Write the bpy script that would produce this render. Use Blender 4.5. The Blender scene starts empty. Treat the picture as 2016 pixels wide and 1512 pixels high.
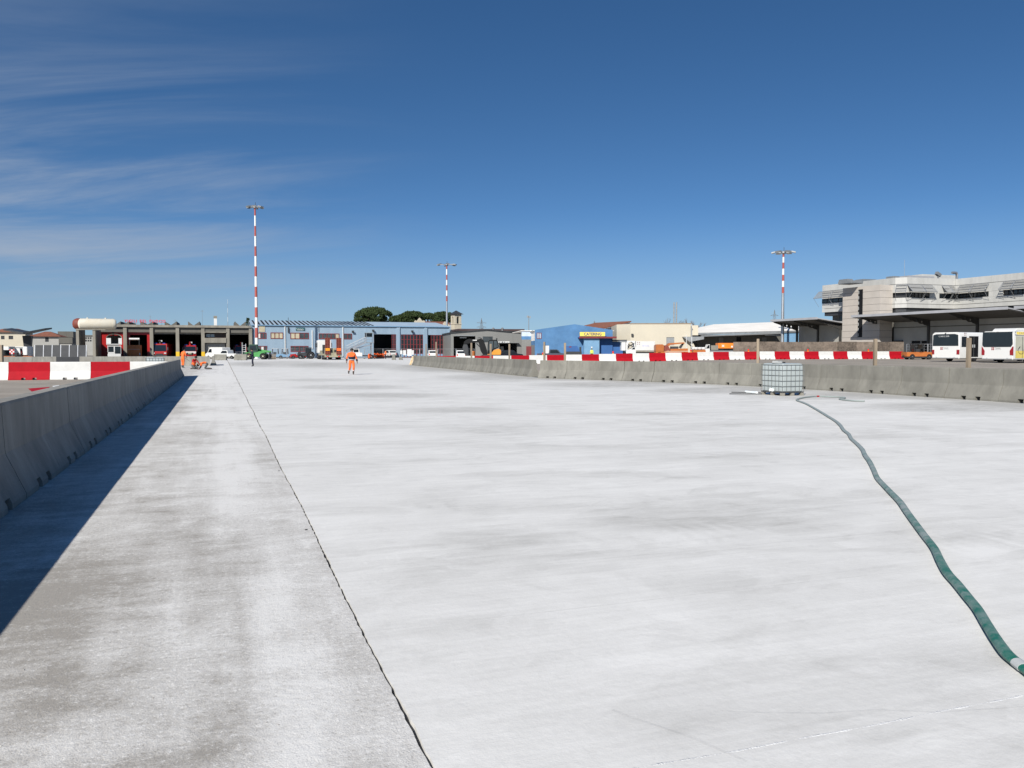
import bpy, bmesh, math, random
from math import sin, cos, tan, pi, radians as R, sqrt, atan2, hypot
from mathutils import Vector, Matrix
random.seed(7)
S = bpy.context.scene
C = S.collection

# ------------------------------------------------------------------ camera, sky, sun, exposure
H = 1.6                       # eye height
FPX = 1631.0                  # focal length in photo pixels (2016 wide)
PITCH = math.atan(66 / FPX)   # horizon at row 690
cam = bpy.data.cameras.new('camera'); co = bpy.data.objects.new('camera', cam); C.objects.link(co)
cam.sensor_width = 36; cam.lens = 36 * FPX / 2016; cam.clip_start = .05; cam.clip_end = 6000
co.location = (0, 0, H); co.rotation_euler = (pi / 2 - PITCH, 0, 0); S.camera = co
SAZ, SEL = R(22), R(34)       # shadows fall along azimuth SAZ (clockwise from +Y)
W = bpy.data.worlds.new('World'); S.world = W; W.use_nodes = True
def world():
    nt = W.node_tree; N = nt.nodes; L = nt.links; N.clear()
    out = N.new('ShaderNodeOutputWorld'); bg = N.new('ShaderNodeBackground'); bg.inputs[1].default_value = .063
    sky = N.new('ShaderNodeTexSky'); sky.sky_type = 'NISHITA'; sky.sun_disc = False
    sky.sun_elevation = SEL; sky.sun_rotation = SAZ + pi
    sky.air_density = 1.0; sky.dust_density = .0; sky.ozone_density = 1.0; sky.altitude = 0
    # look a little higher up the model sky: the photographed air is clear and dry, without the model's yellow rim
    vt = N.new('ShaderNodeVectorMath'); vt.operation = 'MULTIPLY_ADD'; vt.inputs[1].default_value = (1, 1, 1.62); vt.inputs[2].default_value = (0, 0, .095)
    tc0 = N.new('ShaderNodeTexCoord'); L.new(tc0.outputs['Generated'], vt.inputs[0]); vn = N.new('ShaderNodeVectorMath'); vn.operation = 'NORMALIZE'; L.new(vt.outputs[0], vn.inputs[0]); L.new(vn.outputs[0], sky.inputs[0])
    hs = N.new('ShaderNodeHueSaturation'); hs.inputs['Saturation'].default_value = 1.27; hs.inputs['Value'].default_value = 1; hs.inputs['Hue'].default_value = .501
    L.new(sky.outputs[0], hs.inputs['Color'])
    gm = N.new('ShaderNodeGamma'); gm.inputs[1].default_value = 1.12; L.new(hs.outputs[0], gm.inputs[0])
    # pale dust haze low over the horizon, all the way round
    sz = N.new('ShaderNodeSeparateXYZ'); L.new(tc0.outputs['Generated'], sz.inputs[0]); hr = N.new('ShaderNodeMapRange'); hr.interpolation_type = 'SMOOTHSTEP'; hr.inputs[1].default_value = .17; hr.inputs[2].default_value = -.02; hr.inputs[4].default_value = .62; L.new(sz.outputs[2], hr.inputs[0])
    hz = N.new('ShaderNodeMixRGB'); L.new(hr.outputs[0], hz.inputs[0]); L.new(gm.outputs[0], hz.inputs[1]); hz.inputs[2].default_value = (3.3, 4.2, 4.9, 1); gm = hz
    # thin cirrus: noise on the view direction projected on a high flat layer
    tc = N.new('ShaderNodeTexCoord'); sx = N.new('ShaderNodeSeparateXYZ'); L.new(tc.outputs['Generated'], sx.inputs[0])
    def M(op, a, b=None, clamp=False):
        n = N.new('ShaderNodeMath'); n.operation = op; n.use_clamp = clamp
        for i, v in enumerate((a, b)):
            if v is None: continue
            if isinstance(v, (int, float)): n.inputs[i].default_value = v
            else: L.new(v, n.inputs[i])
        return n.outputs[0]
    zz = M('ADD', M('MAXIMUM', sx.outputs[2], 0), .16)
    u = M('DIVIDE', sx.outputs[0], zz); v = M('DIVIDE', sx.outputs[1], zz)
    cb = N.new('ShaderNodeCombineXYZ'); L.new(u, cb.inputs[0]); L.new(v, cb.inputs[1])
    mp = N.new('ShaderNodeMapping'); mp.inputs['Rotation'].default_value = (0, 0, R(18)); mp.inputs['Scale'].default_value = (.55, 1.9, 1)
    mp.inputs['Location'].default_value = (3.1, 1.7, 0); L.new(cb.outputs[0], mp.inputs[0])
    n1 = N.new('ShaderNodeTexNoise'); n1.inputs['Scale'].default_value = 1.1; n1.inputs['Detail'].default_value = 11; n1.inputs['Roughness'].default_value = .62
    n1.inputs['Distortion'].default_value = .5; L.new(mp.outputs[0], n1.inputs[0])
    m1 = N.new('ShaderNodeMapRange'); m1.interpolation_type = 'SMOOTHSTEP'; m1.inputs[1].default_value = .36; m1.inputs[2].default_value = .78; L.new(n1.outputs[0], m1.inputs[0])
    # a bank of cirrus lies to the left (west) of the view and goes on out of it
    m2 = N.new('ShaderNodeMapRange'); m2.interpolation_type = 'SMOOTHSTEP'; m2.inputs[1].default_value = -.04; m2.inputs[2].default_value = -.55; L.new(sx.outputs[0], m2.inputs[0])
    m3 = N.new('ShaderNodeMapRange'); m3.interpolation_type = 'SMOOTHSTEP'; m3.inputs[1].default_value = .0; m3.inputs[2].default_value = .12; L.new(sx.outputs[2], m3.inputs[0])
    m4 = N.new('ShaderNodeMapRange'); m4.interpolation_type = 'SMOOTHSTEP'; m4.inputs[1].default_value = .20; m4.inputs[2].default_value = .36; m4.inputs[3].default_value = 1; m4.inputs[4].default_value = .28; L.new(sx.outputs[2], m4.inputs[0])
    fac = M('MULTIPLY', M('MULTIPLY', m1.outputs[0], m2.outputs[0]), M('MULTIPLY', M('MULTIPLY', m3.outputs[0], m4.outputs[0]), .85))
    mx = N.new('ShaderNodeMixRGB'); L.new(fac, mx.inputs[0]); L.new(gm.outputs[0], mx.inputs[1]); mx.inputs[2].default_value = (4.2, 4.9, 6.0, 1)
    L.new(mx.outputs[0], bg.inputs[0]); L.new(bg.outputs[0], out.inputs[0])
world()
sl = bpy.data.lights.new('sun', 'SUN'); sl.energy = 4.4; sl.angle = R(.5); sl.color = (1, .955, .88)
so = bpy.data.objects.new('sun', sl); C.objects.link(so)
sd = Vector((sin(SAZ) * cos(SEL), cos(SAZ) * cos(SEL), -sin(SEL)))
so.rotation_euler = sd.to_track_quat('-Z', 'Y').to_euler(); so.location = (-20, -50, 60)
S.view_settings.view_transform = 'Standard'; S.view_settings.look = 'None'
S.view_settings.exposure = .52; S.view_settings.gamma = 1

# ------------------------------------------------------------------ pixels -> places
def ray(px, py):
    a = (px - 1008) / FPX; b = (756 - py) / FPX
    return Vector((a, cos(PITCH) + b * sin(PITCH), -sin(PITCH) + b * cos(PITCH)))
def sm(t): t = max(0, min(1, t)); return t * t * (3 - 2 * t)
def gz(X, Y):                 # gentle rise of the apron towards the terminal side
    return .5 * sm((X + 6) / 40) * sm((Y - 48) / 36)
def gnd(px, py, z=0.):
    r = ray(px, py); t = (z - H) / r.z
    return r.x * t, r.y * t
def atY(px, py, Y):
    r = ray(px, py); t = Y / r.y
    return r.x * t, H + r.z * t
class Fr:                     # a vertical local frame: x along a facade, y away from the viewer
    def __init__(s, ox, oy, deg):
        s.ox, s.oy, s.a = ox, oy, R(deg); s.c, s.s = cos(s.a), sin(s.a)
    def w(s, x, y): return s.ox + s.c * x - s.s * y, s.oy + s.s * x + s.c * y
    def l(s, X, Y): X -= s.ox; Y -= s.oy; return s.c * X + s.s * Y, -s.s * X + s.c * Y
    def _r(s, px, py):
        r = ray(px, py); return s.l(0, 0), (s.c * r.x + s.s * r.y, -s.s * r.x + s.c * r.y), r.z
    def hit(s, px, py, y0=0):
        o, d, dz = s._r(px, py); t = (y0 - o[1]) / d[1]; return o[0] + t * d[0], H + t * dz
    def hitx(s, px, py, x0=0):
        o, d, dz = s._r(px, py); t = (x0 - o[0]) / d[0]; return o[1] + t * d[1], H + t * dz
    def rect(s, x0, y0, x1, y1, yo=0):
        ym = (y0 + y1) / 2; xm = (x0 + x1) / 2
        return s.hit(x0, ym, yo)[0], s.hit(x1, ym, yo)[0], s.hit(xm, y1, yo)[1], s.hit(xm, y0, yo)[1]
GA = 19.55
G = Fr(0, 0, GA)

# ------------------------------------------------------------------ materials
MATS = {}
def mk(name, col, rough=.6, metal=0, var=.14, scale=1.2, spec=.4, bump=0, bscale=25, streak=0, rnd=.05, trans=0, alpha=1, dirt=None, emit=0):
    m = bpy.data.materials.new(name); m.use_nodes = True; nt = m.node_tree; N = nt.nodes; L = nt.links
    b = N['Principled BSDF']; b.inputs['Roughness'].default_value = rough; b.inputs['Metallic'].default_value = metal
    b.inputs['Specular IOR Level'].default_value = spec
    if trans: b.inputs['Transmission Weight'].default_value = trans
    if alpha < 1: b.inputs['Alpha'].default_value = alpha
    geo = N.new('ShaderNodeNewGeometry'); mp = N.new('ShaderNodeMapping'); L.new(geo.outputs['Position'], mp.inputs[0])
    if streak: mp.inputs['Scale'].default_value = (1, 1, 1 / streak)
    n = N.new('ShaderNodeTexNoise'); n.inputs['Scale'].default_value = scale; n.inputs['Detail'].default_value = 6; n.inputs['Roughness'].default_value = .62
    L.new(mp.outputs[0], n.inputs[0])
    mr = N.new('ShaderNodeMapRange'); mr.inputs[1].default_value = .3; mr.inputs[2].default_value = .7
    mr.inputs[3].default_value = 1 - var; mr.inputs[4].default_value = 1 + var; L.new(n.outputs[0], mr.inputs[0])
    oi = N.new('ShaderNodeObjectInfo'); mr2 = N.new('ShaderNodeMapRange'); mr2.inputs[3].default_value = 1 - rnd; mr2.inputs[4].default_value = 1 + rnd
    L.new(oi.outputs['Random'], mr2.inputs[0])
    mu = N.new('ShaderNodeMath'); mu.operation = 'MULTIPLY'; L.new(mr.outputs[0], mu.inputs[0]); L.new(mr2.outputs[0], mu.inputs[1])
    vm = N.new('ShaderNodeVectorMath'); vm.operation = 'SCALE'; vm.inputs[0].default_value = col[:3]; L.new(mu.outputs[0], vm.inputs['Scale'])
    last = vm.outputs[0]
    if dirt:                                  # (colour, amount, noise scale): patchy stains
        n2 = N.new('ShaderNodeTexNoise'); n2.inputs['Scale'].default_value = dirt[2]; n2.inputs['Detail'].default_value = 8; n2.inputs['Roughness'].default_value = .7
        L.new(mp.outputs[0], n2.inputs[0])
        r2 = N.new('ShaderNodeMapRange'); r2.inputs[1].default_value = .48; r2.inputs[2].default_value = .72; r2.inputs[4].default_value = dirt[1]; L.new(n2.outputs[0], r2.inputs[0])
        mx = N.new('ShaderNodeMixRGB'); L.new(r2.outputs[0], mx.inputs[0]); L.new(last, mx.inputs[1]); mx.inputs[2].default_value = (*dirt[0], 1); last = mx.outputs[0]
    L.new(last, b.inputs['Base Color'])
    if bump:
        n3 = N.new('ShaderNodeTexNoise'); n3.inputs['Scale'].default_value = bscale; n3.inputs['Detail'].default_value = 5; L.new(geo.outputs['Position'], n3.inputs[0])
        bp = N.new('ShaderNodeBump'); bp.inputs['Strength'].default_value = bump; bp.inputs['Distance'].default_value = .02; L.new(n3.outputs[0], bp.inputs['Height']); L.new(bp.outputs[0], b.inputs['Normal'])
    if emit:
        b.inputs['Emission Color'].default_value = (*col[:3], 1); b.inputs['Emission Strength'].default_value = emit
    MATS[name] = m; return m
BR = (.16, .13, .10)
m_conc = mk('barrier concrete', (.19, .183, .158), .85, var=.24, scale=1.3, streak=2.2, bump=.35, bscale=40, dirt=((.12, .115, .098), .6, 2.2), rnd=.08)
m_concl = mk('barrier concrete pale', (.26, .25, .222), .88, var=.2, scale=2.0, streak=3, bump=.4, bscale=40, dirt=((.12, .12, .11), .6, 2.2), rnd=.06)
m_red = mk('barrier red paint', (.36, .006, .014), .6, var=.1, scale=3, spec=.12, dirt=((.27, .012, .02), .4, 4), bump=.1)
m_whi = mk('barrier white paint', (.63, .63, .605), .55, var=.06, scale=3, dirt=((.5, .485, .44), .4, 4), bump=.1)
m_white = mk('white paint', (.62, .62, .60), .35, var=.05, dirt=((.55, .53, .48), .25, 2))
m_wplast = mk('white plastic', (.74, .78, .78), .3, var=.06)
m_blk = mk('black rubber', (.016, .016, .018), .85, spec=.15, var=.2)
m_dark = mk('dark metal', (.035, .037, .04), .5, var=.2)
m_grey = mk('grey metal', (.30, .31, .31), .45, metal=.5, var=.15)
m_steel = mk('galvanised steel', (.46, .47, .48), .4, metal=.75, var=.15, scale=2, streak=3)
m_slat = mk('grey louvre', (.25, .25, .24), .6, var=.08)
m_cage = mk('dull cage steel', (.14, .15, .15), .5, metal=.4, var=.15)
m_glass = mk('dark glass', (.012, .016, .02), .06, var=.1, spec=.6)
m_pane = mk('window glass', (.05, .06, .065), .08, var=.3, spec=.6)
m_cream = mk('cream blind', (.42, .38, .27), .6, var=.15)
m_wood = mk('weathered wood', (.27, .215, .155), .8, var=.25, scale=4, streak=6, dirt=((.2, .16, .11), .5, 3), rnd=.15)
m_woodn = mk('new pale wood', (.62, .46, .26), .75, var=.2, scale=5)
m_orange = mk('orange vest cloth', (.85, .15, .03), .8, var=.12, scale=9, rnd=0)
m_orgp = mk('orange paint', (.40, .125, .03), .45, var=.15, dirt=((.3, .12, .05), .4, 3))
m_fire = mk('fire red paint', (.34, .016, .016), .3, var=.12, dirt=((.2, .03, .02), .3, 2))
m_lred = mk('red oxide frames', (.16, .028, .032), .55, var=.15)
m_navy = mk('navy cloth', (.012, .014, .03), .85, var=.2)
m_dgrey = mk('dark grey cloth', (.07, .075, .075), .85, var=.2)
m_skin = mk('skin', (.30, .165, .11), .55, var=.1)
m_hair = mk('hair', (.012, .010, .009), .7, var=.2)
m_boot = mk('boots', (.06, .045, .035), .7, var=.2)
m_refl = mk('reflective tape', (.46, .47, .46), .45, var=.1)
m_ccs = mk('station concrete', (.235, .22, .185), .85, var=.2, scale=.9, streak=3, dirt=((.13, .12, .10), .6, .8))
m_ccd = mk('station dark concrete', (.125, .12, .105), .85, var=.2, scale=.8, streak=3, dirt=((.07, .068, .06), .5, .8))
m_int = mk('interior dark', (.06, .06, .058), .85, var=.2)
m_blue = mk('hangar pale blue cladding', (.235, .32, .40), .55, var=.09, scale=.7, streak=6, dirt=((.16, .24, .32), .5, .6))
m_blroof = mk('pale blue roof', (.34, .43, .51), .5, var=.1, scale=.6)
m_cat = mk('strong blue render', (.07, .175, .335), .7, var=.16, scale=.5, dirt=((.11, .25, .44), .5, .6))
m_catd = mk('darker blue render', (.03, .10, .27), .7, var=.12, scale=.5)
m_shed = mk('grey corrugated cladding', (.185, .185, .175), .6, var=.12, scale=.7, streak=8, dirt=((.12, .12, .115), .5, .7))
m_crm = mk('cream render', (.52, .475, .38), .8, var=.05, scale=.4, dirt=((.55, .49, .37), .4, .5))
m_wroof = mk('white roof sheet', (.76, .73, .67), .7, var=.06, scale=.3, dirt=((.62, .58, .52), .35, .4))
m_brick = mk('terracotta roof', (.22, .085, .05), .85, var=.25, scale=2)
m_stone = mk('pale weathered stone', (.52, .47, .37), .85, var=.2, scale=1.2, dirt=((.2, .17, .12), .6, 1.2))
m_tower = mk('beige cladding', (.44, .40, .355), .7, var=.07, scale=.6, rnd=.03)
m_office = mk('pale grey panel', (.46, .455, .43), .7, var=.08, scale=.7, streak=4, dirt=((.33, .33, .31), .5, .8), rnd=.04)
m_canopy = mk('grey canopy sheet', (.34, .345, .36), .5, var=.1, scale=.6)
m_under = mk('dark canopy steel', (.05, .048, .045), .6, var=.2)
m_cwall = mk('loading wall', (.34, .335, .31), .8, var=.08, scale=.4, dirt=((.26, .26, .24), .5, .5))
m_osb = mk('brown particle board', (.15, .12, .095), .9, var=.4, scale=1.6, dirt=((.27, .215, .165), .8, 5), rnd=.42)
m_green = mk('machine green', (.06, .28, .07), .45, var=.2, dirt=((.2, .2, .16), .5, 2))
m_dgreen = mk('dark green', (.02, .06, .035), .45, var=.2)
m_yell = mk('yellow paint', (.70, .44, .03), .5, var=.1)
m_signy = mk('yellow sign', (.80, .62, .12), .5, var=.06)
m_signb = mk('sign blue', (.035, .06, .14), .5, var=.05)
m_vestY = mk('yellow vest', (.65, .8, .12), .8, var=.1)
m_rust = mk('rusty red steel', (.19, .045, .03), .65, var=.25, dirt=((.10, .03, .02), .6, 3))
m_olive = mk('dusty olive paint', (.27, .25, .17), .7, var=.25, dirt=((.40, .37, .29), .6, 2))
m_exo = mk('excavator orange', (.66, .27, .03), .4, var=.1, dirt=((.35, .2, .08), .4, 2))
m_lamp = mk('red lamp plastic', (.6, .02, .02), .25, var=.05)
m_amber = mk('amber plastic', (.75, .30, .02), .3, var=.05)
m_mastr = mk('mast red', (.33, .075, .06), .5, var=.1)
m_mastw = mk('mast white', (.66, .66, .64), .5, var=.05)
m_trunk = mk('bark', (.09, .065, .05), .9, var=.25, scale=4)
m_pine = mk('pine needles', (.036, .055, .019), .8, var=.45, scale=.9, spec=.2)
m_twig = mk('bare twigs', (.16, .12, .10), .9, var=.2)
m_tank = mk('tank white', (.62, .58, .48), .5, var=.06, scale=.7, dirt=((.5, .42, .28), .4, .9))
m_blueL = mk('pale blue paint', (.15, .28, .42), .5, var=.1)
m_bmet = mk('black metal sheet', (.011, .0115, .0125), .6, spec=.15, var=.2)
# ------------------------------------------------------------------ mesh helpers
class B:
    def __init__(s): s.v = []; s.f = []; s.m = []; s.mi = 0
    def _a(s, vs, fs):
        o = len(s.v); s.v += [tuple(p) for p in vs]; s.f += [tuple(i + o for i in f) for f in fs]; s.m += [s.mi] * len(fs); return s
    def mat(s, i): s.mi = i; return s
    def bx(s, x0, x1, y0, y1, z0, z1):
        if x0 > x1: x0, x1 = x1, x0
        if y0 > y1: y0, y1 = y1, y0
        if z0 > z1: z0, z1 = z1, z0
        return s._a([(x0,y0,z0),(x1,y0,z0),(x1,y1,z0),(x0,y1,z0),(x0,y0,z1),(x1,y0,z1),(x1,y1,z1),(x0,y1,z1)],
                    [(3,2,1,0),(4,5,6,7),(0,1,5,4),(1,2,6,5),(2,3,7,6),(3,0,4,7)])
    def obx(s, c, d, rx=0, ry=0, rz=0):
        M = Matrix.Translation(c) @ Matrix.Rotation(rz, 4, 'Z') @ Matrix.Rotation(ry, 4, 'Y') @ Matrix.Rotation(rx, 4, 'X')
        x, y, z = d[0] / 2, d[1] / 2, d[2] / 2
        vs = [M @ Vector(p) for p in [(-x,-y,-z),(x,-y,-z),(x,y,-z),(-x,y,-z),(-x,-y,z),(x,-y,z),(x,y,z),(-x,y,z)]]
        return s._a(vs, [(3,2,1,0),(4,5,6,7),(0,1,5,4),(1,2,6,5),(2,3,7,6),(3,0,4,7)])
    def pr(s, pts, ax, a0, a1):           # polygon extruded along an axis; pts are the two other coords in order
        n = len(pts)
        def P(p, a):
            return {'x': (a, p[0], p[1]), 'y': (p[0], a, p[1]), 'z': (p[0], p[1], a)}[ax]
        ar = sum(pts[i][0] * pts[(i + 1) % n][1] - pts[(i + 1) % n][0] * pts[i][1] for i in range(n))
        flip = (ar > 0) == (ax == 'y')
        vs = [P(p, a0) for p in pts] + [P(p, a1) for p in pts]
        a, b = list(range(n)), list(range(n, 2 * n))
        fs = [tuple(reversed(a)), tuple(b)] + [(i, (i + 1) % n, n + (i + 1) % n, n + i) for i in range(n)]
        if flip: fs = [tuple(reversed(f)) for f in fs]
        return s._a(vs, fs)
    def cyl(s, p0, p1, r0, r1=None, n=10, caps=True):
        r1 = r0 if r1 is None else r1
        p0, p1 = Vector(p0), Vector(p1); d = (p1 - p0).normalized()
        a = d.orthogonal().normalized(); b = d.cross(a)
        vs = [p0 + (a * cos(2 * pi * i / n) + b * sin(2 * pi * i / n)) * r0 for i in range(n)] + [p1 + (a * cos(2 * pi * i / n) + b * sin(2 * pi * i / n)) * r1 for i in range(n)]
        fs = [(i, (i + 1) % n, n + (i + 1) % n, n + i) for i in range(n)]
        if caps: fs += [tuple(reversed(range(n))), tuple(range(n, 2 * n))]
        return s._a(vs, fs)
    def tube(s, pts, r, n=8, flat=1.0):
        pts = [Vector(p) for p in pts]; rs = r if isinstance(r, (list, tuple)) else [r] * len(pts)
        vs = []; up0 = Vector((0, 0, 1))
        for i, p in enumerate(pts):
            d = (pts[min(i + 1, len(pts) - 1)] - pts[max(i - 1, 0)]).normalized()
            a = d.cross(up0)
            if a.length < 1e-4: a = Vector((1, 0, 0))
            a.normalize(); b = a.cross(d)
            vs += [p + a * cos(2 * pi * k / n) * rs[i] + b * sin(2 * pi * k / n) * rs[i] * flat for k in range(n)]
        fs = [(i * n + k, i * n + (k + 1) % n, (i + 1) * n + (k + 1) % n, (i + 1) * n + k) for i in range(len(pts) - 1) for k in range(n)]
        fs += [tuple(reversed(range(n))), tuple(range(len(vs) - n, len(vs)))]
        fs = [tuple(reversed(f)) for f in fs]
        return s._a(vs, fs)
    def lathe(s, prof, o=(0, 0, 0), ax='z', n=16):   # prof: (radius, along)
        vs = []
        for r, h in prof:
            for k in range(n):
                c, q = r * cos(2 * pi * k / n), r * sin(2 * pi * k / n)
                p = {'z': (c, q, h), 'x': (h, c, q), 'y': (q, h, c)}[ax]
                vs.append((p[0] + o[0], p[1] + o[1], p[2] + o[2]))
        fs = [(i * n + k, i * n + (k + 1) % n, (i + 1) * n + (k + 1) % n, (i + 1) * n + k) for i in range(len(prof) - 1) for k in range(n)]
        fs += [tuple(reversed(range(n))), tuple(range(len(vs) - n, len(vs)))]
        return s._a(vs, fs)
    def q(s, *p): return s._a(p, [tuple(range(len(p)))])
    def holed(s, x0, x1, z0, z1, holes, y0, y1):     # a wall in the xz plane with rectangular openings
        xs = sorted({x0, x1, *[min(max(v, x0), x1) for h in holes for v in h[:2]]}); zs = sorted({z0, z1, *[min(max(v, z0), z1) for h in holes for v in h[2:]]})
        nx, nz = len(xs) - 1, len(zs) - 1
        def solid(i, j):
            if i < 0 or j < 0 or i >= nx or j >= nz: return False
            cx, cz = (xs[i] + xs[i + 1]) / 2, (zs[j] + zs[j + 1]) / 2
            return not any(h[0] < cx < h[1] and h[2] < cz < h[3] for h in holes)
        for i in range(nx):
            for j in range(nz):
                if not solid(i, j): continue
                a, b, c, d = xs[i], xs[i + 1], zs[j], zs[j + 1]
                s.q((a,y0,c),(b,y0,c),(b,y0,d),(a,y0,d)); s.q((b,y1,c),(a,y1,c),(a,y1,d),(b,y1,d))
                if not solid(i-1,j): s.q((a,y1,c),(a,y0,c),(a,y0,d),(a,y1,d))
                if not solid(i+1,j): s.q((b,y0,c),(b,y1,c),(b,y1,d),(b,y0,d))
                if not solid(i,j-1): s.q((a,y1,c),(b,y1,c),(b,y0,c),(a,y0,c))
                if not solid(i,j+1): s.q((a,y0,d),(b,y0,d),(b,y1,d),(a,y1,d))
        return s
    def mesh(s, name, mats, smooth=False, bevel=0):
        me = bpy.data.meshes.new(name); me.from_pydata(s.v, [], s.f)
        for m in (mats if isinstance(mats, (list, tuple)) else [mats]): me.materials.append(m)
        me.polygons.foreach_set('material_index', s.m)
        if bevel:
            bm = bmesh.new(); bm.from_mesh(me); bmesh.ops.remove_doubles(bm, verts=bm.verts, dist=1e-5)
            bmesh.ops.bevel(bm, geom=[e for e in bm.edges if len(e.link_faces) == 2 and e.calc_face_angle(0) > .5], offset=bevel, segments=2, affect='EDGES', clamp_overlap=True)
            bm.to_mesh(me); bm.free()
        if smooth:
            me.polygons.foreach_set('use_smooth', [True] * len(me.polygons))
            try: me.set_sharp_from_angle(angle=R(38))
            except Exception: pass
        me.update(); return me
    def to(s, name, mats, parent=None, loc=None, rz=None, smooth=False, bevel=0, **kw):
        o = bpy.data.objects.new(name, s.mesh(name, mats, smooth, bevel)); C.objects.link(o)
        if parent: o.parent = parent
        if loc: o.location = loc
        if rz: o.rotation_euler = (0, 0, rz)
        for k, v in kw.items(): o[k] = v
        return o
def tag(o, label, cat, group=None):
    o['label'] = label; o['category'] = cat
    if group: o['group'] = group
    return o
def thing(name, label, cat, loc=(0, 0, 0), rz=0, group=None):
    o = bpy.data.objects.new(name, None); o.empty_display_size = .2; C.objects.link(o)
    o.location = loc; o.rotation_euler = (0, 0, rz); return tag(o, label, cat, group)
def inst(me, name, parent=None, loc=(0, 0, 0), rz=0, **kw):
    o = bpy.data.objects.new(name, me); C.objects.link(o); o.parent = parent; o.location = loc; o.rotation_euler = (0, 0, rz)
    for k, v in kw.items(): o[k] = v
    return o
def dup(o, loc, rz=None, label=None, parent=None):
    c = o.copy(); C.objects.link(c); c.parent = parent
    if loc is not None: c.location = loc
    if rz is not None: c.rotation_euler = (0, 0, rz)
    if label: c['label'] = label
    for ch in list(o.children): dup(ch, None, None, None, c)
    return c
def text(s, w, h, name, mat, parent, loc, rot=(pi / 2, 0, 0), ext=.02, sp=1.0, wsp=1.0, bold=.0):
    cu = bpy.data.curves.new('t', 'FONT'); cu.body = s; cu.extrude = ext; cu.space_character = sp; cu.space_word = wsp; cu.offset = bold; cu.resolution_u = 3
    t = bpy.data.objects.new('t', cu); C.objects.link(t); bpy.context.view_layer.update()
    me = bpy.data.meshes.new_from_object(t.evaluated_get(bpy.context.evaluated_depsgraph_get()))
    bpy.data.objects.remove(t); bpy.data.curves.remove(cu)
    xs = [v.co.x for v in me.vertices]; ys = [v.co.y for v in me.vertices]
    kx, ky = w / (max(xs) - min(xs)), h / (max(ys) - min(ys)); x0, y0 = min(xs), min(ys)
    for v in me.vertices: v.co.x = (v.co.x - x0) * kx; v.co.y = (v.co.y - y0) * ky
    me.materials.clear(); me.materials.append(mat); me.name = name
    o = bpy.data.objects.new(name, me); C.objects.link(o); o.parent = parent; o.location = loc; o.rotation_euler = rot
    return o
def struct(o): o['kind'] = 'structure'; return o

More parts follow.
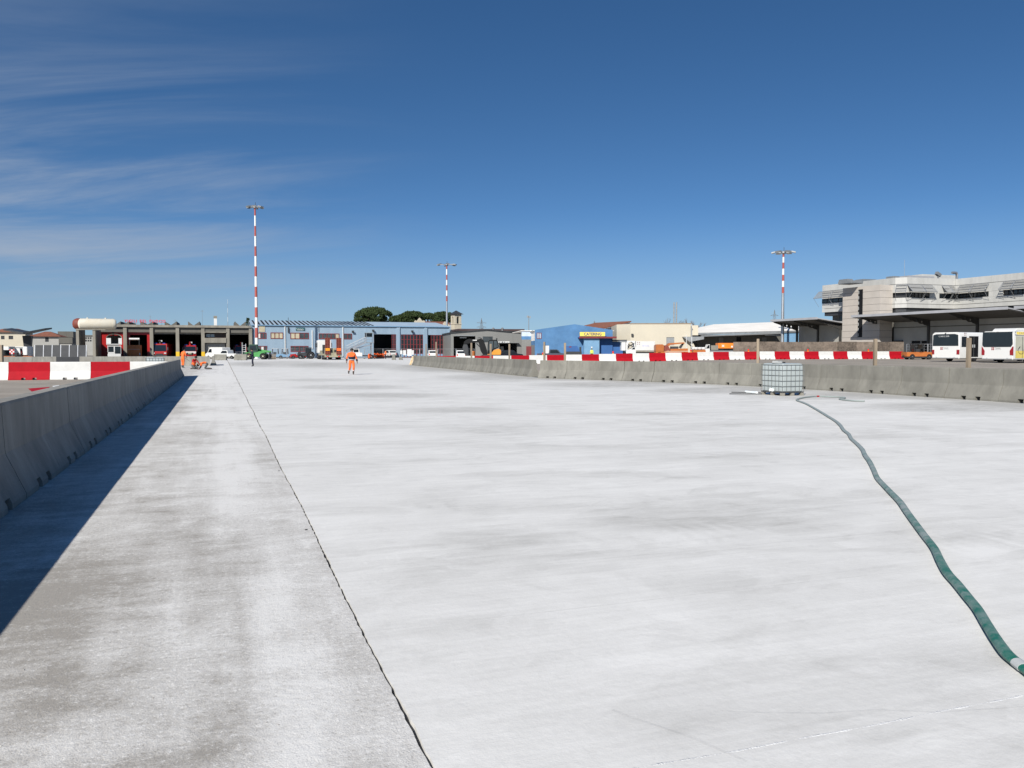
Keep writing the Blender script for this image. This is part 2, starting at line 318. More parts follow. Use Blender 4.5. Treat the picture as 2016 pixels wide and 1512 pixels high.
# ------------------------------------------------------------------ ground
def nodes(m):
    m.use_nodes = True; N = m.node_tree.nodes; L = m.node_tree.links; return N, L, N['Principled BSDF']
def ground_mat(name, lo, hi, lane):
    m = bpy.data.materials.new(name); N, L, b = nodes(m); b.inputs['Roughness'].default_value = .9; b.inputs['Specular IOR Level'].default_value = .25
    geo = N.new('ShaderNodeNewGeometry'); at = N.new('ShaderNodeAttribute'); at.attribute_name = 'dust'
    def mapping(sx, sy, rot=-GA):
        mp = N.new('ShaderNodeMapping'); mp.vector_type = 'TEXTURE'; mp.inputs['Rotation'].default_value = (0, 0, R(GA)); mp.inputs['Scale'].default_value = (sx, sy, 1)
        L.new(geo.outputs['Position'], mp.inputs[0]); return mp.outputs[0]
    def noise(vec, sc, det=5, ro=.6, dist=0):
        n = N.new('ShaderNodeTexNoise'); n.inputs['Scale'].default_value = sc; n.inputs['Detail'].default_value = det; n.inputs['Roughness'].default_value = ro; n.inputs['Distortion'].default_value = dist
        L.new(vec, n.inputs[0]); return n.outputs[0]
    def M(op, a, c=None, clamp=False):
        n = N.new('ShaderNodeMath'); n.operation = op; n.use_clamp = clamp
        for i, v in enumerate((a, c)):
            if v is None: continue
            if isinstance(v, (int, float)): n.inputs[i].default_value = v
            else: L.new(v, n.inputs[i])
        return n.outputs[0]
    def cen(x, k): return M('MULTIPLY', M('SUBTRACT', x, .5), k)
    pit = noise(mapping(1.6, .6), 3.4, 5, .7)
    big = noise(mapping(1, 1), .35, 4)
    brush = noise(mapping(2.6, .35), 1.1, 6, .62, .4)          # broomed across the slab
    brush2 = noise(mapping(2.2, .06), 1.2, 6, .65)
    track = noise(mapping(.35, 4.5), 1.2, 5, .6, .2)           # along the lane: tyre tracks
    med = noise(mapping(1, 1), 2.6, 6, .65)
    fine = noise(mapping(1, 1), 22, 5, .7)
    grit = noise(mapping(1, 1), 120, 3, .6)
    f = at.outputs['Fac']
    blot = noise(mapping(.9, 1.5), 1.5, 9, .7, .5) if lane else noise(mapping(1.3, .9), 1.3, 9, .68, .5)
    def patchy(n, a, b, k):     # patches with fairly definite edges: wiped, trodden or rinsed spots
        q = N.new('ShaderNodeMapRange'); q.interpolation_type = 'SMOOTHSTEP'; q.inputs[1].default_value = a; q.inputs[2].default_value = b; q.inputs[3].default_value = 0; q.inputs[4].default_value = k; L.new(n, q.inputs[0]); return q.outputs[0]
    wipe = noise(mapping(1.5, .8), .8, 8, .62, 1.2); wipe2 = noise(mapping(1.1, 1.0), 2.1, 9, .7, .8); speck = noise(mapping(1, 1), 42, 4, .6)
    terms = [cen(big, .45 if lane else .35), cen(brush, .2 if lane else .5), cen(brush2, .06 if lane else .42), cen(track, .75 if lane else .10), cen(blot, .55 if lane else .45), cen(med, .5 if lane else .3), cen(fine, .75 if lane else .3), cen(grit, .8 if lane else .22),
             patchy(wipe, .52, .60, -.16 if lane else -.15), patchy(wipe, .44, .38, .12 if lane else .08), patchy(wipe2, .56, .62, -.14 if lane else -.10), patchy(wipe2, .43, .37, .16 if lane else .08), patchy(speck, .57, .66, .42 if lane else .05), patchy(speck, .42, .34, -.32 if lane else -.06)]
    for t in terms: f = M('ADD', f, t)
    worn = M('SUBTRACT', .85, at.outputs['Fac'], True); f = M('ADD', f, M('MULTIPLY', cen(pit, 2.2), worn))   # worn patches break up into blotches
    tr = N.new('ShaderNodeAttribute'); tr.attribute_name = 'tread'; wv = N.new('ShaderNodeTexWave'); wv.bands_direction = 'X'; wv.inputs['Scale'].default_value = 1.9; wv.inputs['Distortion'].default_value = 2.2; wv.inputs['Detail'].default_value = 3; L.new(mapping(1, .8), wv.inputs[0])
    f = M('ADD', f, M('MULTIPLY', M('MULTIPLY', M('SUBTRACT', wv.outputs['Fac'], .45), tr.outputs['Fac']), M('MULTIPLY', M('SUBTRACT', blot, .4, True), 5)))   # tread prints left in the dust
    # thin finishing joints across the slab
    sp = N.new('ShaderNodeSeparateXYZ'); L.new(mapping(1, 1), sp.inputs[0])
    wob = cen(noise(mapping(1, 1), .8, 3), .06); vv = M('ADD', sp.outputs[1], wob); br = noise(mapping(1, 1), 1.3, 4)
    for v0, amp, wd in ((4.66, .5, .006), (5.72, .45, .006), (10.25, .5, .012), (16.2, .4, .02), (7.7, .22, .006), (25., .35, .03)):
        d = M('ABSOLUTE', M('SUBTRACT', vv, v0)); k = M('SUBTRACT', 1, M('DIVIDE', d, wd), True)
        k = M('MULTIPLY', k, M('MULTIPLY', M('SUBTRACT', br, .40, True), 5, True)); f = M('SUBTRACT', f, M('MULTIPLY', k, amp * (.5 if lane else 1)))
    f = M('MAXIMUM', M('MINIMUM', f, 1.25), 0)
    mx = N.new('ShaderNodeMixRGB'); mx.use_clamp = False; L.new(f, mx.inputs[0]); mx.inputs[1].default_value = (*lo, 1); mx.inputs[2].default_value = (*hi, 1)
    L.new(mx.outputs[0], b.inputs['Base Color'])
    hgt = M('ADD', M('MULTIPLY', fine, 1.0), M('MULTIPLY', grit, .5 if lane else .2))
    bp = N.new('ShaderNodeBump'); bp.inputs['Strength'].default_value = .55 if lane else .22; bp.inputs['Distance'].default_value = .012; L.new(hgt, bp.inputs['Height']); L.new(bp.outputs[0], b.inputs['Normal'])
    return m
m_apron = ground_mat('dusted concrete', (.40, .392, .368), (.70, .69, .662), False)
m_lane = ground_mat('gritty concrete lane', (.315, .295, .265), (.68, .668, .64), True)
m_asph = mk('old asphalt', (.27, .24, .20), .92, var=.2, scale=.25, dirt=((.34, .305, .26), .55, .35), bump=.3, bscale=60)
m_asphf = m_asph
# asphalt ground reaching the horizon, gently rising towards the terminal
def big_ground():
    xs = [-2500, -900, -350, -160, -110, -80, -60, -45, -30, -20, -12] + [i * 3 - 8 for i in range(18)] + [50, 60, 75, 95, 130, 180, 300, 900, 2500]
    ys = [-300, -60, -20, 0, 15, 30, 40, 46] + [i * 3 + 48 for i in range(14)] + [95, 110, 140, 200, 300, 600, 1500, 4500]
    vs = [(x, y, gz(x, y) - .05) for y in ys for x in xs]; n = len(xs)
    b = B(); b._a(vs, [(j * n + i, j * n + i + 1, (j + 1) * n + i + 1, (j + 1) * n + i) for j in range(len(ys) - 1) for i in range(n - 1)])
    return struct(b.to('ground', m_asph, smooth=True))
big_ground()
RB = [(25, -14), (23.5, 6), (22.9, 17.9), (23.0, 25.3), (22.6, 30.3), (22.2, 33.6), (19.3, 41), (17.8, 44.7), (18.8, 65.6), (19.8, 87.5), (24, 96), (44, 120), (62, 178)]
def rbound(v):
    for (a, b), (c, d) in zip(RB, RB[1:]):
        if b <= v <= d: return a + (c - a) * (v - b) / (d - b)
    return RB[-1][0]
def joint_u(v):
    return .74 + .0053 * v + .008 * sin(v * .9) + .0012 * sin(v * 5.1 + 1) + .002 * sin(v * 11.7 + 2) * sin(v * 3.3) + .0015 * sin(v * 23.) + .002 * sin(v * 61.)
# grey, less dusty patches located in the photograph: (px, py, half width, half height, amount)
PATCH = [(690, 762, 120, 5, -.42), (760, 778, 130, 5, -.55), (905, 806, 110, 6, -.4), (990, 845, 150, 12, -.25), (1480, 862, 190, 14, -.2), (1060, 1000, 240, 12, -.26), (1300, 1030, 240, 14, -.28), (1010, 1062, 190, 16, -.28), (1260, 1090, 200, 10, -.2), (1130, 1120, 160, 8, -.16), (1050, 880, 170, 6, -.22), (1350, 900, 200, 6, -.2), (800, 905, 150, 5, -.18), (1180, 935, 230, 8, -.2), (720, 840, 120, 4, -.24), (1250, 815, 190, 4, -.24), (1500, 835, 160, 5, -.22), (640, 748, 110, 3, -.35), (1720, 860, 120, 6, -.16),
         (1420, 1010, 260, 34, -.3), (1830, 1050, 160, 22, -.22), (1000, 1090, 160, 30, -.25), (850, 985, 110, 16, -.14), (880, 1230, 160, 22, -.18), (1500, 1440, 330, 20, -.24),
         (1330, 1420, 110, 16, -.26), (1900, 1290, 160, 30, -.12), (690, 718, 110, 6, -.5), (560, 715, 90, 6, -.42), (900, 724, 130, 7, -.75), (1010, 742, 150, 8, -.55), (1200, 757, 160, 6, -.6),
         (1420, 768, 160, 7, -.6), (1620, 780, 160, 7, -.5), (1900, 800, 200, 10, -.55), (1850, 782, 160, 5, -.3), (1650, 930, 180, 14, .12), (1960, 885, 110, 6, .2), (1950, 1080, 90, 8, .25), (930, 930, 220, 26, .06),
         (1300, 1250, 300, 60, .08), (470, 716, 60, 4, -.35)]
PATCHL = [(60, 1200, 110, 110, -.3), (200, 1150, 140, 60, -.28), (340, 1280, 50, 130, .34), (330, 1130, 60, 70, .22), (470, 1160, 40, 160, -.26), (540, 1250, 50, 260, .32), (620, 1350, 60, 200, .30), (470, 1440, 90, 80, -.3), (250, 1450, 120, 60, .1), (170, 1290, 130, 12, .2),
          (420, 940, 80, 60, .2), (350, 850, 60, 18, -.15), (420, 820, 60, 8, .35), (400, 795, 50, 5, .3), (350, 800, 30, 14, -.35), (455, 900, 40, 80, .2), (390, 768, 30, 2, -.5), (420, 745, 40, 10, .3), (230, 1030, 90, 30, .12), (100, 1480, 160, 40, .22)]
def patches(lst):
    out = []
    for px, py, rx, ry, k in lst:
        c = gnd(px, py); e = gnd(px, py + ry); e2 = gnd(px, max(py - ry, 700))
        out.append((c[0], c[1], rx * c[1] / FPX, max((e2[1] - e[1]) / 2, .1), k))
    return out
def dust_at(X, Y, base, P):
    f = base
    for cx, cy, rx, ry, k in P:
        xx = (X - cx * Y / cy) if cy > 0 else X - cx
        d = (xx / rx) ** 2 + ((Y - cy) / ry) ** 2
        if d < 1.6: f += k * sm(1 - d / 1.6)
    return f
TREAD = patches([(1400, 1045, 130, 22, .2), (1920, 1065, 100, 22, .3)])
def strip(name, mat, left, right, vs, nu, P, base, powl=1.0):
    b = B(); dust = []; rows = len(vs)
    for v in vs:
        l, r = left(v), right(v)
        for i in range(nu + 1):
            u = l + (r - l) * (i / nu) ** powl; X, Y = G.w(u, v)
            b.v.append((X, Y, 0.0)); dust.append(dust_at(X, Y, base(u, v), P))
    n = nu + 1
    b.f += [(j * n + i, j * n + i + 1, (j + 1) * n + i + 1, (j + 1) * n + i) for j in range(rows - 1) for i in range(nu)]; b.m += [0] * len(b.f)
    # vertical edges of the slab along both sides
    for side in (0, nu):
        o = len(b.v); b.v += [(*b.v[j * n + side][:2], -.06) for j in range(rows)]; dust += [.1] * rows
        for j in range(rows - 1):
            f = (j * n + side, (j + 1) * n + side, o + j + 1, o + j)
            b.f.append(f if side == 0 else tuple(reversed(f))); b.m.append(0)
    ob = b.to(name, mat); a = ob.data.attributes.new('dust', 'FLOAT', 'POINT'); a.data.foreach_set('value', dust); a2 = ob.data.attributes.new('tread', 'FLOAT', 'POINT'); a2.data.foreach_set('value', [dust_at(p[0], p[1], 0, TREAD) for p in b.v])
    return struct(ob)
VS = [-8, -4, -2] + [i * .06 for i in range(0, 170)] + [10.2 + i * .2 for i in range(75)] + [25.2 + i * .6 for i in range(60)] + [61.2 + i * 2 for i in range(58)]
gap = lambda v: .0072 + .0012 * sin(v * 3.1) * sin(v * 7.7 + 2) + .004 * max(0, sin(v * 2.1 + .7)) ** 8 + max(0, v - 12) * .0003
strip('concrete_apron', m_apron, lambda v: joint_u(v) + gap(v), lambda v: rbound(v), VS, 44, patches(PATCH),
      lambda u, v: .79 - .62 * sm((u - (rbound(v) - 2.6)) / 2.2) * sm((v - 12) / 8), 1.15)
def llane(v): return -2.62 if v < 55 else -2.62 - sm((v - 55) / 3) * 4.2 - sm((v - 97) / 4) * 16
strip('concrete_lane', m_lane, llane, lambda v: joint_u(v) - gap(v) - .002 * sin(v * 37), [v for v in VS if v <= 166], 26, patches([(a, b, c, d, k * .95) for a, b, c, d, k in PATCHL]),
      lambda u, v: .36 - .14 * sm((-1.0 - u) / .9) + .34 * sm((u + .08 + .05 * sin(v * 1.7)) / .12) * .85 * (1 - .6 * sm((v - 7) / 6)) + .22 * sm((v - 5) / 9) + .26 * sm((v - 9) / 16) * sm((u + 2.2) / 1.8))  # barrier foot: less dust, plus its shadow's dark put into the lane colour
def slurry_ridge():
    b = B(); pts = []
    for i in range(110):
        u = 1.35 + i * .04; pts.append((u, 2.78 - .004 * u + .008 * sin(u * 2.1) + .003 * sin(u * 9), 0))
    rs = [max(.001, .004 + .007 * sin(i * .37) * sin(i * 1.1) + .003 * sin(i * 2.3)) for i in range(110)]
    b.tube([(*G.w(p[0], p[1]), 0.0) for p in pts], rs, 6, .25)
    return tag(b.to('dust_ridge', mk('white slurry', (.60, .60, .595), .9, bump=.5, bscale=90)), 'thin white ridge of dried slurry crossing the concrete near the wide part of the hose', 'slurry ridge')
slurry_ridge()
def tyre_marks():
    m = bpy.data.materials.new('scuffed rubber'); N, L, bs = nodes(m); bs.inputs['Base Color'].default_value = (.36, .355, .35, 1); bs.inputs['Roughness'].default_value = .9
    g = N.new('ShaderNodeNewGeometry'); nz = N.new('ShaderNodeTexNoise'); nz.inputs['Scale'].default_value = 14; nz.inputs['Detail'].default_value = 6; L.new(g.outputs['Position'], nz.inputs[0])
    mr = N.new('ShaderNodeMapRange'); mr.inputs[1].default_value = .25; mr.inputs[2].default_value = .8; mr.inputs[4].default_value = .16; L.new(nz.outputs[0], mr.inputs[0]); L.new(mr.outputs[0], bs.inputs['Alpha'])
    for pts, w, lab in (([(1205, 1398), (1240, 1412), (1300, 1432), (1360, 1452), (1420, 1478), (1470, 1500)], .009, 'faint curved tyre scuff on the bright concrete, short one'), ([(1420, 1400), (1500, 1404), (1620, 1405), (1720, 1398), (1850, 1403), (2016, 1392)], .006, 'faint long tyre scuff on the bright concrete below the hose')):
        P = [Vector((*gnd(x, y), .0025)) for x, y in pts]; b = B(); n = len(P)
        for i in range(n - 1):
            for k in range(5):
                a0, a1 = P[i].lerp(P[i + 1], k / 5), P[i].lerp(P[i + 1], (k + 1) / 5); d = (a1 - a0).normalized(); s = Vector((-d.y, d.x, 0)) * w
                b.q(a0 - s, a1 - s, a1 + s, a0 + s)
        tag(b.to('tyre_mark', m), lab, 'tyre mark')
tyre_marks()
def pebbles():
    b = B(); rn = random.Random(3)
    for i in range(700):
        v = 2 + 9 * rn.random() ** 1.4; u = -2.0 + 2.6 * rn.random(); r = .002 + .006 * rn.random() ** 4; X, Y = G.w(u, v)
        ph = rn.random() * 6
        b._a([(X + r * cos(ph + k * 2.1), Y + r * sin(ph + k * 2.1) * .8, .0005) for k in range(3)] + [(X, Y, r * .9)], [(0, 1, 3), (1, 2, 3), (2, 0, 3)])
    o = b.to('grit', mk('grit stones', (.34, .33, .31), .9, var=.3, scale=20)); o['kind'] = 'stuff'; tag(o, 'loose grit crumbs scattered over the grey concrete lane', 'grit'); return o
pebbles()
def joint_chips():
    for px, py, w in ((603, 1043, .009), (549, 927, .008)):
        X, Y = gnd(px, py); b = B(); rn = random.Random(px)
        pts = [(X + w * (1 + .6 * rn.random()) * cos(a * pi / 5), Y + w * 1.6 * (1 + .7 * rn.random()) * sin(a * pi / 5)) for a in range(10)]
        b.pr(pts, 'z', .001, .003)
        tag(b.to('tar_spot', m_blk), 'small black tar spot beside the dark joint in the concrete', 'tar spot', 'tar spots along the joint')
joint_chips()
def marks():
    for name, pxs, m in (('painted_mark', [(55, 765), (98, 762), (92, 767), (62, 771)], m_red), ('painted_mark', [(103, 760), (117, 758), (116, 760.5), (104, 762)], m_whi), ('painted_mark', [(0, 796), (18, 793), (14, 796), (0, 800)], m_red)):
        b = B(); p = [gnd(x, y, -.05) for x, y in pxs]; b._a([(x, y, -.044) for x, y in p], [(3, 2, 1, 0)])
        tag(b.to(name, m), ('worn red paint patch on asphalt behind the long grey barrier' if pxs[0][0] else 'red paint strip hugging the back foot of the shaded grey barrier') if m is m_red else 'small worn white paint patch on asphalt behind the long grey barrier', 'road marking')
marks()
# ------------------------------------------------------------------ concrete barriers
def barrier_mesh(name, L, Hh, mat, w=.33):
    b = B(); k = Hh; prof = lambda z: w if z < .06 else ((w - (w - .14) * ((z - .06) / (.42 * k))) if z < .48 * k else .14 - .03 * (z - .48 * k) / (.52 * k))
    zs = [.12, .45 * k, .48 * k, .51 * k, .97 * k]
    side = [(prof(z), z) for z in zs] + [(prof(k) - .012, k)]
    pts = side + [(-x, z) for x, z in reversed(side)]
    h = L / 2
    b.pr(pts, 'y', -h, h)
    foot = [(w, .0), (w, .06), (prof(.12), .12), (-prof(.12), .12), (-w, .06), (-w, .0)]
    s1, s2, sw = .27 * L / 2, .0, .10 * L / 2
    for a, c in ((-h, -s1 - sw), (-s1 + sw, s1 - sw), (s1 + sw, h)): b.pr(foot, 'y', a, c)
    return b.mesh(name, mat, bevel=0)
BL = 2.05
me_g = barrier_mesh('barrier_block', BL - .03, 1.03, m_conc)
me_gp = barrier_mesh('barrier_block_pale', BL - .01, 1.04, m_concl)
me_r = barrier_mesh('barrier_block_red', 2.2 - .01, 1.02, m_red)
me_w = barrier_mesh('barrier_block_white', 2.2 - .01, 1.02, m_whi)
rb = random.Random(11)
def block(me, x, y, z, rz, label, group, jit=.006):
    o = inst(me, 'concrete_barrier', None, (x + rb.uniform(-jit, jit), y + rb.uniform(-jit, jit), z), rz + rb.uniform(-jit, jit)); return tag(o, label, 'barrier', group)
n = 29
for i in range(n):
    X, Y = G.w(-2.29, 54.2 - BL * i)
    block(me_gp, X, Y, 0.001, R(GA) + (pi if i % 3 == 0 else 0), 'end block of the shaded grey concrete barrier, beside the kneeling workers' if i == 0 else 'grey concrete barrier block in the long shaded row along the gritty lane', 'shaded grey barrier row', .0025)
# right-hand row: walk along a polyline
def walk(poly, step, n0=0):
    segs = []; out = []
    P = [Vector(p) for p in poly]; d = 0; total = sum((b - a).length for a, b in zip(P, P[1:]))
    def at(s):
        for a, b in zip(P, P[1:]):
            l = (b - a).length
            if s <= l: return a + (b - a) * (s / l)
            s -= l
        return P[-1]
    s = 0
    while s + step <= total + .01:
        a, b = at(s), at(s + step); out.append(((a + b) / 2, b - a)); s += step
    return out
far_row = walk([G.w(20.05, 87.9), G.w(18.95, 65.6), G.w(18.1, 46.2)], BL)
near_row = walk([G.w(17.75, 44.9), G.w(19.9, 40.6), G.w(22.3, 34.2), G.w(22.95, 30.3), G.w(23.3, 25.3), G.w(23.25, 17.9), G.w(23.6, 8), G.w(24.2, -2)], BL)
seen = {}; cc0 = Vector(gnd(1540, 770))
for row, nm in ((far_row, 'far'), (near_row, 'near')):
    for i, (p, d) in enumerate(row):
        tk = Vector((9.9, 30.0)); lab = {'far': 'beige concrete barrier block in the straight receding row under the bare posts', 'near': 'beige concrete barrier block in the curving row behind the liquid tank'}[nm]
        if nm == 'near' and (p - (cc0 * 1.06)).length < 1.1 and not seen.get('t'): lab = 'beige barrier block directly behind the caged liquid tank'; seen['t'] = 1
        for px_, w_ in ((1723, 'the post at the end of the brown boards'), (1905, 'the tall grey post before the buses')):
            if nm == 'near' and abs(p.x / p.y - (px_ - 1008) / FPX) < .012 and not seen.get(px_): lab = 'beige barrier block right in front of ' + w_; seen[px_] = 1
        if nm == 'near' and i == 0: lab = 'first beige block of the curving row, where it overlaps the straight row'
        if nm == 'far' and i == len(row) - 1: lab = 'last beige block of the straight row, tucked behind the curving row'
        if nm == 'far' and i == 0: lab = 'end block of the beige barrier row, with a pallet leaning on it'
        block(me_g, p.x, p.y, 0.001, atan2(d.y, d.x) - pi / 2, lab, nm + ' beige barrier row', .012)
# left red and white row, on the asphalt behind the shaded barrier
vrow = 53.0; ub = [G.hit(px, 745, vrow)[0] for px in (18, 101)]; ub = [G.hit(px, 745, vrow)[0] for px in (18, 332)]; pitch = (ub[1] - ub[0]) / 4
me_r2 = barrier_mesh('barrier_block_red', pitch - .01, 1.0, m_red); me_w2 = barrier_mesh('barrier_block_white', pitch - .01, 1.0, m_whi)
for i in range(-2, 5):
    u = ub[0] + pitch * (i + .5); X, Y = G.w(u, vrow); red = i % 2 == 0
    if u - pitch / 2 > -3.4: continue
    block(me_r2 if red else me_w2, X, Y, -.049, R(GA + 90), ('red' if red else 'white') + ' painted barrier block in the row ending at the shaded grey barrier', 'short red and white barrier row')
# long right red and white row
D1, D2 = 96.3, 112.7; A = Vector((( 934 - 1008) / FPX * D1, D1)); Bv = Vector(((1781 - 1008) / FPX * D2, D2)); dv = (Bv - A).normalized(); LW = (Bv - A).length / 27.2
RW = []
for i in range(-2, 27):
    p = A + dv * LW * (i + .5); red = i % 2 == 0; RW.append(p)
    lab = ('red' if red else 'white') + ' painted barrier block in the long row before the catering building and brown boards'
    if i == 26: lab = 'last red barrier block of the long row, next to the wire fence by the buses'
    block(me_r if red else me_w, p.x, p.y, gz(p.x, p.y) - .049, atan2(dv.y, dv.x) - pi / 2, lab, 'long red and white barrier row')
# warning lamps on that row
for px in (1069, 1207, 1360, 1473, 1590, 1709):
    t = min(range(-200, 2800), key=lambda k: abs((A + dv * (k * .025)).x / (A + dv * (k * .025)).y - (px - 1008) / FPX)); p = A + dv * (t * .025); z = gz(p.x, p.y) - .049
    t = thing('warning_lamp', 'small red warning lamp with amber base on the long red and white barrier row', 'warning lamp', (p.x, p.y, z + 1.019), 0, 'barrier warning lamps')
    B().bx(-.09, .09, -.05, .05, 0, .11).to('lamp_base', m_amber, t)
    B().lathe([(.02, .11), (.11, .13), (.12, .22), (.10, .30), (.03, .33)], n=12).to('lens', m_lamp, t, smooth=True)
# brown board hoarding behind it
hp = [1443, 1488, 1530, 1586, 1620.6, 1647.5, 1685.6, 1718, 1751.7, 1778.5]; nrm = Vector((-dv.y, dv.x))
A2 = A + nrm * 1.5
def on_line(px, P, d):
    k = (px - 1008) / FPX; t = (k * P.y - P.x) / (d.x - k * d.y); return P + d * t
th = None
for a, b_ in zip(hp, hp[1:]):
    p, q_ = on_line(a, A2, dv), on_line(b_, A2, dv); z0 = gz(p.x, p.y) - .05; zt = atY((a + b_) / 2, 672.8 + rb.uniform(-.4, .6), p.y)[1]
    if th is None: th = thing('hoarding', 'brown particle board hoarding standing behind the long red and white barrier row', 'hoarding', (p.x, p.y, z0), atan2(dv.y, dv.x)); o0 = p; zb = z0
    x0, x1 = (p - o0).length, (q_ - o0).length; yo = rb.uniform(-.02, .02)
    B().bx(x0 + .01, x1 - .01, yo, yo + .03, gz(p.x, p.y) - .04 - zb, zt - zb).to('board', m_osb, th)
    B().bx(x1 - .05, x1 + .05, .06, .16, gz(q_.x, q_.y) - .05 - zb, zt - zb - .1).to('post', m_wood, th)
# bare wooden posts behind the beige rows
rowline = [(p.x, p.y) for p, d in far_row] + [(p.x, p.y) for p, d in near_row]
def behind_row(px, off=.62):
    best = None
    for (p, d) in far_row + near_row:
        dn = d.normalized(); nn = Vector((-dn.y, dn.x)); nn = nn if nn.dot(p) > 0 else -nn
        for k in range(-12, 13):
            q_ = p + d * (k / 24) + nn * off; e = abs(q_.x / q_.y - (px - 1008) / FPX)
            if best is None or e < best[0]: best = (e, q_)
    return best[1]
post_lab = {839: 'slim bare wooden post behind the beige barrier, nearest the leaning pallet', 859: 'thick bare wooden post in front of the third red garage door', 928.5: 'bare wooden post in front of the excavator boom', 966: 'bare wooden post in front of the excavator cab', 1003: 'bare wooden post in front of the dark parked car', 1075: 'dark weathered post in front of the white door of the blue building', 1112: 'pale weathered post beside the blue awning trailer', 1492: 'bare wooden post standing behind the liquid tank', 1723: 'bare wooden post near the end of the brown boards', 1905: 'tall grey wooden post in front of the buses'}
for px, ty in ((839, 677), (859, 673), (928.5, 675), (966, 677), (1003, 677), (1075, 673), (1112, 675), (1492, 667), (1723, 667), (1905, 665)):
    q_ = behind_row(px); z1 = atY(px, ty, q_.y)[1]; zb = gz(q_.x, q_.y) - .05
    b = B(); w = .062
    b._a([(-w, -w, 0), (w, -w, 0), (w, w, 0), (-w, w, 0), (-w * .9, -w, z1 - zb), (w * .95, -w, z1 - zb), (w * .9, w, z1 - zb), (-w, w * .9, z1 - zb)], [(3,2,1,0),(4,5,6,7),(0,1,5,4),(1,2,6,5),(2,3,7,6),(3,0,4,7)])
    o = b.to('wooden_post', m_wood, None, (q_.x, q_.y, zb), R(rb.uniform(-25, 25)), bevel=.008); o.rotation_euler[0] = R(rb.uniform(-1.2, 1.2)); tag(o, post_lab[px], 'post', 'bare posts along the barrier')
X, Y = G.w(G.hit(3, 700, 60)[0], 60)
tag(B().bx(-.09, .09, -.09, .09, 0, 2.0).to('wooden_post', m_wood, None, (X, Y, -.05), bevel=.01), 'lone wooden post behind the short red and white barrier row', 'post')
# pallet leaning on the row end
X, Y = gnd(813, 719); t = thing('wooden_pallet', 'pale new wooden pallet leaning against the end of the beige barrier row', 'pallet', (X, Y - .1, .0), R(GA - 62))
def pallet_parts(t, rot, mat, w=1.0, d=1.2, nb=6):
    M = Matrix.Rotation(rot, 4, 'X')
    for i in range(nb):
        c = M @ Vector((0, (i + .5) * d / nb - 0, .13)); B().obx(c, (w, d / nb * .62, .022), rx=rot).to('plank', mat, t)
    for x in (-w / 2 + .06, 0, w / 2 - .06):
        c = M @ Vector((x, d / 2, .07)); B().obx(c, (.09, d, .09), rx=rot).to('bearer', mat, t)
        c = M @ Vector((x, d / 2, .012)); B().obx(c, (.11, d, .02), rx=rot).to('bottom_plank', mat, t)
pallet_parts(t, R(66), m_woodn, .9, 1.0)

# ------------------------------------------------------------------ liquid tank in a cage
m_bottle = mk('translucent plastic', (.39, .43, .425), .32, var=.05, scale=3)
def ibc(name, label, loc, rz, s=1.0, full=True):
    t = thing(name, label, 'liquid tank', loc, rz)
    a, b_ = .6 * s, .5 * s
    # pallet
    for x in (-a + .06, 0, a - .06):
        for y in (-b_ + .06, 0, b_ - .06): B().bx(x - .06, x + .06, y - .06, y + .06, .0, .1).to('pallet_foot', m_ccs, t)
    B().bx(-a, a, -b_, b_, .1, .125).to('pallet_deck', m_dark, t)
    bo = B(); prof = []
    nseg = 48
    def ring(z, ins, wav):
        out = []
        for k in range(nseg):
            th = 2 * pi * k / nseg; ex = .09
            cx, sy = cos(th), sin(th)
            x = (a - .012 - ins) * (abs(cx) ** ex) * (1 if cx >= 0 else -1); y = (b_ - .012 - ins) * (abs(sy) ** ex) * (1 if sy >= 0 else -1)
            w = 1 - wav * (.5 + .5 * cos(th * 16)); out.append((x * w, y * w, z))
        return out
    zz = [(.13, .05, 0), (.16, .015, .006), (.35, .003, .008), (.55, .0, .008), (.75, .0, .008), (.95, .003, .008), (1.08, .008, .006), (1.13, .04, 0), (1.145, .12, 0)]
    vs = []
    for z, i, w in zz: vs += ring(z, i, w)
    fs = [(i * nseg + k, i * nseg + (k + 1) % nseg, (i + 1) * nseg + (k + 1) % nseg, (i + 1) * nseg + k) for i in range(len(zz) - 1) for k in range(nseg)] + [tuple(range(len(vs) - nseg, len(vs)))]
    bt = bo._a(vs, fs).to('bottle', m_bottle, t, smooth=True)
    B().lathe([(.09, 1.14), (.10, 1.15), (.10, 1.18), (.085, 1.19)], n=14).to('lid', m_dark, bt, smooth=True)
    r = .008
    for z in (.14, .33, .52, .71, .90, 1.09):
        B().tube([(-a, -b_, z), (a, -b_, z), (a, b_, z), (-a, b_, z), (-a, -b_, z)], r, 6).to('cage_bar', m_cage, t)
    for i in range(7):
        x = -a + 2 * a * i / 6
        for y in (-b_, b_): B().cyl((x, y, .12), (x, y, 1.1), r, n=6).to('cage_bar', m_cage, t)
    for i in range(1, 5):
        y = -b_ + 2 * b_ * i / 5
        for x in (-a, a): B().cyl((x, y, .12), (x, y, 1.1), r, n=6).to('cage_bar', m_cage, t)
    B().cyl((0, -b_ - .0, .2), (0, -b_ - .09, .17), .035, n=10).bx(-.09, .09, -b_ - .02, -b_ + .02, .14, .24).to('valve', m_wplast, t)
    return t
cx, cy = gnd(1540, 779.6); al = R(68); Av = Vector((-cos(al), sin(al))); Bw = Vector((sin(al), cos(al))); cc = Vector((cx, cy)) + Av * .57 + Bw * .475
t = ibc('liquid_tank', 'white plastic liquid tank in a metal cage on a pallet, before the curving barrier', (cc.x, cc.y, .001), atan2(-Av.y, -Av.x), .95)
o = B().obx((0, 0, .02), (.55, .35, .035), rz=.3).obx((.1, .05, .05), (.3, .25, .03), rz=-.2).to('folded_bag', m_refl, None, (cc.x - .18, cc.y - .02, 1.158), .9, bevel=.012); tag(o, 'grey folded bag lying on top of the caged liquid tank', 'bag')
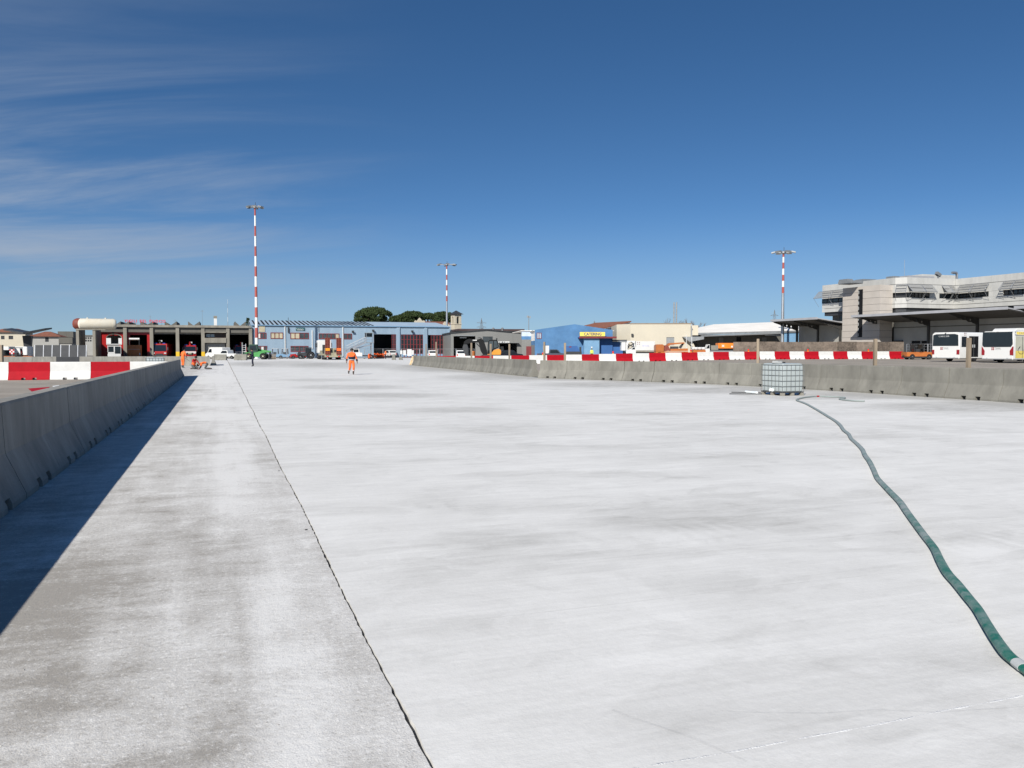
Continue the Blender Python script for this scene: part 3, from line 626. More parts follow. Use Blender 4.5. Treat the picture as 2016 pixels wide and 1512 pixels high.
X, Y = G.w(G.hit(305, 705, 66)[0], 66)
ibc('liquid_tank', 'white caged liquid tank half hidden behind the short red and white barrier row', (X, Y, -.05), R(GA + 8))
p0, p1 = gnd(1468, 773.4), gnd(1490, 775.6)
tag(B().tube([(*p0, .045), ((p0[0] + p1[0]) / 2, (p0[1] + p1[1]) / 2, .045), (*p1, .045)], [.042, .042, .05], 12).to('pipe_piece', m_wplast, smooth=True), 'short white plastic pipe lying beside the caged liquid tank', 'pipe')
for k, (a, b_) in enumerate((((1440, 773.2), (1498, 774.0)), ((1436, 776.4), (1500, 776.6)))):
    p, q_ = gnd(*a), gnd(*b_); tag(B().tube([(*p, .02), (*q_, .02)], .018, 6).to('steel_rod', m_dark), 'thin dark steel rod lying on the ground beside the white pipe', 'rod', 'rods by the tank')
# ------------------------------------------------------------------ hose
def hose():
    hp = [(1702,791.4),(1680,790.5),(1660,788.5),(1653,786.8),(1661,785.6),(1663,784.2),(1650,783),(1630,782.2),(1610,781.6),(1597,782.2),(1585,783.6),(1575,785.6),(1568.5,788.2),(1571,790.6),(1581,794),(1590,798),(1600,803.5),(1613,811),(1630,821.5),(1645,831),(1654,839),(1661,849),(1671,857),(1676,866),(1688,877),(1698,888),(1703,899),(1712,912),(1720,928),(1727,944),(1738,957),(1755,975),(1772,993),(1785,1012),(1800,1033),(1820,1060),(1839,1085),(1851,1110),(1865,1135),(1885,1158),(1905,1183),(1925,1208),(1944,1240),(1964,1272),(1985,1300),(2012,1322),(2045,1350),(2090,1400),(2150,1480)]
    P = [Vector((*gnd(x, y), 0)) for x, y in hp]; pts = []
    for i in range(len(P) - 1):
        a, b_, c, d = P[max(i - 1, 0)], P[i], P[i + 1], P[min(i + 2, len(P) - 1)]
        for k in range(6):
            t = k / 6; pts.append(.5 * ((2 * b_) + (c - a) * t + (2 * a - 5 * b_ + 4 * c - d) * t * t + (3 * b_ - a - 3 * c + d) * t ** 3))
    pts.append(P[-1]); n = len(pts)
    r = [.032 + .001 * sin(i * .17) for i in range(n)]
    for i, p in enumerate(pts): p.z = r[i] * .72 + .002 + (.05 if 10 < i < 22 else 0) * 0
    m = bpy.data.materials.new('dusty green hose'); N, L, b = nodes(m); b.inputs['Roughness'].default_value = .55
    g = N.new('ShaderNodeNewGeometry'); nz = N.new('ShaderNodeTexNoise'); nz.inputs['Scale'].default_value = 5; nz.inputs['Detail'].default_value = 9; nz.inputs['Roughness'].default_value = .7; L.new(g.outputs['Position'], nz.inputs[0])
    sx = N.new('ShaderNodeSeparateXYZ'); L.new(g.outputs['Position'], sx.inputs[0])
    mr = N.new('ShaderNodeMapRange'); mr.inputs[1].default_value = 3; mr.inputs[2].default_value = 17; mr.inputs[3].default_value = -.04; mr.inputs[4].default_value = .38; L.new(sx.outputs[1], mr.inputs[0])
    ad = N.new('ShaderNodeMath'); L.new(nz.outputs[0], ad.inputs[0]); L.new(mr.outputs[0], ad.inputs[1])
    m2 = N.new('ShaderNodeMapRange'); m2.inputs[1].default_value = .42; m2.inputs[2].default_value = .72; L.new(ad.outputs[0], m2.inputs[0])
    mx = N.new('ShaderNodeMixRGB'); L.new(m2.outputs[0], mx.inputs[0]); mx.inputs[1].default_value = (.010, .13, .09, 1); mx.inputs[2].default_value = (.27, .31, .295, 1); L.new(mx.outputs[0], b.inputs['Base Color'])
    t = thing('hose', 'long flattened green hose dusted white, snaking over the bright concrete', 'hose', (0, 0, 0))
    B().tube(pts, r, 12, .72).to('hose_body', m, t, smooth=True)
    k = min(range(n), key=lambda i: (pts[i] - Vector((*gnd(2003, 1314), 0))).length); B().tube([pts[k], pts[k + 1], pts[k + 2], pts[k + 3]], [.0345] * 4, 12, .74).to('collar', m_refl, t, smooth=True)
    k = min(range(n), key=lambda i: (pts[i] - Vector((*gnd(1609, 781.6), 0))).length); B().tube(pts[k - 1:k + 2], [.035] * 3, 10, .74).to('coupling', m_red, t, smooth=True)
hose()
# ------------------------------------------------------------------ far grey barrier rows on the left
vg = 92.8
def at_(px, d): return (px - 1008) / FPX * d, d
for i in range(24):
    u = -.75 - BL * (i + .5); X, Y = G.w(u, vg)
    lab = 'grey barrier block in the row behind the workers and the fire station side'
    if i == 0: lab = 'end grey barrier block standing directly behind the kneeling workers'
    me = me_gp
    pxb = 1008 + FPX * X / Y
    if 112 < pxb < 146: me = barrier_mesh('barrier_block_dark', BL - .02, 1.03, m_dark); lab = 'black painted barrier block among the grey row left of the tank piers'  # black colour stands for the shaded face of a red and white block
    if 146 < pxb < 176: me = me_r2; lab = 'red barrier block inserted in the grey row left of the tank piers'
    block(me, X, Y, -.049, R(GA + 90), lab, None if 'red' in lab or 'black' in lab else 'grey row behind the workers')
for i in range(3):      # the row turns and runs away towards the station
    X, Y = G.w(-.45, vg + .9 + BL * (i + .5)); block(me_gp, X, Y, -.049, R(GA), 'grey barrier block in the short return running away beside the kneeling workers', 'return of the grey row')
for px0, px1, py in ((424, 444, 706.5), (466, 482, 706.5)):
    p = at_(px0 * .5 + px1 * .5, 136); block(me_g, p[0], p[1], -.049, R(90), 'single grey barrier block in front of the white pickup' if px0 < 450 else 'single grey barrier block beside the green telehandler wheel', None)
# ------------------------------------------------------------------ station and hangar share one facade plane
FA = Fr(-55.66, 178, GA); RZ = R(GA)
def root(F, name, label, cat, x=0, y=0, z=0, group=None):
    X, Y = F.w(x, y); return thing(name, label, cat, (X, Y, z), F.a, group)
def window(par, x0, x1, z0, z1, y, cols, fm=None, pm=None, fw=.08, depth=.06, mats=None, name='window'):
    fm = fm or m_lred; pm = pm or m_pane
    b = B().bx(x0, x1, y - depth, y, z0, z0 + fw).bx(x0, x1, y - depth, y, z1 - fw, z1)
    w = (x1 - x0) / cols
    for i in range(cols + 1):
        xc = x0 + i * w; a = max(x0, xc - fw / 2) if i else x0; c = min(x1, xc + fw / 2) if i < cols else x1
        if i == 0: c = x0 + fw
        if i == cols: a = x1 - fw
        b.bx(a, c, y - depth + .004, y - .004, z0 + fw, z1 - fw)
    f = b.to(name, fm, par)
    for i in range(cols):
        B().bx(x0 + i * w + fw / 2, x0 + (i + 1) * w - fw / 2, y - .03, y - .015, z0 + fw, z1 - fw).to('pane', (mats[i] if mats else pm), f)
    return f
def hangar():
    F = FA; t = root(F, 'hangar', 'long pale blue hangar with striped roof and red framed windows', 'hangar')
    x1 = F.hit(886, 660)[0]; ze = 6.93; d = 29.0; yr = 14.5; zr = 8.38
    doors = [F.rect(735.5, 658, 780, 706), F.rect(789.5, 658.5, 833, 706), F.rect(842.5, 659.5, 885 - .5, 706)]
    doors = [(a, b, 0, e) for a, b, c, e in doors]
    wins = [(F.rect(507, 655, 524.5, 667), 3), (F.rect(532.5, 654.6, 557.5, 667), 3), (F.rect(571.5, 655, 608, 667.5), 4), (F.rect(627.5, 656.5, 668, 667.5), 5), (F.rect(676, 656.8, 693, 668), 2)]
    low = [(F.rect(507, 681, 526, 694), 3), (F.rect(572, 681, 607, 692.5), 4)]
    holes = doors + [w[0] for w in wins + low]
    B().holed(0, x1, 0, ze, holes, 0, .25).to('front_wall', m_blue, t)
    B().bx(.0, .25, .25, d, 0, ze).to('side_wall', m_blue, t); B().bx(x1 - .25, x1, .25, d, 0, ze).to('side_wall', m_blue, t); B().bx(.25, x1 - .25, d - .25, d, 0, ze).to('back_wall', m_blue, t)
    B().bx(.3, x1 - .3, .3, d - .3, .005, .02).to('floor', m_int, t)
    roof = B()
    for a, b in (((0, ze), (yr, zr)), ((d + .2, ze), (yr, zr))):
        pts = [(a[0] - (.25 if a[0] == 0 else 0), a[1] + .002), (b[0], b[1]), (b[0], b[1] + .14), (a[0] - (.25 if a[0] == 0 else 0), a[1] + .16)]
        roof.pr(pts, 'x', -.2, x1 + .2)
    ro = roof.to('roof', m_blroof, t)
    for s in (0.05, x1 - .2): B().pr([(0.3, ze - .02), (d - .3, ze - .02), (yr, zr - .03)], 'x', s, s + .15).to('gable', m_blue, t)
    xe = F.hit(734, 641)[0]; n = 27; sp = (xe - .4) / n
    for i in range(n + 1):
        x = .35 + i * sp; w = .19 + .02 * (i % 3)
        sl = (zr - ze) / yr; B().pr([(.25, ze + .166 + sl * .5), (yr - .1, zr + .146), (yr - .1, zr + .22), (.25, ze + .24 + sl * .5)], 'x', x, x + w * 1.7).to('skylight', m_blk, ro)
    B().bx(-.2, x1 + .2, -.36, -.255, ze + .02, ze + .17).to('gutter', m_blueL, ro)
    cr = [m_cream] * 9
    sets = [[m_white, m_pane, m_pane], [m_cream, m_cream, m_cream], [m_cream, m_cream, m_pane, m_pane], [m_pane] * 4 + [m_cream], [m_pane] * 2, [m_pane, m_white, m_pane], [m_pane] * 4]
    for (w, c), ms in zip(wins + low, sets): window(t, w[0], w[1], w[2], w[3], .02, c, mats=ms, fw=.14, depth=.1)
    for px in (561, 614.5, 675, 786, 837): # rain pipes
        a = F.hit(px, 645)[0]; B().cyl((a, -.12, .3 if px != 614.5 else 2.0), (a, -.12, ze - (.1 if px != 614.5 else .9)), .10, n=8).to('downpipe', m_white, t, smooth=True)
    x, z = F.hit(610, 649)[0], 0
    sg = F.rect(582.5, 645, 600, 651, -.1); s = B().bx(sg[0], sg[1], -.14, -.04, sg[2], sg[3]).to('sign_plate', mk('dark teal sign', (.02, .09, .10), .5), t)
    B().tube([(sg[0] + .1 + k * .085, -.15, sg[3] - .3 + .1 * sin(k * 1.3) - .004 * k) for k in range(19)], .035, 5).bx(sg[0] + .2, sg[1] - .3, -.146, -.141, sg[2] + .1, sg[2] + .16).to('script_mark', m_white, s)
    for px, py in ((695, 653), (735, 651), (812, 652.5), (888, 652.5)): # floodlights
        x, z = F.hit(px, py, -.5); f = B().obx((x, -.45, z), (.5, .25, .42), rx=R(-35)).bx(x - .04, x + .04, -.3, -.0, z + .05, z + .14).to('floodlight', m_dark, t)
    v = F.rect(510, 642.5, 521.5, 653.5); B().bx(v[0], v[1], -.12, -.02, v[2], v[3]).to('vent_panel', m_cream, t)
    x = F.hit(567.5, 640)[0]; B().cyl((x, -.2, F.hit(567, 655)[1]), (x, -.2, F.hit(567, 625)[1]), .05, n=6).bx(x - .12, x + .12, -.3, -.1, F.hit(567, 655)[1], F.hit(567, 645)[1]).to('antenna_pole', m_dark, t)
    x = F.hit(627, 640)[0]; B().cyl((x, -.2, F.hit(627, 653)[1]), (x, -.2, F.hit(627, 634)[1]), .035, n=6).to('antenna_pole', m_dark, t)
    # garage doors: first open with its leaf folded at the right, the others closed
    def leaf(x0, x1, z1, rows=4, lower=m_blueL):
        b = B(); fw = .10
        b.bx(x0, x0 + fw, .05, .13, .05, z1).bx(x1 - fw, x1, .05, .13, .05, z1)
        zs = [.05, z1 * .16, z1 * .34, z1 * .56, z1 * .78, z1 - .12]
        for z in zs: b.bx(x0 + fw, x1 - fw, .054, .126, z, z + fw * .9)
        f = b.to('door_leaf', m_lred, t)
        for i, (a, c) in enumerate(zip(zs, zs[1:])):
            B().bx(x0 + fw, x1 - fw, .08, .1, a + fw, c).to('pane' if i else 'panel', lower if i == 0 else m_glass, f)
    d0 = doors[0]; leaf(d0[1] - 1.0, d0[1] - .5, d0[3] - .05, lower=m_lred); leaf(d0[1] - .5, d0[1], d0[3] - .05, lower=m_lred)
    for dd, c0 in ((doors[1], 0), (doors[2], 1)):
        w = (dd[1] - dd[0]) / 7
        for i in range(c0, 7): leaf(dd[0] + w * i, dd[0] + w * (i + 1), dd[3] - .05)
    # dark metal lean-to with stair side by the first door
    for (a, b, z) in ((0.0, 0, 0),): pass
    B().bx(d0[0] - .35, d0[0] - .05, -.35, 0, 0, d0[3]).bx(doors[1][0] - 1.0, doors[1][0] - .3, -.3, 0, 0, ze - .15).bx(doors[2][0] - .9, doors[2][0] - .2, -.3, 0, 0, ze - .15).bx(x1 - .3, x1 + .1, -.3, 0, 0, ze - .15).to('pilaster', m_blue, t)
    return t
hangar()
def station():
    F = FA; x0 = F.hit(186, 660)[0]; t = root(F, 'fire_station', 'concrete fire station with open truck bays and sawtooth roof', 'fire station', x0)
    X1 = -.35 - x0; hx = lambda px, py=660, yo=0: F.hit(px, py, yo)[0] - x0
    zt = 6.88; zf = 6.4; zo = 5.35; d = 22
    cols = [hx(p) for p in (188, 246.5, 298.5, 349.5, 399.5, 448.5, 493)]
    for i, c in enumerate(cols):
        w = .33 if i else .3; cl = B().bx(c - w, c + w, -.55, .35, 0, zf + .1).to('column', m_ccs, t)
        if i in (3, 4): B().bx(c - w - .012, c + w + .012, -.562, .1, .02, 1.35).to('yellow_paint', m_yell, cl)
    B().bx(-.3, X1, -.75, .1, zf, zt).to('fascia', m_ccs, t)
    for i, (a, b) in enumerate(zip(cols, cols[1:])):
        if i == 4: continue
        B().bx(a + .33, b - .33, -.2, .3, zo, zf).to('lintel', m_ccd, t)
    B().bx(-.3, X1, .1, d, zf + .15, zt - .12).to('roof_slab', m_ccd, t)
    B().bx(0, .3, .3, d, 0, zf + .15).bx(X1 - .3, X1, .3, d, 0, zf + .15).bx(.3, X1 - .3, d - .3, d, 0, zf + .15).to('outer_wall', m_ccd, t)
    for c in cols[1:-1]: B().bx(c - .15, c + .15, .36, d - .3, 0, zf + .15).to('bay_wall', m_int, t)
    B().bx(.3, X1 - .3, -.5, d, .004, .02).to('floor', m_int, t)
    # sawtooth lights
    def tooth(p0, p1, up):
        a, b = hx(p0, 637), hx(p1, 637); zz = F.hit((p0 + p1) / 2, 632.6, .4)[1]
        pts = [(a, zt - .05), (b, zt - .05), (b, zz)] if up else [(a, zt - .05), (b, zt - .05), (a, zz)]
        B().pr(pts, 'y', .4, 16).to('sawtooth_light', m_ccd, t)
    for p0, p1, up in ((226, 237, True), (240, 253.8, True), (275.8, 288, False), (288, 301.3, True), (323.8, 335.6, False), (335.6, 347.6, True), (370, 381, False), (381, 393, True), (462.5, 472.5, False), (472.5, 484, True), (190, 200, False)): tooth(p0, p1, up)
    # sign letters on the roof edge
    zl0, zl1 = F.hit(285, 635)[1], F.hit(285, 629.6)[1]
    m_let = mk('sign red', (.62, .02, .04), .45, var=.05)
    for wd, a, b in (('VIGILI', 245.6, 270), ('DEL', 275.8, 289), ('FUOCO', 295, 326)):
        s = text(wd, hx(b, 632) - hx(a, 632), zl1 - zl0, 'sign_word', m_let, t, (hx(a, 632), -.66, zl0), ext=.05, sp=1.25, bold=.02)
        fr = B()
        for k in range(3):
            xx = hx(a, 632) + (hx(b, 632) - hx(a, 632)) * (k + .3) / 3; fr.bx(xx - .02, xx + .02, -.62, -.58, zt - .02, zl1 - .1)
        fr.to('sign_post', m_dark, t)
    # bay with balcony office
    a, b = cols[4] + .33, cols[5] - .33
    B().bx(a, b, -.35, -.2, F.hit(425, 654)[1], F.hit(425, 646)[1] - .0).to('balcony_beam', m_ccd, t)
    z0, z1 = F.hit(425, 675)[1], F.hit(425, 665.5)[1]
    B().bx(a, b, -.7, -.45, z0, z1).to('balcony_parapet', m_ccs, t)
    B().bx(a, b, .4, .6, 0, zf).to('office_wall', mk('brown office wall', (.075, .055, .048), .7), t)
    B().bx(a, b, -.72, .4, F.hit(425, 655)[1], F.hit(425, 653.2)[1]).to('slab_edge', m_ccs, t)
    wz0, wz1 = F.hit(410, 664)[1], F.hit(410, 657)[1]
    window(t, a + .25, a + 2.0, wz0, wz1, .36, 2, fm=m_dark, pm=mk('sky lit pane', (.35, .40, .42), .15), fw=.07)
    lw = F.rect(404, 676, 446, 694, .3); B().bx(a + .1, b - .2, .28, .38, 0, lw[3]).to('lower_wall', m_cwall, t)
    # red doors and lining of the left bays
    B().bx(cols[0] + .4, cols[0] + 3.0, .38, .5, 0, zo).bx(cols[0] + 3.4, cols[1] - .4, .38, .5, 0, zo).to('red_door', m_fire, t)
    B().bx(cols[1] + .35, cols[1] + .9, .34, .5, 0, zo).bx(cols[2] - .9, cols[2] - .35, .34, .5, 0, zo).bx(cols[1] + .9, cols[2] - .9, .34, .5, zo - .5, zo).to('red_frame', m_fire, t)
    for i in (2, 3, 5): B().bx(cols[i] + .35, cols[i + 1] - .35, .34, .46, zo - .35, zo - .02).to('shutter_box', m_ccs, t)
    # chimney, whip antenna, aerials
    x0_, x1_, z0_, z1_ = [v - (x0 if k < 2 else 0) for k, v in enumerate(F.rect(421, 622, 427, 641, 1.5))]
    c = B().bx(x0_, x1_, 1.2, 1.8, zt - .1, z1_ - .5).to('chimney', m_white, t); B().bx(x0_ - .05, x1_ + .05, 1.15, 1.85, z1_ - .5, z1_).to('chimney_cap', m_ccs, c)
    x = hx(448.6, 640, .5)
    an = B()
    for i in range(6): an.mat(i % 2).cyl((x, .5, zt - .1 + i * .95), (x, .5, zt - .1 + (i + 1) * .95), .045 - i * .005, n=6)
    an.to('whip_antenna', [m_grey, m_white], t)
    for px, ty in ((398.5, 610), (267, 634), (296, 621), (345, 629)):
        x = hx(px, 640, 1); z = F.hit(px, ty, 1)[1]; B().cyl((x, 1, zt - .1), (x, 1, z), .025, n=5).bx(x - .4, x + .4, .98, 1.02, z - .35, z - .32).bx(x - .25, x + .25, .98, 1.02, z - .15, z - .12).to('aerial', m_grey, t)
    return t
station()
# ------------------------------------------------------------------ tank on concrete piers
def big_tank():
    F = Fr(*FA.w(0, -9), GA); yo = 0
    xa, xb = F.hit(153, 637)[0], F.hit(229, 637)[0]; zc = F.hit(190, 638)[1]; r = (F.hit(190, 627)[1] - F.hit(190, 648.5)[1]) / 2
    t = root(F, 'storage_tank', 'white storage tank with red end on concrete piers beside the fire station', 'storage tank', xa)
    L = xb - xa
    b = B().lathe([(r * .35, -.0 + .1), (r * .75, .02 + .1), (r, .45), (r, L - .45), (r * .78, L - .06), (r * .35, L)], (0, 0, zc), 'x', 24).to('shell', m_tank, t, smooth=True)
    e = B().lathe([(r * .2, -.95), (r * .6, -.85), (r * .9, -.55), (r * 1.04, -.15), (r * 1.04, .3), (r * .9, .42)], (0, .3, zc), 'x', 24).to('red_end', m_rust, t, smooth=True)
    B().lathe([(r * 1.01, L - .62), (r * 1.01, L - .52)], (0, 0, zc), 'x', 24).to('band', m_stone, b)
    for x in (L * .25, L * .72): B().cyl((x, 0, zc + r - .05), (x, 0, zc + r + .18), .14, n=8).to('manhole', m_tank, b)
    for px0, px1 in ((150.5, 164.5), (183, 200)):
        p0, p1 = F.hit(px0, 670)[0] - xa, F.hit(px1, 670)[0] - xa; zt = zc - r + .12
        B().bx(p0, p0 + .5, -.5, 7.6, 0, zt).to('pier', m_ccs, t)
    B().bx(-.3, L * .72, -.6, -.45, zc - r - .12, zc - r + .03).to('deck_beam', m_ccs, t)
    # conical side hopper at the right end
    return t
big_tank()
# ------------------------------------------------------------------ striped lighting masts
def mast(px, base_d, top_y, r0, r1, bands, label, zb=0., head=2.3, hd=6):
    X, _ = atY(px, 690, base_d); zt = atY(px, top_y, base_d)[1]; z = gz(X, base_d) - .05
    t = thing('lighting_mast', label, 'lighting mast', (X, base_d, z), 0.4)
    Hm = zt - z
    rr = lambda h: r0 + (r1 - r0) * h / Hm
    B().cyl((0, 0, 0), (0, 0, .12), r0 * 1.6, n=12).to('base_plate', m_white, t)
    hs = [0.1] + [atY(px, y, base_d)[1] - z for y, c in bands] + [Hm - .25]
    cs = ['g'] + [c for y, c in bands]
    for a, b, c in zip(hs, hs[1:], cs):
        B().cyl((0, 0, a), (0, 0, b), rr(a), rr(b), n=12).to('mast_section', {'g': m_steel, 'w': m_mastw, 'r': m_mastr}[c], t, smooth=True)
    h = B().lathe([(.3, Hm - .45), (.5, Hm - .3), (.5, Hm - .05), (.3, Hm + .05)], n=12).to('head_ring', m_steel, t, smooth=True)
    rn = random.Random(px)
    for k in range(hd):
        a = 2 * pi * k / hd + .3; c, s = cos(a), sin(a)
        B().obx((c * head * .45, s * head * .45, Hm - .1), (head * .9, .12, .12), rz=a).to('arm', m_steel, t)
        q = B().obx((c * head * .92, s * head * .92, Hm - .14), (.75, .85, .22), ry=R(14), rz=a).to('lamp_head', m_grey, t)
        B().obx((c * head * .92, s * head * .92, Hm - .262), (.6, .7, .02), ry=R(14), rz=a).to('lens', m_glass, q)
    B().cyl((.1, 0, Hm - .1), (.1, 0, Hm + .75), .04, n=5).to('lightning_rod', m_dark, t)
    return t
b1 = []; ys = [665, 645.2, 625, 605, 585, 564.5, 544.5, 524.5, 504.5, 485, 465, 445, 424.5]
for i, y in enumerate(ys): b1.append((y, 'r' if i % 2 == 0 else 'w'))
mast(505.5, 164, 406, .34, .15, [(706, 'w')] + b1, 'tallest lighting mast striped red and white all the way, before the pale blue hangar', head=1.45)
mast(880, 216, 520, .30, .17, [(593, 'r'), (582.5, 'w'), (572, 'r'), (561.5, 'w'), (551, 'r'), (541, 'w'), (530, 'r')], 'lighting mast with steel lower half rising behind the blue hangar by the bell tower', head=2.5)
mast(1540, 146, 495, .32, .16, [(577, 'r'), (565, 'w'), (553, 'r'), (541, 'w'), (529, 'r'), (517, 'w'), (506, 'r')], 'lighting mast with steel lower half rising before the white roof', head=1.8)

# ------------------------------------------------------------------ grey shed
def gable_house(F, x0, x1, ze, zr, d, name, label, cat, wall, roofm, xr=None, holes=(), over=.3, z0=0.):
    t = root(F, name, label, cat, 0, 0, z0); xr = (x0 + x1) / 2 if xr is None else xr
    B().holed(x0, x1, 0, ze, list(holes), 0, .2).to('front_wall', wall, t)
    B().pr([(x0, ze), (x1, ze), (xr, zr)], 'y', .0, .2).to('gable', wall, t)
    B().bx(x0, x0 + .2, .2, d, 0, ze).to('side_wall', wall, t); B().bx(x1 - .2, x1, .2, d, 0, ze).to('side_wall', wall, t)
    B().bx(x0 + .2, x1 - .2, d - .2, d, 0, ze).to('back_wall', wall, t)
    B().pr([(x0 - over, ze - over * (zr - ze) / (xr - x0) + .03), (xr, zr + .03), (xr, zr + .2), (x0 - over, ze + .2 - over * (zr - ze) / (xr - x0))], 'y', -over, d).to('roof_slope', roofm, t)
    B().pr([(x1 + over, ze - over * (zr - ze) / (x1 - xr) + .03), (xr, zr + .03), (xr, zr + .2), (x1 + over, ze + .2 - over * (zr - ze) / (x1 - xr))], 'y', -over, d).to('roof_slope', roofm, t)
    return t
def shed():
    d0 = 176; X0 = (886 - 1008) / FPX * d0; F = Fr(X0, d0, GA - 9)
    x1 = F.hit(1031, 660)[0]; xr = F.hit(958, 655)[0]; ze = F.hit(1031, 655.5)[1]; zr = F.hit(958, 650)[1]
    op = [(F.rect(893, 662, 936, 700)), F.rect(950.5, 662.5, 970, 674), F.rect(983, 675.5, 1018, 700)]
    op = [(a, b, 0 if i != 1 else c, e) for i, (a, b, c, e) in enumerate(op)]
    t = gable_house(F, .2, x1, ze - .1, zr, 26, 'grey_shed', 'grey corrugated gable shed between the pale blue hangar and the catering building', 'shed', m_shed, m_dark, xr, op)
    B().bx(.5, x1 - .4, .3, 25.6, .004, .02).to('floor', m_int, t)
    w = op[1]; window(t, w[0], w[1], w[2], w[3], .05, 5, fm=m_dark, fw=.06)
    a = op[2]; s = F.rect(981, 672.2, 1003, 675.8); pl = B().bx(s[0], s[1], -.12, -.03, s[2], s[3]).to('sign_plate', m_white, t)
    w_ = s[1] - s[0]; B().bx(s[0] + w_ * .07, s[0] + w_ * .13, -.125, -.121, s[2] + .06, s[3] - .06).bx(s[0] + w_ * .3, s[0] + w_ * .42, -.125, -.121, s[2] + .16, s[3] - .05).bx(s[0] + w_ * .5, s[0] + w_ * .6, -.125, -.121, s[3] - .2, s[3] - .08).bx(s[0] + w_ * .74, s[0] + w_ * .84, -.125, -.121, s[2] + .06, s[2] + .2).to('worn_letters', m_dark, pl)
    B().bx(a[0] - .3, a[1] + .3, -1.0, -.02, a[3] + .02, a[3] + .12).to('door_canopy', m_grey, t)
    B().bx(op[0][0] + .3, op[0][1] - .3, -.35, -.02, op[0][3] + .05, op[0][3] + .2).to('door_canopy', m_grey, t)
    q = F.rect(905, 664.3, 918, 665.5, 1); B().bx(q[0], q[1], .9, 1.1, q[2], q[3]).to('tube_light', m_white, t)
    # pale inner partition seen through the side door
    B().bx(a[0] + .6, a[1] - 2.6, 2.0, 2.2, 0, a[3] - .7).to('inner_wall', m_cwall, t)
    for px in (971, 989): # roof ventilators
        x = F.hit(px, 645, 8)[0]; z = F.hit(px, 648, 8)[1]; B().cyl((x, 8, z - 1.2), (x, 8, z + .1), .18, n=8).lathe([(.3, z), (.34, z + .12), (.1, z + .38)], (x, 8, 0), 'z', 8).to('roof_ventilator', m_grey, t)
    # long dark roof of a building behind
    X, Y = (905 - 1008) / FPX * 215, 215; F2 = Fr(X, Y, GA - 6); x1b = F2.hit(1030, 650)[0]; zb = F2.hit(950, 647.5)[1]
    t2 = root(F2, 'long_warehouse', 'low warehouse with dark brown roof edge rising behind the grey shed', 'warehouse')
    B().bx(0, x1b, 0, 12, 0, zb - .5).to('wall', m_ccd, t2); B().bx(-.3, x1b + .3, -.3, 12.3, zb - .5, zb).to('roof', mk('brown roof', (.07, .045, .045), .8), t2)
shed()
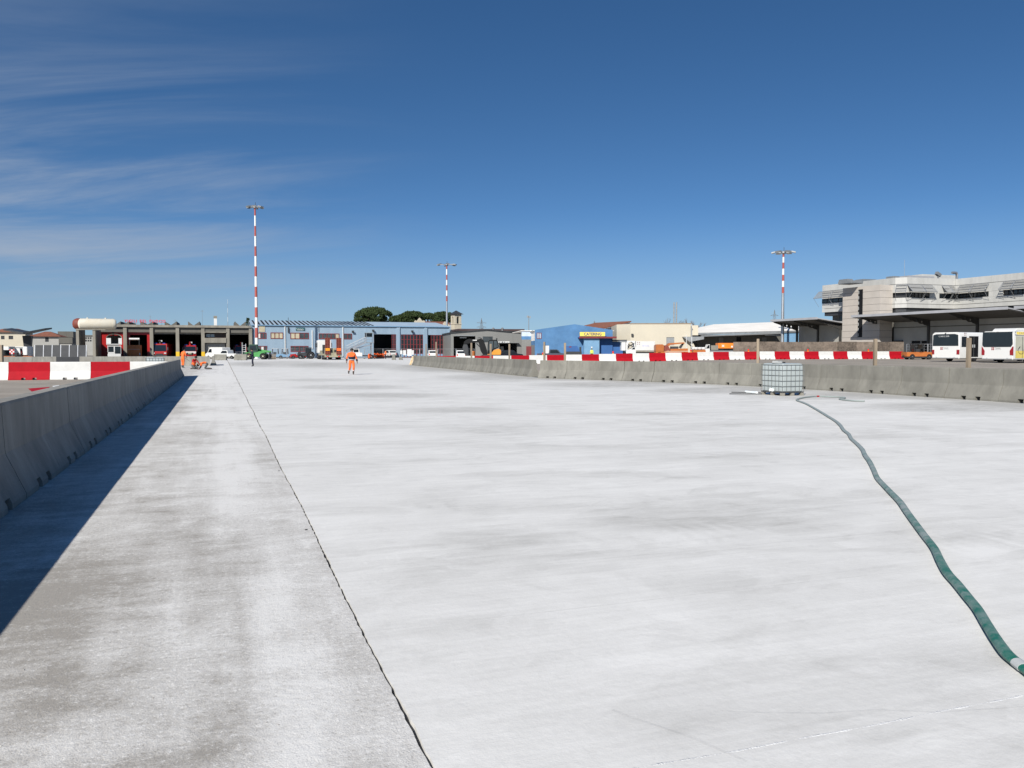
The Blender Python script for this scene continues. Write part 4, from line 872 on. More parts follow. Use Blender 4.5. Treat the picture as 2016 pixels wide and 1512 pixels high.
# ------------------------------------------------------------------ catering building
def catering():
    d0 = 150; F = Fr((1053 - 1008) / FPX * d0, d0, 5); z0 = .44
    hz = lambda px, py, yo=0: F.hit(px, py, yo)[1] - z0; hx = lambda px, py=670, yo=0: F.hit(px, py, yo)[0]
    x1 = hx(1206); ze = hz(1053, 651); zr = hz(1131, 640); xr = hx(1131)
    t = root(F, 'catering_building', 'strong blue gabled catering building with a yellow sign and red canopy', 'building', 0, 0, z0)
    dr = (hx(1069, 686), hx(1081, 686), 0, hz(1075, 680))
    B().holed(0, x1, 0, ze, [dr], 0, .25).to('front_wall', m_cat, t)
    B().pr([(0, ze), (x1, ze), (x1, ze + .16), (xr, zr + .16), (0, ze + .16)], 'y', 0, .25).to('gable', m_cat, t)
    d = 24
    B().bx(x1 - .25, x1, .25, d, 0, ze).to('side_wall', m_cat, t); B().bx(0, x1, d - .2, d, 0, ze).to('back_wall', m_cat, t)
    xs0 = -.0; B().bx(0, .2, .25, d, 0, ze * .45).to('side_wall', m_shed, t); B().bx(0, .2, .25, d, ze * .45, ze * .62).to('side_band', m_cat, t); B().bx(0, .2, .25, d, ze * .62, ze).to('side_upper', m_wroof, t)
    for a, b, m in (((-.3, ze - .05), (xr, zr), m_wroof), ((x1 + .3, ze - .05), (xr, zr), m_wroof)):
        B().pr([(a[0], a[1] + .02), (b[0], b[1] + .02), (b[0], b[1] + .10), (a[0], a[1] + .10)], 'y', .26, d).to('roof_slope', m, t)
    B().bx(dr[0], dr[1], .06, .12, .0, dr[3]).to('white_door', m_white, t)
    w = [hx(1056.5, 660), hx(1066, 660), hz(1061, 667), hz(1061, 655)]; window(t, w[0], w[1], w[2], w[3], -.005, 2, fm=m_lred, pm=mk('pale shutter', (.32, .38, .45), .6), fw=.09)
    # left annex: pale upper wall, blue band, grey lower wall with red door
    ya = 6.0; xa = hx(1027, 670, ya); zt = hz(1040, 652, ya) 
    a0, a1, a2, a3 = 0, hz(1040, 668.5, ya), hz(1040, 662, ya), zt
    B().bx(xa, -.02, ya, ya + .3, 0, a1).to('annex_wall', m_shed, t); B().bx(xa, -.02, ya, ya + .3, a1, a2).to('annex_band', m_cat, t); B().bx(xa, -.02, ya, ya + .3, a2, a3).to('annex_upper', mk('pale blue wall', (.45, .52, .62), .7), t)
    B().bx(hx(1036, 690, ya), hx(1049.5, 690, ya), ya - .08, ya - .01, 0, hz(1043, 681.8, ya)).to('red_door', m_lred, t)
    B().pr([(xa - .2, zt), (xa - .2, zt + .12), (0.1, zt + .14), (0.1, zt + .02)], 'y', ya - .2, d).to('annex_roof', m_wroof, t)
    # sign board, canopy, entrance box
    s = [hx(1141.5, 657, -1), hx(1191, 657, -1), hz(1166, 661.8, -1), hz(1166, 653.8, -1)]
    sb = B().bx(s[0], s[1], -1.1, -.95, s[2], s[3]).to('sign_board', m_signy, t)
    text('CATERING', (s[1] - s[0]) * .70, (s[3] - s[2]) * .72, 'lettering', m_signb, sb, (s[0] + (s[1] - s[0]) * .16, -1.105, s[2] + .1), ext=.004, bold=.03)
    B().bx(s[0] + .1, s[0] + .25, -.95, 0, s[2] - .3, s[3] - .2).bx(s[1] - .25, s[1] - .1, -.95, 0, s[2] - .3, s[3] - .2).to('sign_bracket', m_catd, t)
    cz0, cz1 = hz(1170, 666, -1.6), hz(1170, 662.6, -1.6)
    B().bx(hx(1140, 664, -1.6), hx(1214, 664, -1.6), -1.7, -1.55, cz0, cz1).to('canopy_edge', m_lred, t); B().bx(hx(1140, 664, -1.5), hx(1214, 664, -1.5), -1.55, -.0, cz0 + .05, cz1 - .05).to('canopy', m_catd, t)
    B().bx(hx(1150, 680, -1.2), hx(1180, 680, -1.2), -1.2, -.0, 0, cz0 + .04).to('entrance_box', m_blueL, t)
    q = hx(1165, 680, -1.2); B().bx(q - .12, q + .12, -1.23, -1.205, 1.55, 1.85).to('notice', m_white, t)
    B().bx(hx(1181.5, 680), x1 + .0, -.06, -.004, 0, cz0).to('dark_recess', m_catd, t)
    B().bx(x1 - .2, hx(1226, 680, .4), .3, .5, 0, hz(1215, 672)).to('low_wall', m_catd, t)
    B().bx(x1 - .1, hx(1232, 670, .2), -.8, .3, hz(1215, 671.5), hz(1215, 669)).to('low_roof', m_dark, t)
catering()
# ------------------------------------------------------------------ cream warehouse, house behind, lattice stack
def cream():
    d0 = 152; F = Fr((1241 - 1008) / FPX * d0, d0, -3); z0 = .44
    hx = lambda px, py=660, yo=0: F.hit(px, py, yo)[0]; hz = lambda px, py, yo=0: F.hit(px, py, yo)[1] - z0
    t = root(F, 'cream_warehouse', 'plain cream flat roofed warehouse right of the catering building', 'warehouse', 0, 0, z0)
    x1 = hx(1360); zt = hz(1300, 637.5)
    w = (hx(1312, 670), hx(1327.5, 670), hz(1320, 680), hz(1320, 664))
    B().holed(0, x1, 0, zt, [w], 0, .25).to('front_wall', m_crm, t)
    B().bx(w[0], w[1], .1, .16, w[2], w[3]).to('grey_shutter', m_grey, t)
    B().pr([(0, 0), (hx(1214, 660, 3.0), 3.0), (hx(1214, 660, 3.0), 18), (0, 18)], 'z', 0, zt - .02).to('side_block', m_crm, t)
    B().bx(x1 - .2, x1, .25, 18, 0, zt).to('side_wall', m_crm, t); B().bx(0, x1, 17.8, 18, 0, zt).to('back_wall', m_crm, t)
    B().bx(-.1, x1 + .1, -.1, 18, zt, zt + .12).to('roof_edge', mk('brown capping', (.30, .23, .16), .7), t)
    x2 = hx(1374.5, 650, 1.5); B().bx(x1 + .02, x2, 1.5, 9, hz(1367, 660, 1.5), hz(1367, 640.5, 1.5)).to('corner_block', m_crm, t)
    B().pr([(x1 - 1.6, hz(1355, 663)), (x2 + .6, hz(1372, 663)), (x2 + .6, hz(1372, 668)), (x1 - .4, hz(1355, 673))], 'y', -1.2, 1.2).to('loading_canopy', m_grey, t)
    B().pr([(x1 - 1.2, hz(1350, 663) - .1), (x1 - .1, hz(1350, 663) - .1), (x1 + .9, 1.3), (x1 + .7, 1.3)], 'y', -.6, -.4).to('brace', m_crm, t)
    l = F.rect(1243, 657, 1247, 662, -.3); B().bx(l[0], l[1], -.35, -.05, l[2] - z0, l[3] - z0).to('floodlight', m_dark, t)
    # terracotta house behind
    d1 = 175; X = (1180 - 1008) / FPX * d1; F2 = Fr(X, d1, 30); h = root(F2, 'house', 'pale house with terracotta roof showing behind the cream warehouse', 'house', 0, 0, .4)
    xe = F2.hit(1240, 650)[0]; ze = F2.hit(1190, 650)[1] - .4; zr = F2.hit(1230, 634)[1] - .4
    B().bx(0, xe, 0, 12, 0, ze).to('wall', m_white, h)
    B().pr([(-.5, ze), (xe, zr), (xe, zr + .25), (-.5, ze + .25)], 'y', -.5, 12.5).to('roof', m_brick, h)
    B().pr([(0, ze - .05), (xe, ze - .05), (xe, zr - .1)], 'y', .0, .2).to('gable', m_white, h)
    # lattice stack far behind
    d2 = 260; X = (1328.5 - 1008) / FPX * d2; zt = atY(1328, 595, d2)[1]; s = thing('lattice_stack', 'slim twin lattice stack rising behind the cream warehouse', 'mast', (X, d2, .45), 0)
    for dx in (-.45, .45):
        for dy in (-.45, .45): B().cyl((dx, dy, 0), (dx * .9, dy * .9, zt - .45), .12, n=6).to('leg', m_grey, s)
    b = B()
    for k in range(int(zt / 1.6)):
        z = 1 + k * 1.5; b.obx((0, -.45, z), (.9, .08, .08)).obx((0, .45, z), (.9, .08, .08)).obx((-.45, 0, z), (.08, .9, .08)).obx((.45, 0, z), (.08, .9, .08)).obx((0, -.45, z + .75), (1.6, .06, .06), ry=.95 if k % 2 else -.95)
    b.to('bracing', m_grey, s)
    return t
cream()
# ------------------------------------------------------------------ white roofed warehouse
def white_roof():
    d0 = 158; F = Fr((1374 - 1008) / FPX * d0, d0, 6); z0 = .44
    hx = lambda px, py=655, yo=0: F.hit(px, py, yo)[0]; hz = lambda px, py, yo=0: F.hit(px, py, yo)[1] - z0
    t = root(F, 'white_roof_warehouse', 'wide warehouse with a bright white hipped roof and blue end wall', 'warehouse', 0, 0, z0)
    x1 = hx(1600); e0 = hz(1376, 655.5); e1 = hz(1590, 650); yr = 12.
    xa, xb = hx(1405, 637, yr), hx(1560, 632, yr); za, zb = hz(1405, 638.5, yr), hz(1545, 631.2, yr)
    r = B(); v = [(-.2, -.3, e0), (x1, -.3, e1), (xb + 4, yr, zb), (xa, yr, za), (-.2, 24, e0), (x1, 24, e1)]
    r._a(v, [(0, 1, 2, 3), (0, 3, 4), (1, 5, 2), (5, 4, 3, 2), (0, 4, 5, 1)]).to('roof', m_wroof, t)
    xd = hx(1542)
    B().bx(0, xd, .6, .8, 0, e0 - .3).to('front_wall', m_ccd, t); B().bx(xd, x1 - .2, .0, .2, 0, e1 - .35).to('blue_wall', m_blueL, t)
    B().bx(0, .2, .8, 23.8, 0, e0 - .1).bx(x1 - .4, x1 - .2, .2, 23.8, 0, e1 - .1).bx(.2, x1 - .4, 23.6, 23.8, 0, e0 - .1).to('outer_wall', m_cwall, t)
    B().pr([(-.2, e0 - .35), (x1, e1 - .35), (x1, e1 - .02), (-.2, e0 - .02)], 'y', -.25, -.05).to('eaves', m_grey, t)
    c0, c1 = hz(1390, 661.5, -3), hz(1520, 656, -3)
    B().pr([(hx(1380, 660, -3), c0 - .12), (hx(1540, 660, -3), c1 - .12), (hx(1540, 660, -3), c1 + .12), (hx(1380, 660, -3), c0 + .12)], 'y', -3.2, .5).to('loading_canopy', m_grey, t)
    l = hx(1506, 660, -2.5), hx(1535, 660, -2.5); z = hz(1520, 660, -2.5); B().bx(l[0], l[1], -2.6, -2.5, z - .08, z + .08).to('tube_light', m_white, t)
    for px in (1415, 1450, 1500): B().bx(hx(px, 668, .55), hx(px + 9, 668, .55), .5, .59, 0, hz(px, 664, .5)).to('door', m_shed if px != 1450 else m_bmet, t)
white_roof()
# ------------------------------------------------------------------ terminal office block
FO = Fr(55.8, 126, GA); ZO = .44
def office():
    F = FO; t = root(F, 'office_block', 'large pale grey panelled office block with louvred sunshades and beige stair tower', 'office building', 0, 0, ZO)
    C0, A0, B0 = 2.36, -1.8, 12.9
    segs = [((C0, 15.6), (C0, -.5)), ((C0, -.5), (3.4, A0)), ((3.4, A0), (B0, A0)), ((B0, A0), (B0, -27.))]
    poly = [(C0, 15.6), (C0, -.5), (3.4, A0), (B0, A0), (B0, -27), (42, -27), (42, 15.6)]
    ins = lambda k: [(C0 + k, 15.6 - k), (C0 + k, -.5 + k * .4), (3.4 + k * .6, A0 + k), (B0 + k, A0 + k), (B0 + k, -27 + k), (42, -27 + k), (42, 15.6 - k)]
    B().pr(ins(.3), 'z', 7.0, 12.05).to('core', m_dark, t)
    B().pr(ins(1.2), 'z', 0, 7.62).to('lower_core', m_ccd, t)
    B().pr(ins(.12), 'z', 12.06, 12.17).to('roof', m_dark, t)
    def panels(z0, z1, wmax, th=.26, skip=None):
        for (p, q) in segs:
            L = hypot(q[0] - p[0], q[1] - p[1]); n = max(1, round(L / wmax)); ang = atan2(q[1] - p[1], q[0] - p[0])
            for i in range(n):
                s = (i + .5) / n; c = (p[0] + (q[0] - p[0]) * s, p[1] + (q[1] - p[1]) * s); off = th / 2
                nx, ny = -sin(ang), cos(ang)
                B().obx((c[0] + nx * off, c[1] + ny * off, (z0 + z1) / 2), (L / n - .02, th, z1 - z0), rz=ang).to('facade_panel', m_office, t)
    panels(11.22, 12.2, 3.2); panels(9.92, 11.16, 3.2, .2); panels(8.25, 9.14, 2.6); panels(7.62, 8.19, 3.2)
    # window strips, with mullions and blank bays
    def strip_win(p, q, z0, z1, n, depth=.14):
        L = hypot(q[0] - p[0], q[1] - p[1]); ang = atan2(q[1] - p[1], q[0] - p[0]); nx, ny = -sin(ang), cos(ang)
        for i in range(n):
            s = (i + .5) / n; c = (p[0] + (q[0] - p[0]) * s + nx * depth, p[1] + (q[1] - p[1]) * s + ny * depth)
            f = B().obx((c[0], c[1], (z0 + z1) / 2), (L / n - .04, .06, z1 - z0), rz=ang).to('window', m_bmet, t)
            B().obx((c[0] - nx * .04, c[1] - ny * .04, (z0 + z1) / 2), (L / n - .2, .03, z1 - z0 - .12), rz=ang).to('pane', m_glass, f)
    yb = lambda px: F.hitx(px, 585, B0)[0]; xa = lambda px: F.hit(px, 585, A0)[0]; yc = lambda px: F.hitx(px, 593, C0)[0]
    strip_win((C0, yc(1617)), (C0, 6.3), 9.16, 9.9, 7)
    strip_win((3.5, A0), (xa(1830), A0), 9.16, 9.9, 6); strip_win((xa(1850), A0), (B0 - .05, A0), 9.16, 9.9, 4)
    strip_win((B0, A0 - .1), (B0, yb(1944)), 9.16, 9.9, 9); strip_win((B0, yb(1976)), (B0, yb(2060)), 9.16, 9.9, 9)
    for (p, q) in (((xa(1831), A0), (xa(1849.5), A0)), ((B0, yb(1946)), (B0, yb(1974)))):
        ang = atan2(q[1] - p[1], q[0] - p[0]); L = hypot(q[0] - p[0], q[1] - p[1]); B().obx(((p[0] + q[0]) / 2 - sin(ang) * .12, (p[1] + q[1]) / 2 + cos(ang) * .12, 9.53), (L, .2, .76), rz=ang).to('blank_panel', m_office, t)
    strip_win((C0 + .9, 12.5), (C0 + .9, 6.3), 5.9, 7.5, 4)
    strip_win((4.4, A0 + 1.0), (B0, A0 + 1.0), 5.9, 7.55, 7)
    # louvred sunshades leaning out from under the parapet
    def shade(p, q, slats):
        ang = atan2(q[1] - p[1], q[0] - p[0]); L = hypot(q[0] - p[0], q[1] - p[1]); ux, uy = cos(ang), sin(ang); nx, ny = sin(ang), -cos(ang)
        mid = lambda s, o, z: (p[0] + ux * s + nx * o, p[1] + uy * s + ny * o, z)
        zt, zb, out = 11.15, 10.0, 1.15
        f = B()
        for s in (.03, L - .03): f.cyl(mid(s, .05, zt), mid(s, out, zb), .035, n=6)
        f.cyl(mid(0, out, zb), mid(L, out, zb), .035, n=6).cyl(mid(0, .06, zt), mid(L, .06, zt), .03, n=6)
        for s in (.03, L - .03): f.cyl(mid(s, out - .05, zb), mid(s, .02, 8.6), .022, n=5)
        fr = f.to('sunshade', m_steel, t)
        n = slats
        for k in range(n):
            u = (k + .5) / n; c = mid(L / 2, .1 + (out - .14) * u, zt - (zt - zb) * u); w = 1.42 / n * (.62 if slats > 2 else .98)
            B().obx(c, (L - .1, w, .025), rx=R(44), rz=ang).to('slat', m_slat, fr)
    for a, b_, s in ((1612, 1641, 6), (1641, 1672, 6)): shade((C0 - .0, yc(a)), (C0, yc(b_)), s)
    shade((C0 + .1, -.6), (3.4, A0), 5)
    for a, b_, s in ((1785, 1812, 2), (1813, 1834, 2), (1853, 1866, 2), (1867, 1877, 5)): shade((xa(a), A0), (xa(b_), A0), s)
    for a, b_, s in ((1890, 1917, 6), (1917, 1948, 6), (1976, 1999, 6), (1999, 2030, 6)): shade((B0, yb(a)), (B0, yb(b_)), s)
    # stair tower
    yl = F.hitx(1659, 600, 0)[0]; wy = [F.hitx(p, 600, 0)[0] for p in (1698.5, 1689)]; w = 2.42
    ztop = F.hit(1730, 560.3)[1] - ZO; pit = (F.hit(1730, 572.2)[1] - F.hit(1730, 611.5)[1]) / 3
    B().bx(.14, w - .02, .14, yl - .02, 0, ztop - .06).to('tower_core', m_dark, t)
    zz = ztop; k = 0
    while zz > .1:
        h = min(F.hit(1730, 560.3)[1] - F.hit(1730, 572.2)[1] if k == 0 else pit, zz); a, b_ = zz - h + .035, zz - .0
        B().bx(0, .13, .0, wy[0], a, b_).to('cladding_panel', m_tower, t); B().bx(0, .13, wy[1], yl, a, b_).to('cladding_panel', m_tower, t)
        B().bx(.135, w, 0, .13, a, b_).to('cladding_panel', m_tower, t)
        zz -= h; k += 1
    z1 = F.hitx(1693, 570, 0)[1] - ZO; z0 = F.hitx(1693, 664, 0)[1] - ZO
    wd = B().bx(.02, .10, wy[0] + .02, wy[1] - .02, z0, z1).to('stair_window', m_bmet, t)
    for k in range(9):
        a = z0 + (z1 - z0) * k / 9; B().bx(.0, .025, wy[1] - .2, wy[1] - .1, a + .15, a + (z1 - z0) / 9 - .2).to('pane', m_refl, wd)
    B().bx(.02, .1, wy[0] + .02, wy[1] - .02, .3, z0 - .01).bx(.02, .1, wy[0] + .02, wy[1] - .02, z1 + .01, ztop - .02).to('infill_panel', m_tower, t)
    # roof plant
    def px_box(px0, py0, px1, py1, y, dep, m, name):
        x0, x1, a, b_ = F.rect(px0, py0, px1, py1, y); return B().bx(x0, x1, y, y + dep, max(a - ZO, 11.6), b_ - ZO).to(name, m, t, bevel=.08)
    px_box(1676, 552, 1700, 566, 4, 3, m_grey, 'duct'); px_box(1668, 549, 1680, 558, 6, 2, m_grey, 'duct'); px_box(1700, 549.5, 1727, 554, 6, 2, m_grey, 'duct'); px_box(1759, 543.5, 1772, 560, .4, 1.6, m_grey, 'duct')
    px_box(1790, 543, 1840, 552, 6, 5, m_canopy, 'plant_room'); px_box(1816, 541, 1884, 552, 8, 5, m_office, 'plant_room')
    x, z = F.hit(1847, 540, 3); B().obx((x, 3, z - ZO), (.9, .5, .5), ry=.5).bx(x - .1, x + .1, 2.9, 3.1, 11.9, z - ZO).to('vent_cowl', m_grey, t)
    x, z = F.hit(1884, 537, 1); z -= ZO; B().tube([(x, 1, 11.8), (x, 1, z - .25), (x - .15, 1, z), (x - .5, 1, z), (x - 1.0, 1, z - .02)], .2, 8).to('exhaust_pipe', m_steel, t, smooth=True)
    x, z = F.hit(1781, 512, 3); B().cyl((x, 3, 12), (x, 3, z - ZO), .025, n=5).to('aerial', m_grey, t)
    # ground floor loading wall
    xw = 2.75
    holes = [(F.hitx(b_, 680, xw)[0], F.hitx(a, 680, xw)[0], 0., F.hitx(a, 671, xw)[1] - ZO) for a, b_ in ((1794, 1812), (1813.5, 1829))]
    def wallx(y0, y1, z1, hs):   # wall in the yz plane
        b = B(); b.holed(y0, y1, 0, z1, hs, 0, .3); b.v = [(xw + p[1], p[0], p[2]) for p in b.v]; b.f = [tuple(reversed(f)) for f in b.f]; return b
    wallx(-45, -.02, 6.0, holes).to('loading_wall', m_cwall, t)
    for h in holes: B().bx(xw + .12, xw + .18, h[0], h[1], 0, h[3]).to('roller_door', m_bmet, t)
    wallx(yl + .02, 22, 6.0, []).to('loading_wall', m_cwall, t)
    B().bx(xw, B0, -45, A0 + .4, 6.0, 6.25).to('ground_floor_roof', m_ccd, t)
    zl = F.hitx(1800, 636, xw)[1] - ZO; B().bx(xw - .03, xw - .002, -45, -.05, 4.55, 4.68).to('wall_strip', m_ccd, t)
    a = F.hitx(1755, 671, xw)[0], F.hitx(1778, 671, xw)[0]; B().bx(xw - .25, xw - .004, a[1], a[0], F.hitx(1766, 672, xw)[1] - ZO - .1, F.hitx(1766, 672, xw)[1] - ZO + .1).to('shutter_box', m_dark, t)
    return t
office()
def canopy(label, y0, y1, cols, xi=2.7, pieces=None):
    F = FO; t = root(F, 'loading_canopy', label, 'canopy', 0, 0, ZO, )
    xo, zo, zi = -3.2, 6.3, 5.55; sl = (zi - zo) / (2.7 - xo)
    zz = lambda x: zo + sl * (x - xo)
    for (a, b_, xe) in (pieces or [(y0, y1, xi)]):
        r = B(); r.pr([(xo, zz(xo)), (xe, zz(xe)), (xe, zz(xe) + .16), (xo, zz(xo) + .16)], 'y', a, b_); ro = r.to('roof_sheet', m_canopy, t)
        B().bx(xo - .14, xo - .004, a, b_, zo - .1, zo + .26).to('gutter', m_canopy, ro)
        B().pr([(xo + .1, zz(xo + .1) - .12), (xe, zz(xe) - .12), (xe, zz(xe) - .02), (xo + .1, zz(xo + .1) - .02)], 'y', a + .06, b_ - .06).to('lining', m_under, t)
    for yc in cols:
        c = B().bx(1.75, 2.05, yc - .15, yc + .15, 0, zz(1.9) - .13).to('column', m_under, t)
        # tapered beam with round holes
        b = B(); xs = [xo + .15, -1.6, -.75, .15, 1.1, 1.75]; n = 12
        bot = lambda x: zz(x) - .13 - .12 - .75 * (x - xo) / (1.75 - xo)
        for yy, fl in ((yc - .06, 0), (yc + .06, 1)):
            for i, (a, d) in enumerate(zip(xs, xs[1:])):
                A_, D_ = (a, zz(a) - .13), (d, zz(d) - .13); E_, H_ = (d, bot(d)), (a, bot(a))
                if i == 0 or i == 4: q = [(p[0], yy, p[1]) for p in (A_, D_, E_, H_)]; b.q(*(q if fl else q[::-1])); continue
                cxm, czm = (a + d) / 2, (A_[1] + D_[1] + E_[1] + H_[1]) / 4; rad = min(.3, (A_[1] - H_[1]) * .3)
                inn = [(cxm + rad * cos(2 * pi * k / n), czm + rad * sin(2 * pi * k / n)) for k in range(n)]; outp = []
                for k in range(n):
                    ca, sa = cos(2 * pi * k / n), sin(2 * pi * k / n); tx = ((d - a) / 2) / max(abs(ca), 1e-6); zt_ = (zz(cxm) - .13) - czm if sa > 0 else czm - bot(cxm); tz = zt_ / max(abs(sa), 1e-6); r_ = min(tx, tz); outp.append((cxm + ca * r_, czm + sa * r_))
                for k in range(n):
                    q = [(p[0], yy, p[1]) for p in (inn[k], outp[k], outp[(k + 1) % n], inn[(k + 1) % n])]; b.q(*(q[::-1] if fl else q))
                for cor, kk in ((D_, 1), (A_, 4), (H_, 7), (E_, 10)):
                    q = [(p[0], yy, p[1]) for p in (outp[kk], cor, outp[(kk + 1) % n])]; b.q(*q)
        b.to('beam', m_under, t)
    return t
yl_ = FO.hitx(1659, 600, 0)[0]
cy_ = [FO.hitx(p, 650, 1.9)[0] for p in (1745, 1828, 1924)]
canopy('long grey loading canopy on dark steel columns behind the white buses', -24.3, 2.35, cy_, pieces=[(-24.3, -.03, 2.7), (-.03, 2.35, -.06)])
canopy('grey loading canopy left of the beige stair tower', 10.0, 22, [10.6, 16, 21.4])
canopy('grey loading canopy continuing beyond the long one', -46, -25.2, [-26, -33, -40])
# ------------------------------------------------------------------ church, pines, far things
def church():
    d = 247; X, _ = atY(898, 640, d); F = Fr(X, d, 32); zt = atY(897, 619, d)[1]; zb = atY(897, 639, d)[1]; zl = atY(897, 652, d)[1]
    t = root(F, 'bell_tower', 'weathered pale stone bell tower with arched openings behind the hangar', 'bell tower'); h = 1.15
    B().bx(-h, h, -h, h, 0, zb).to('shaft', m_stone, t)
    B().bx(-h - .12, h + .12, -h - .12, h + .12, zb, zb + .25).to('cornice', m_stone, t)
    zc = zb + .25
    def face():   # belfry wall with arch, in xz plane
        b = B(); w = .42; za = zc + (zt - zc) * .62; n = 8
        arch = [(w * cos(pi * k / n), za + w * sin(pi * k / n)) for k in range(n + 1)]
        for y, fl in ((-h, 0), (-h + .35, 1)):
            def Q(*p): q = [(a, y, c) for a, c in p]; b.q(*(q[::-1] if fl else q))
            Q((-h, zc), (-w, zc), (-w, za), (-h, za)); Q((w, zc), (h, zc), (h, za), (w, za))
            Q((-h, za), (-w, za), (-w, zt), (-h, zt)); Q((w, za), (h, za), (h, zt), (w, zt))
            for k in range(n): Q(arch[k + 1], arch[k], (arch[k][0], zt), (arch[k + 1][0], zt))
        for k in range(n): b.q((arch[k][0], -h, arch[k][1]), (arch[k + 1][0], -h, arch[k + 1][1]), (arch[k + 1][0], -h + .35, arch[k + 1][1]), (arch[k][0], -h + .35, arch[k][1]))
        for s in (-w, w): b.q((s, -h, zc), (s, -h + .35, zc), (s, -h + .35, za), (s, -h, za))
        return b
    me = face().mesh('belfry_wall', m_stone)
    for k in range(4): inst(me, 'belfry_wall', t, (0, 0, 0), k * pi / 2)
    B().lathe([(.1, zc + 1.6), (.3, zc + 1.5), (.4, zc + .9), (.55, zc + .6)], n=10).to('bell', m_dark, t)
    B()._a([(-h - .5, -h - .5, zt), (h + .5, -h - .5, zt), (h + .5, h + .5, zt), (-h - .5, h + .5, zt), (0, 0, zt + 1.2)], [(3, 2, 1, 0), (0, 1, 4), (1, 2, 4), (2, 3, 4), (3, 0, 4)]).to('roof', m_dark, t)
    # church nave with small ornate gable
    X, _ = atY(838, 640, 238); F2 = Fr(X, 238, GA); c = root(F2, 'church', 'old church with terracotta roof and scrolled stone gable behind the hangar', 'church')
    x0, x1 = F2.hit(813, 640)[0], F2.hit(886, 640)[0]; ze = F2.hit(880, 639)[1]; zr = F2.hit(860, 633.5)[1]
    B().bx(x0, x1, .5, 9.5, 0, ze).to('wall', m_stone, c)
    B().pr([(0, ze), (5, zr), (10, ze), (10, ze + .25), (5, zr + .25), (0, ze + .25)], 'x', x0 + 2, x1 + .3).to('roof', m_brick, c)
    g = [F2.hit(p, q)[0:2] for p, q in ((816, 640), (816, 632), (818, 630.8), (821, 632), (823, 629), (826, 625.5), (829, 629), (831, 632), (834, 630.8), (836, 632), (836, 640))]
    B().pr(g, 'y', -.3, .4).to('ornate_gable', m_stone, c)
    B().pr([F2.hit(p, q)[0:2] for p, q in ((872, 645), (872, 637), (876, 633), (884, 640), (893, 646), (893, 650))], 'y', -.4, .3).to('stone_gable', m_stone, c)
church()
def leaf_cloud(b, c, rad, n, size, rn, flat=.75):
    for _ in range(n):
        while True:
            p = Vector((rn.uniform(-1, 1), rn.uniform(-1, 1), rn.uniform(-1, 1)))
            if .3 < p.length <= 1: break
        p = Vector((p.x * rad, p.y * rad, p.z * rad * flat)) + c
        a = Vector((rn.uniform(-1, 1), rn.uniform(-1, 1), rn.uniform(-.6, .6))).normalized(); q = a.orthogonal().normalized(); q = (q * cos(rn.random() * 6) + a.cross(q) * sin(rn.random() * 6))
        s = size * rn.uniform(.6, 1.4); w = a.cross(q)
        b._a([p + q * s, p + w * s * .55, p - q * s * .6, p - w * s * .55], [(0, 1, 2, 3)])
def pine(px0, px1, pyt, d, label, seed):
    rn = random.Random(seed); xc = (px0 + px1) / 2; X, zt = atY(xc, pyt, d); w = (px1 - px0) / FPX * d / 2; zb = zt - w * .95
    t = thing('stone_pine', label, 'pine tree', (X, d, -.05), 0, 'umbrella pines behind the hangar')
    tr = B().tube([(0, 0, 0), (.2, 0, zb * .5), (0, .1, zb + .6)], [.55, .42, .3], 10)
    for k in range(7):
        a = k * .9; tr.tube([(0, .1, zb - .5), (cos(a) * w * .35, sin(a) * w * .35, zb + .8), (cos(a) * w * .7, sin(a) * w * .7, zb + 1.6)], [.22, .16, .08], 6)
    tr.to('trunk', m_trunk, t, smooth=True)
    b = B(); n = 95
    for k in range(n):
        u = rn.random(); a = rn.random() * 2 * pi; rr = sqrt(u) * .9
        z = zb + (zt - zb) * (.30 + .62 * sqrt(max(0, 1 - rr ** 2.2))) * rn.uniform(.9, 1.0) - .25
        leaf_cloud(b, Vector((cos(a) * rr * w, sin(a) * rr * w * .9, z)), rn.uniform(.7, 1.15), 150, .24, rn, .7)
    for k in range(60):
        a = rn.random() * 2 * pi; rr = rn.uniform(.3, .92); leaf_cloud(b, Vector((cos(a) * rr * w, sin(a) * rr * w * .9, zb + (zt - zb) * rn.uniform(.12, .45))), rn.uniform(.7, 1.2), 90, .24, rn, .6)
    b.to('crown', m_pine, t)
pine(697, 773, 602.5, 255, 'broadest umbrella pine with dark dome crown behind the pale blue hangar', 1)
pine(768, 800, 621, 275, 'small low umbrella pine tucked beside the broadest one', 5)
pine(786, 838, 611.5, 262, 'middle umbrella pine rising behind the ornate church gable', 2)
pine(832, 852, 617, 280, 'narrow umbrella pine squeezed between two larger pines', 6)
pine(848, 896, 613, 265, 'umbrella pine standing next to the stone bell tower', 3)
def bare_tree(px, pyt, d, w, seed, label):
    rn = random.Random(seed); X, zt = atY(px, pyt, d); t = thing('bare_tree', label, 'bare tree', (X, d, gz(X, d) - .05), 0, 'leafless trees behind the warehouses'); b = B()
    def grow(p, dr, L, r, dep):
        q = p + dr * L; b.tube([p, (p + q) / 2 + Vector((rn.uniform(-.1, .1), rn.uniform(-.1, .1), 0)) * L * .3, q], [r, r * .85, r * .7], 5)
        if dep == 0: return
        for k in range(3 if dep > 1 else 4):
            e = (dr + Vector((rn.uniform(-.5, .5), rn.uniform(-.5, .5), rn.uniform(.0, .35)))).normalized(); grow(p + dr * L * rn.uniform(.55, 1), e, L * rn.uniform(.55, .8), r * .6, dep - 1)
    h = zt; grow(Vector((0, 0, 0)), Vector((0, 0, 1)), h * .42, .16, 4); b.to('branches', m_twig, t)
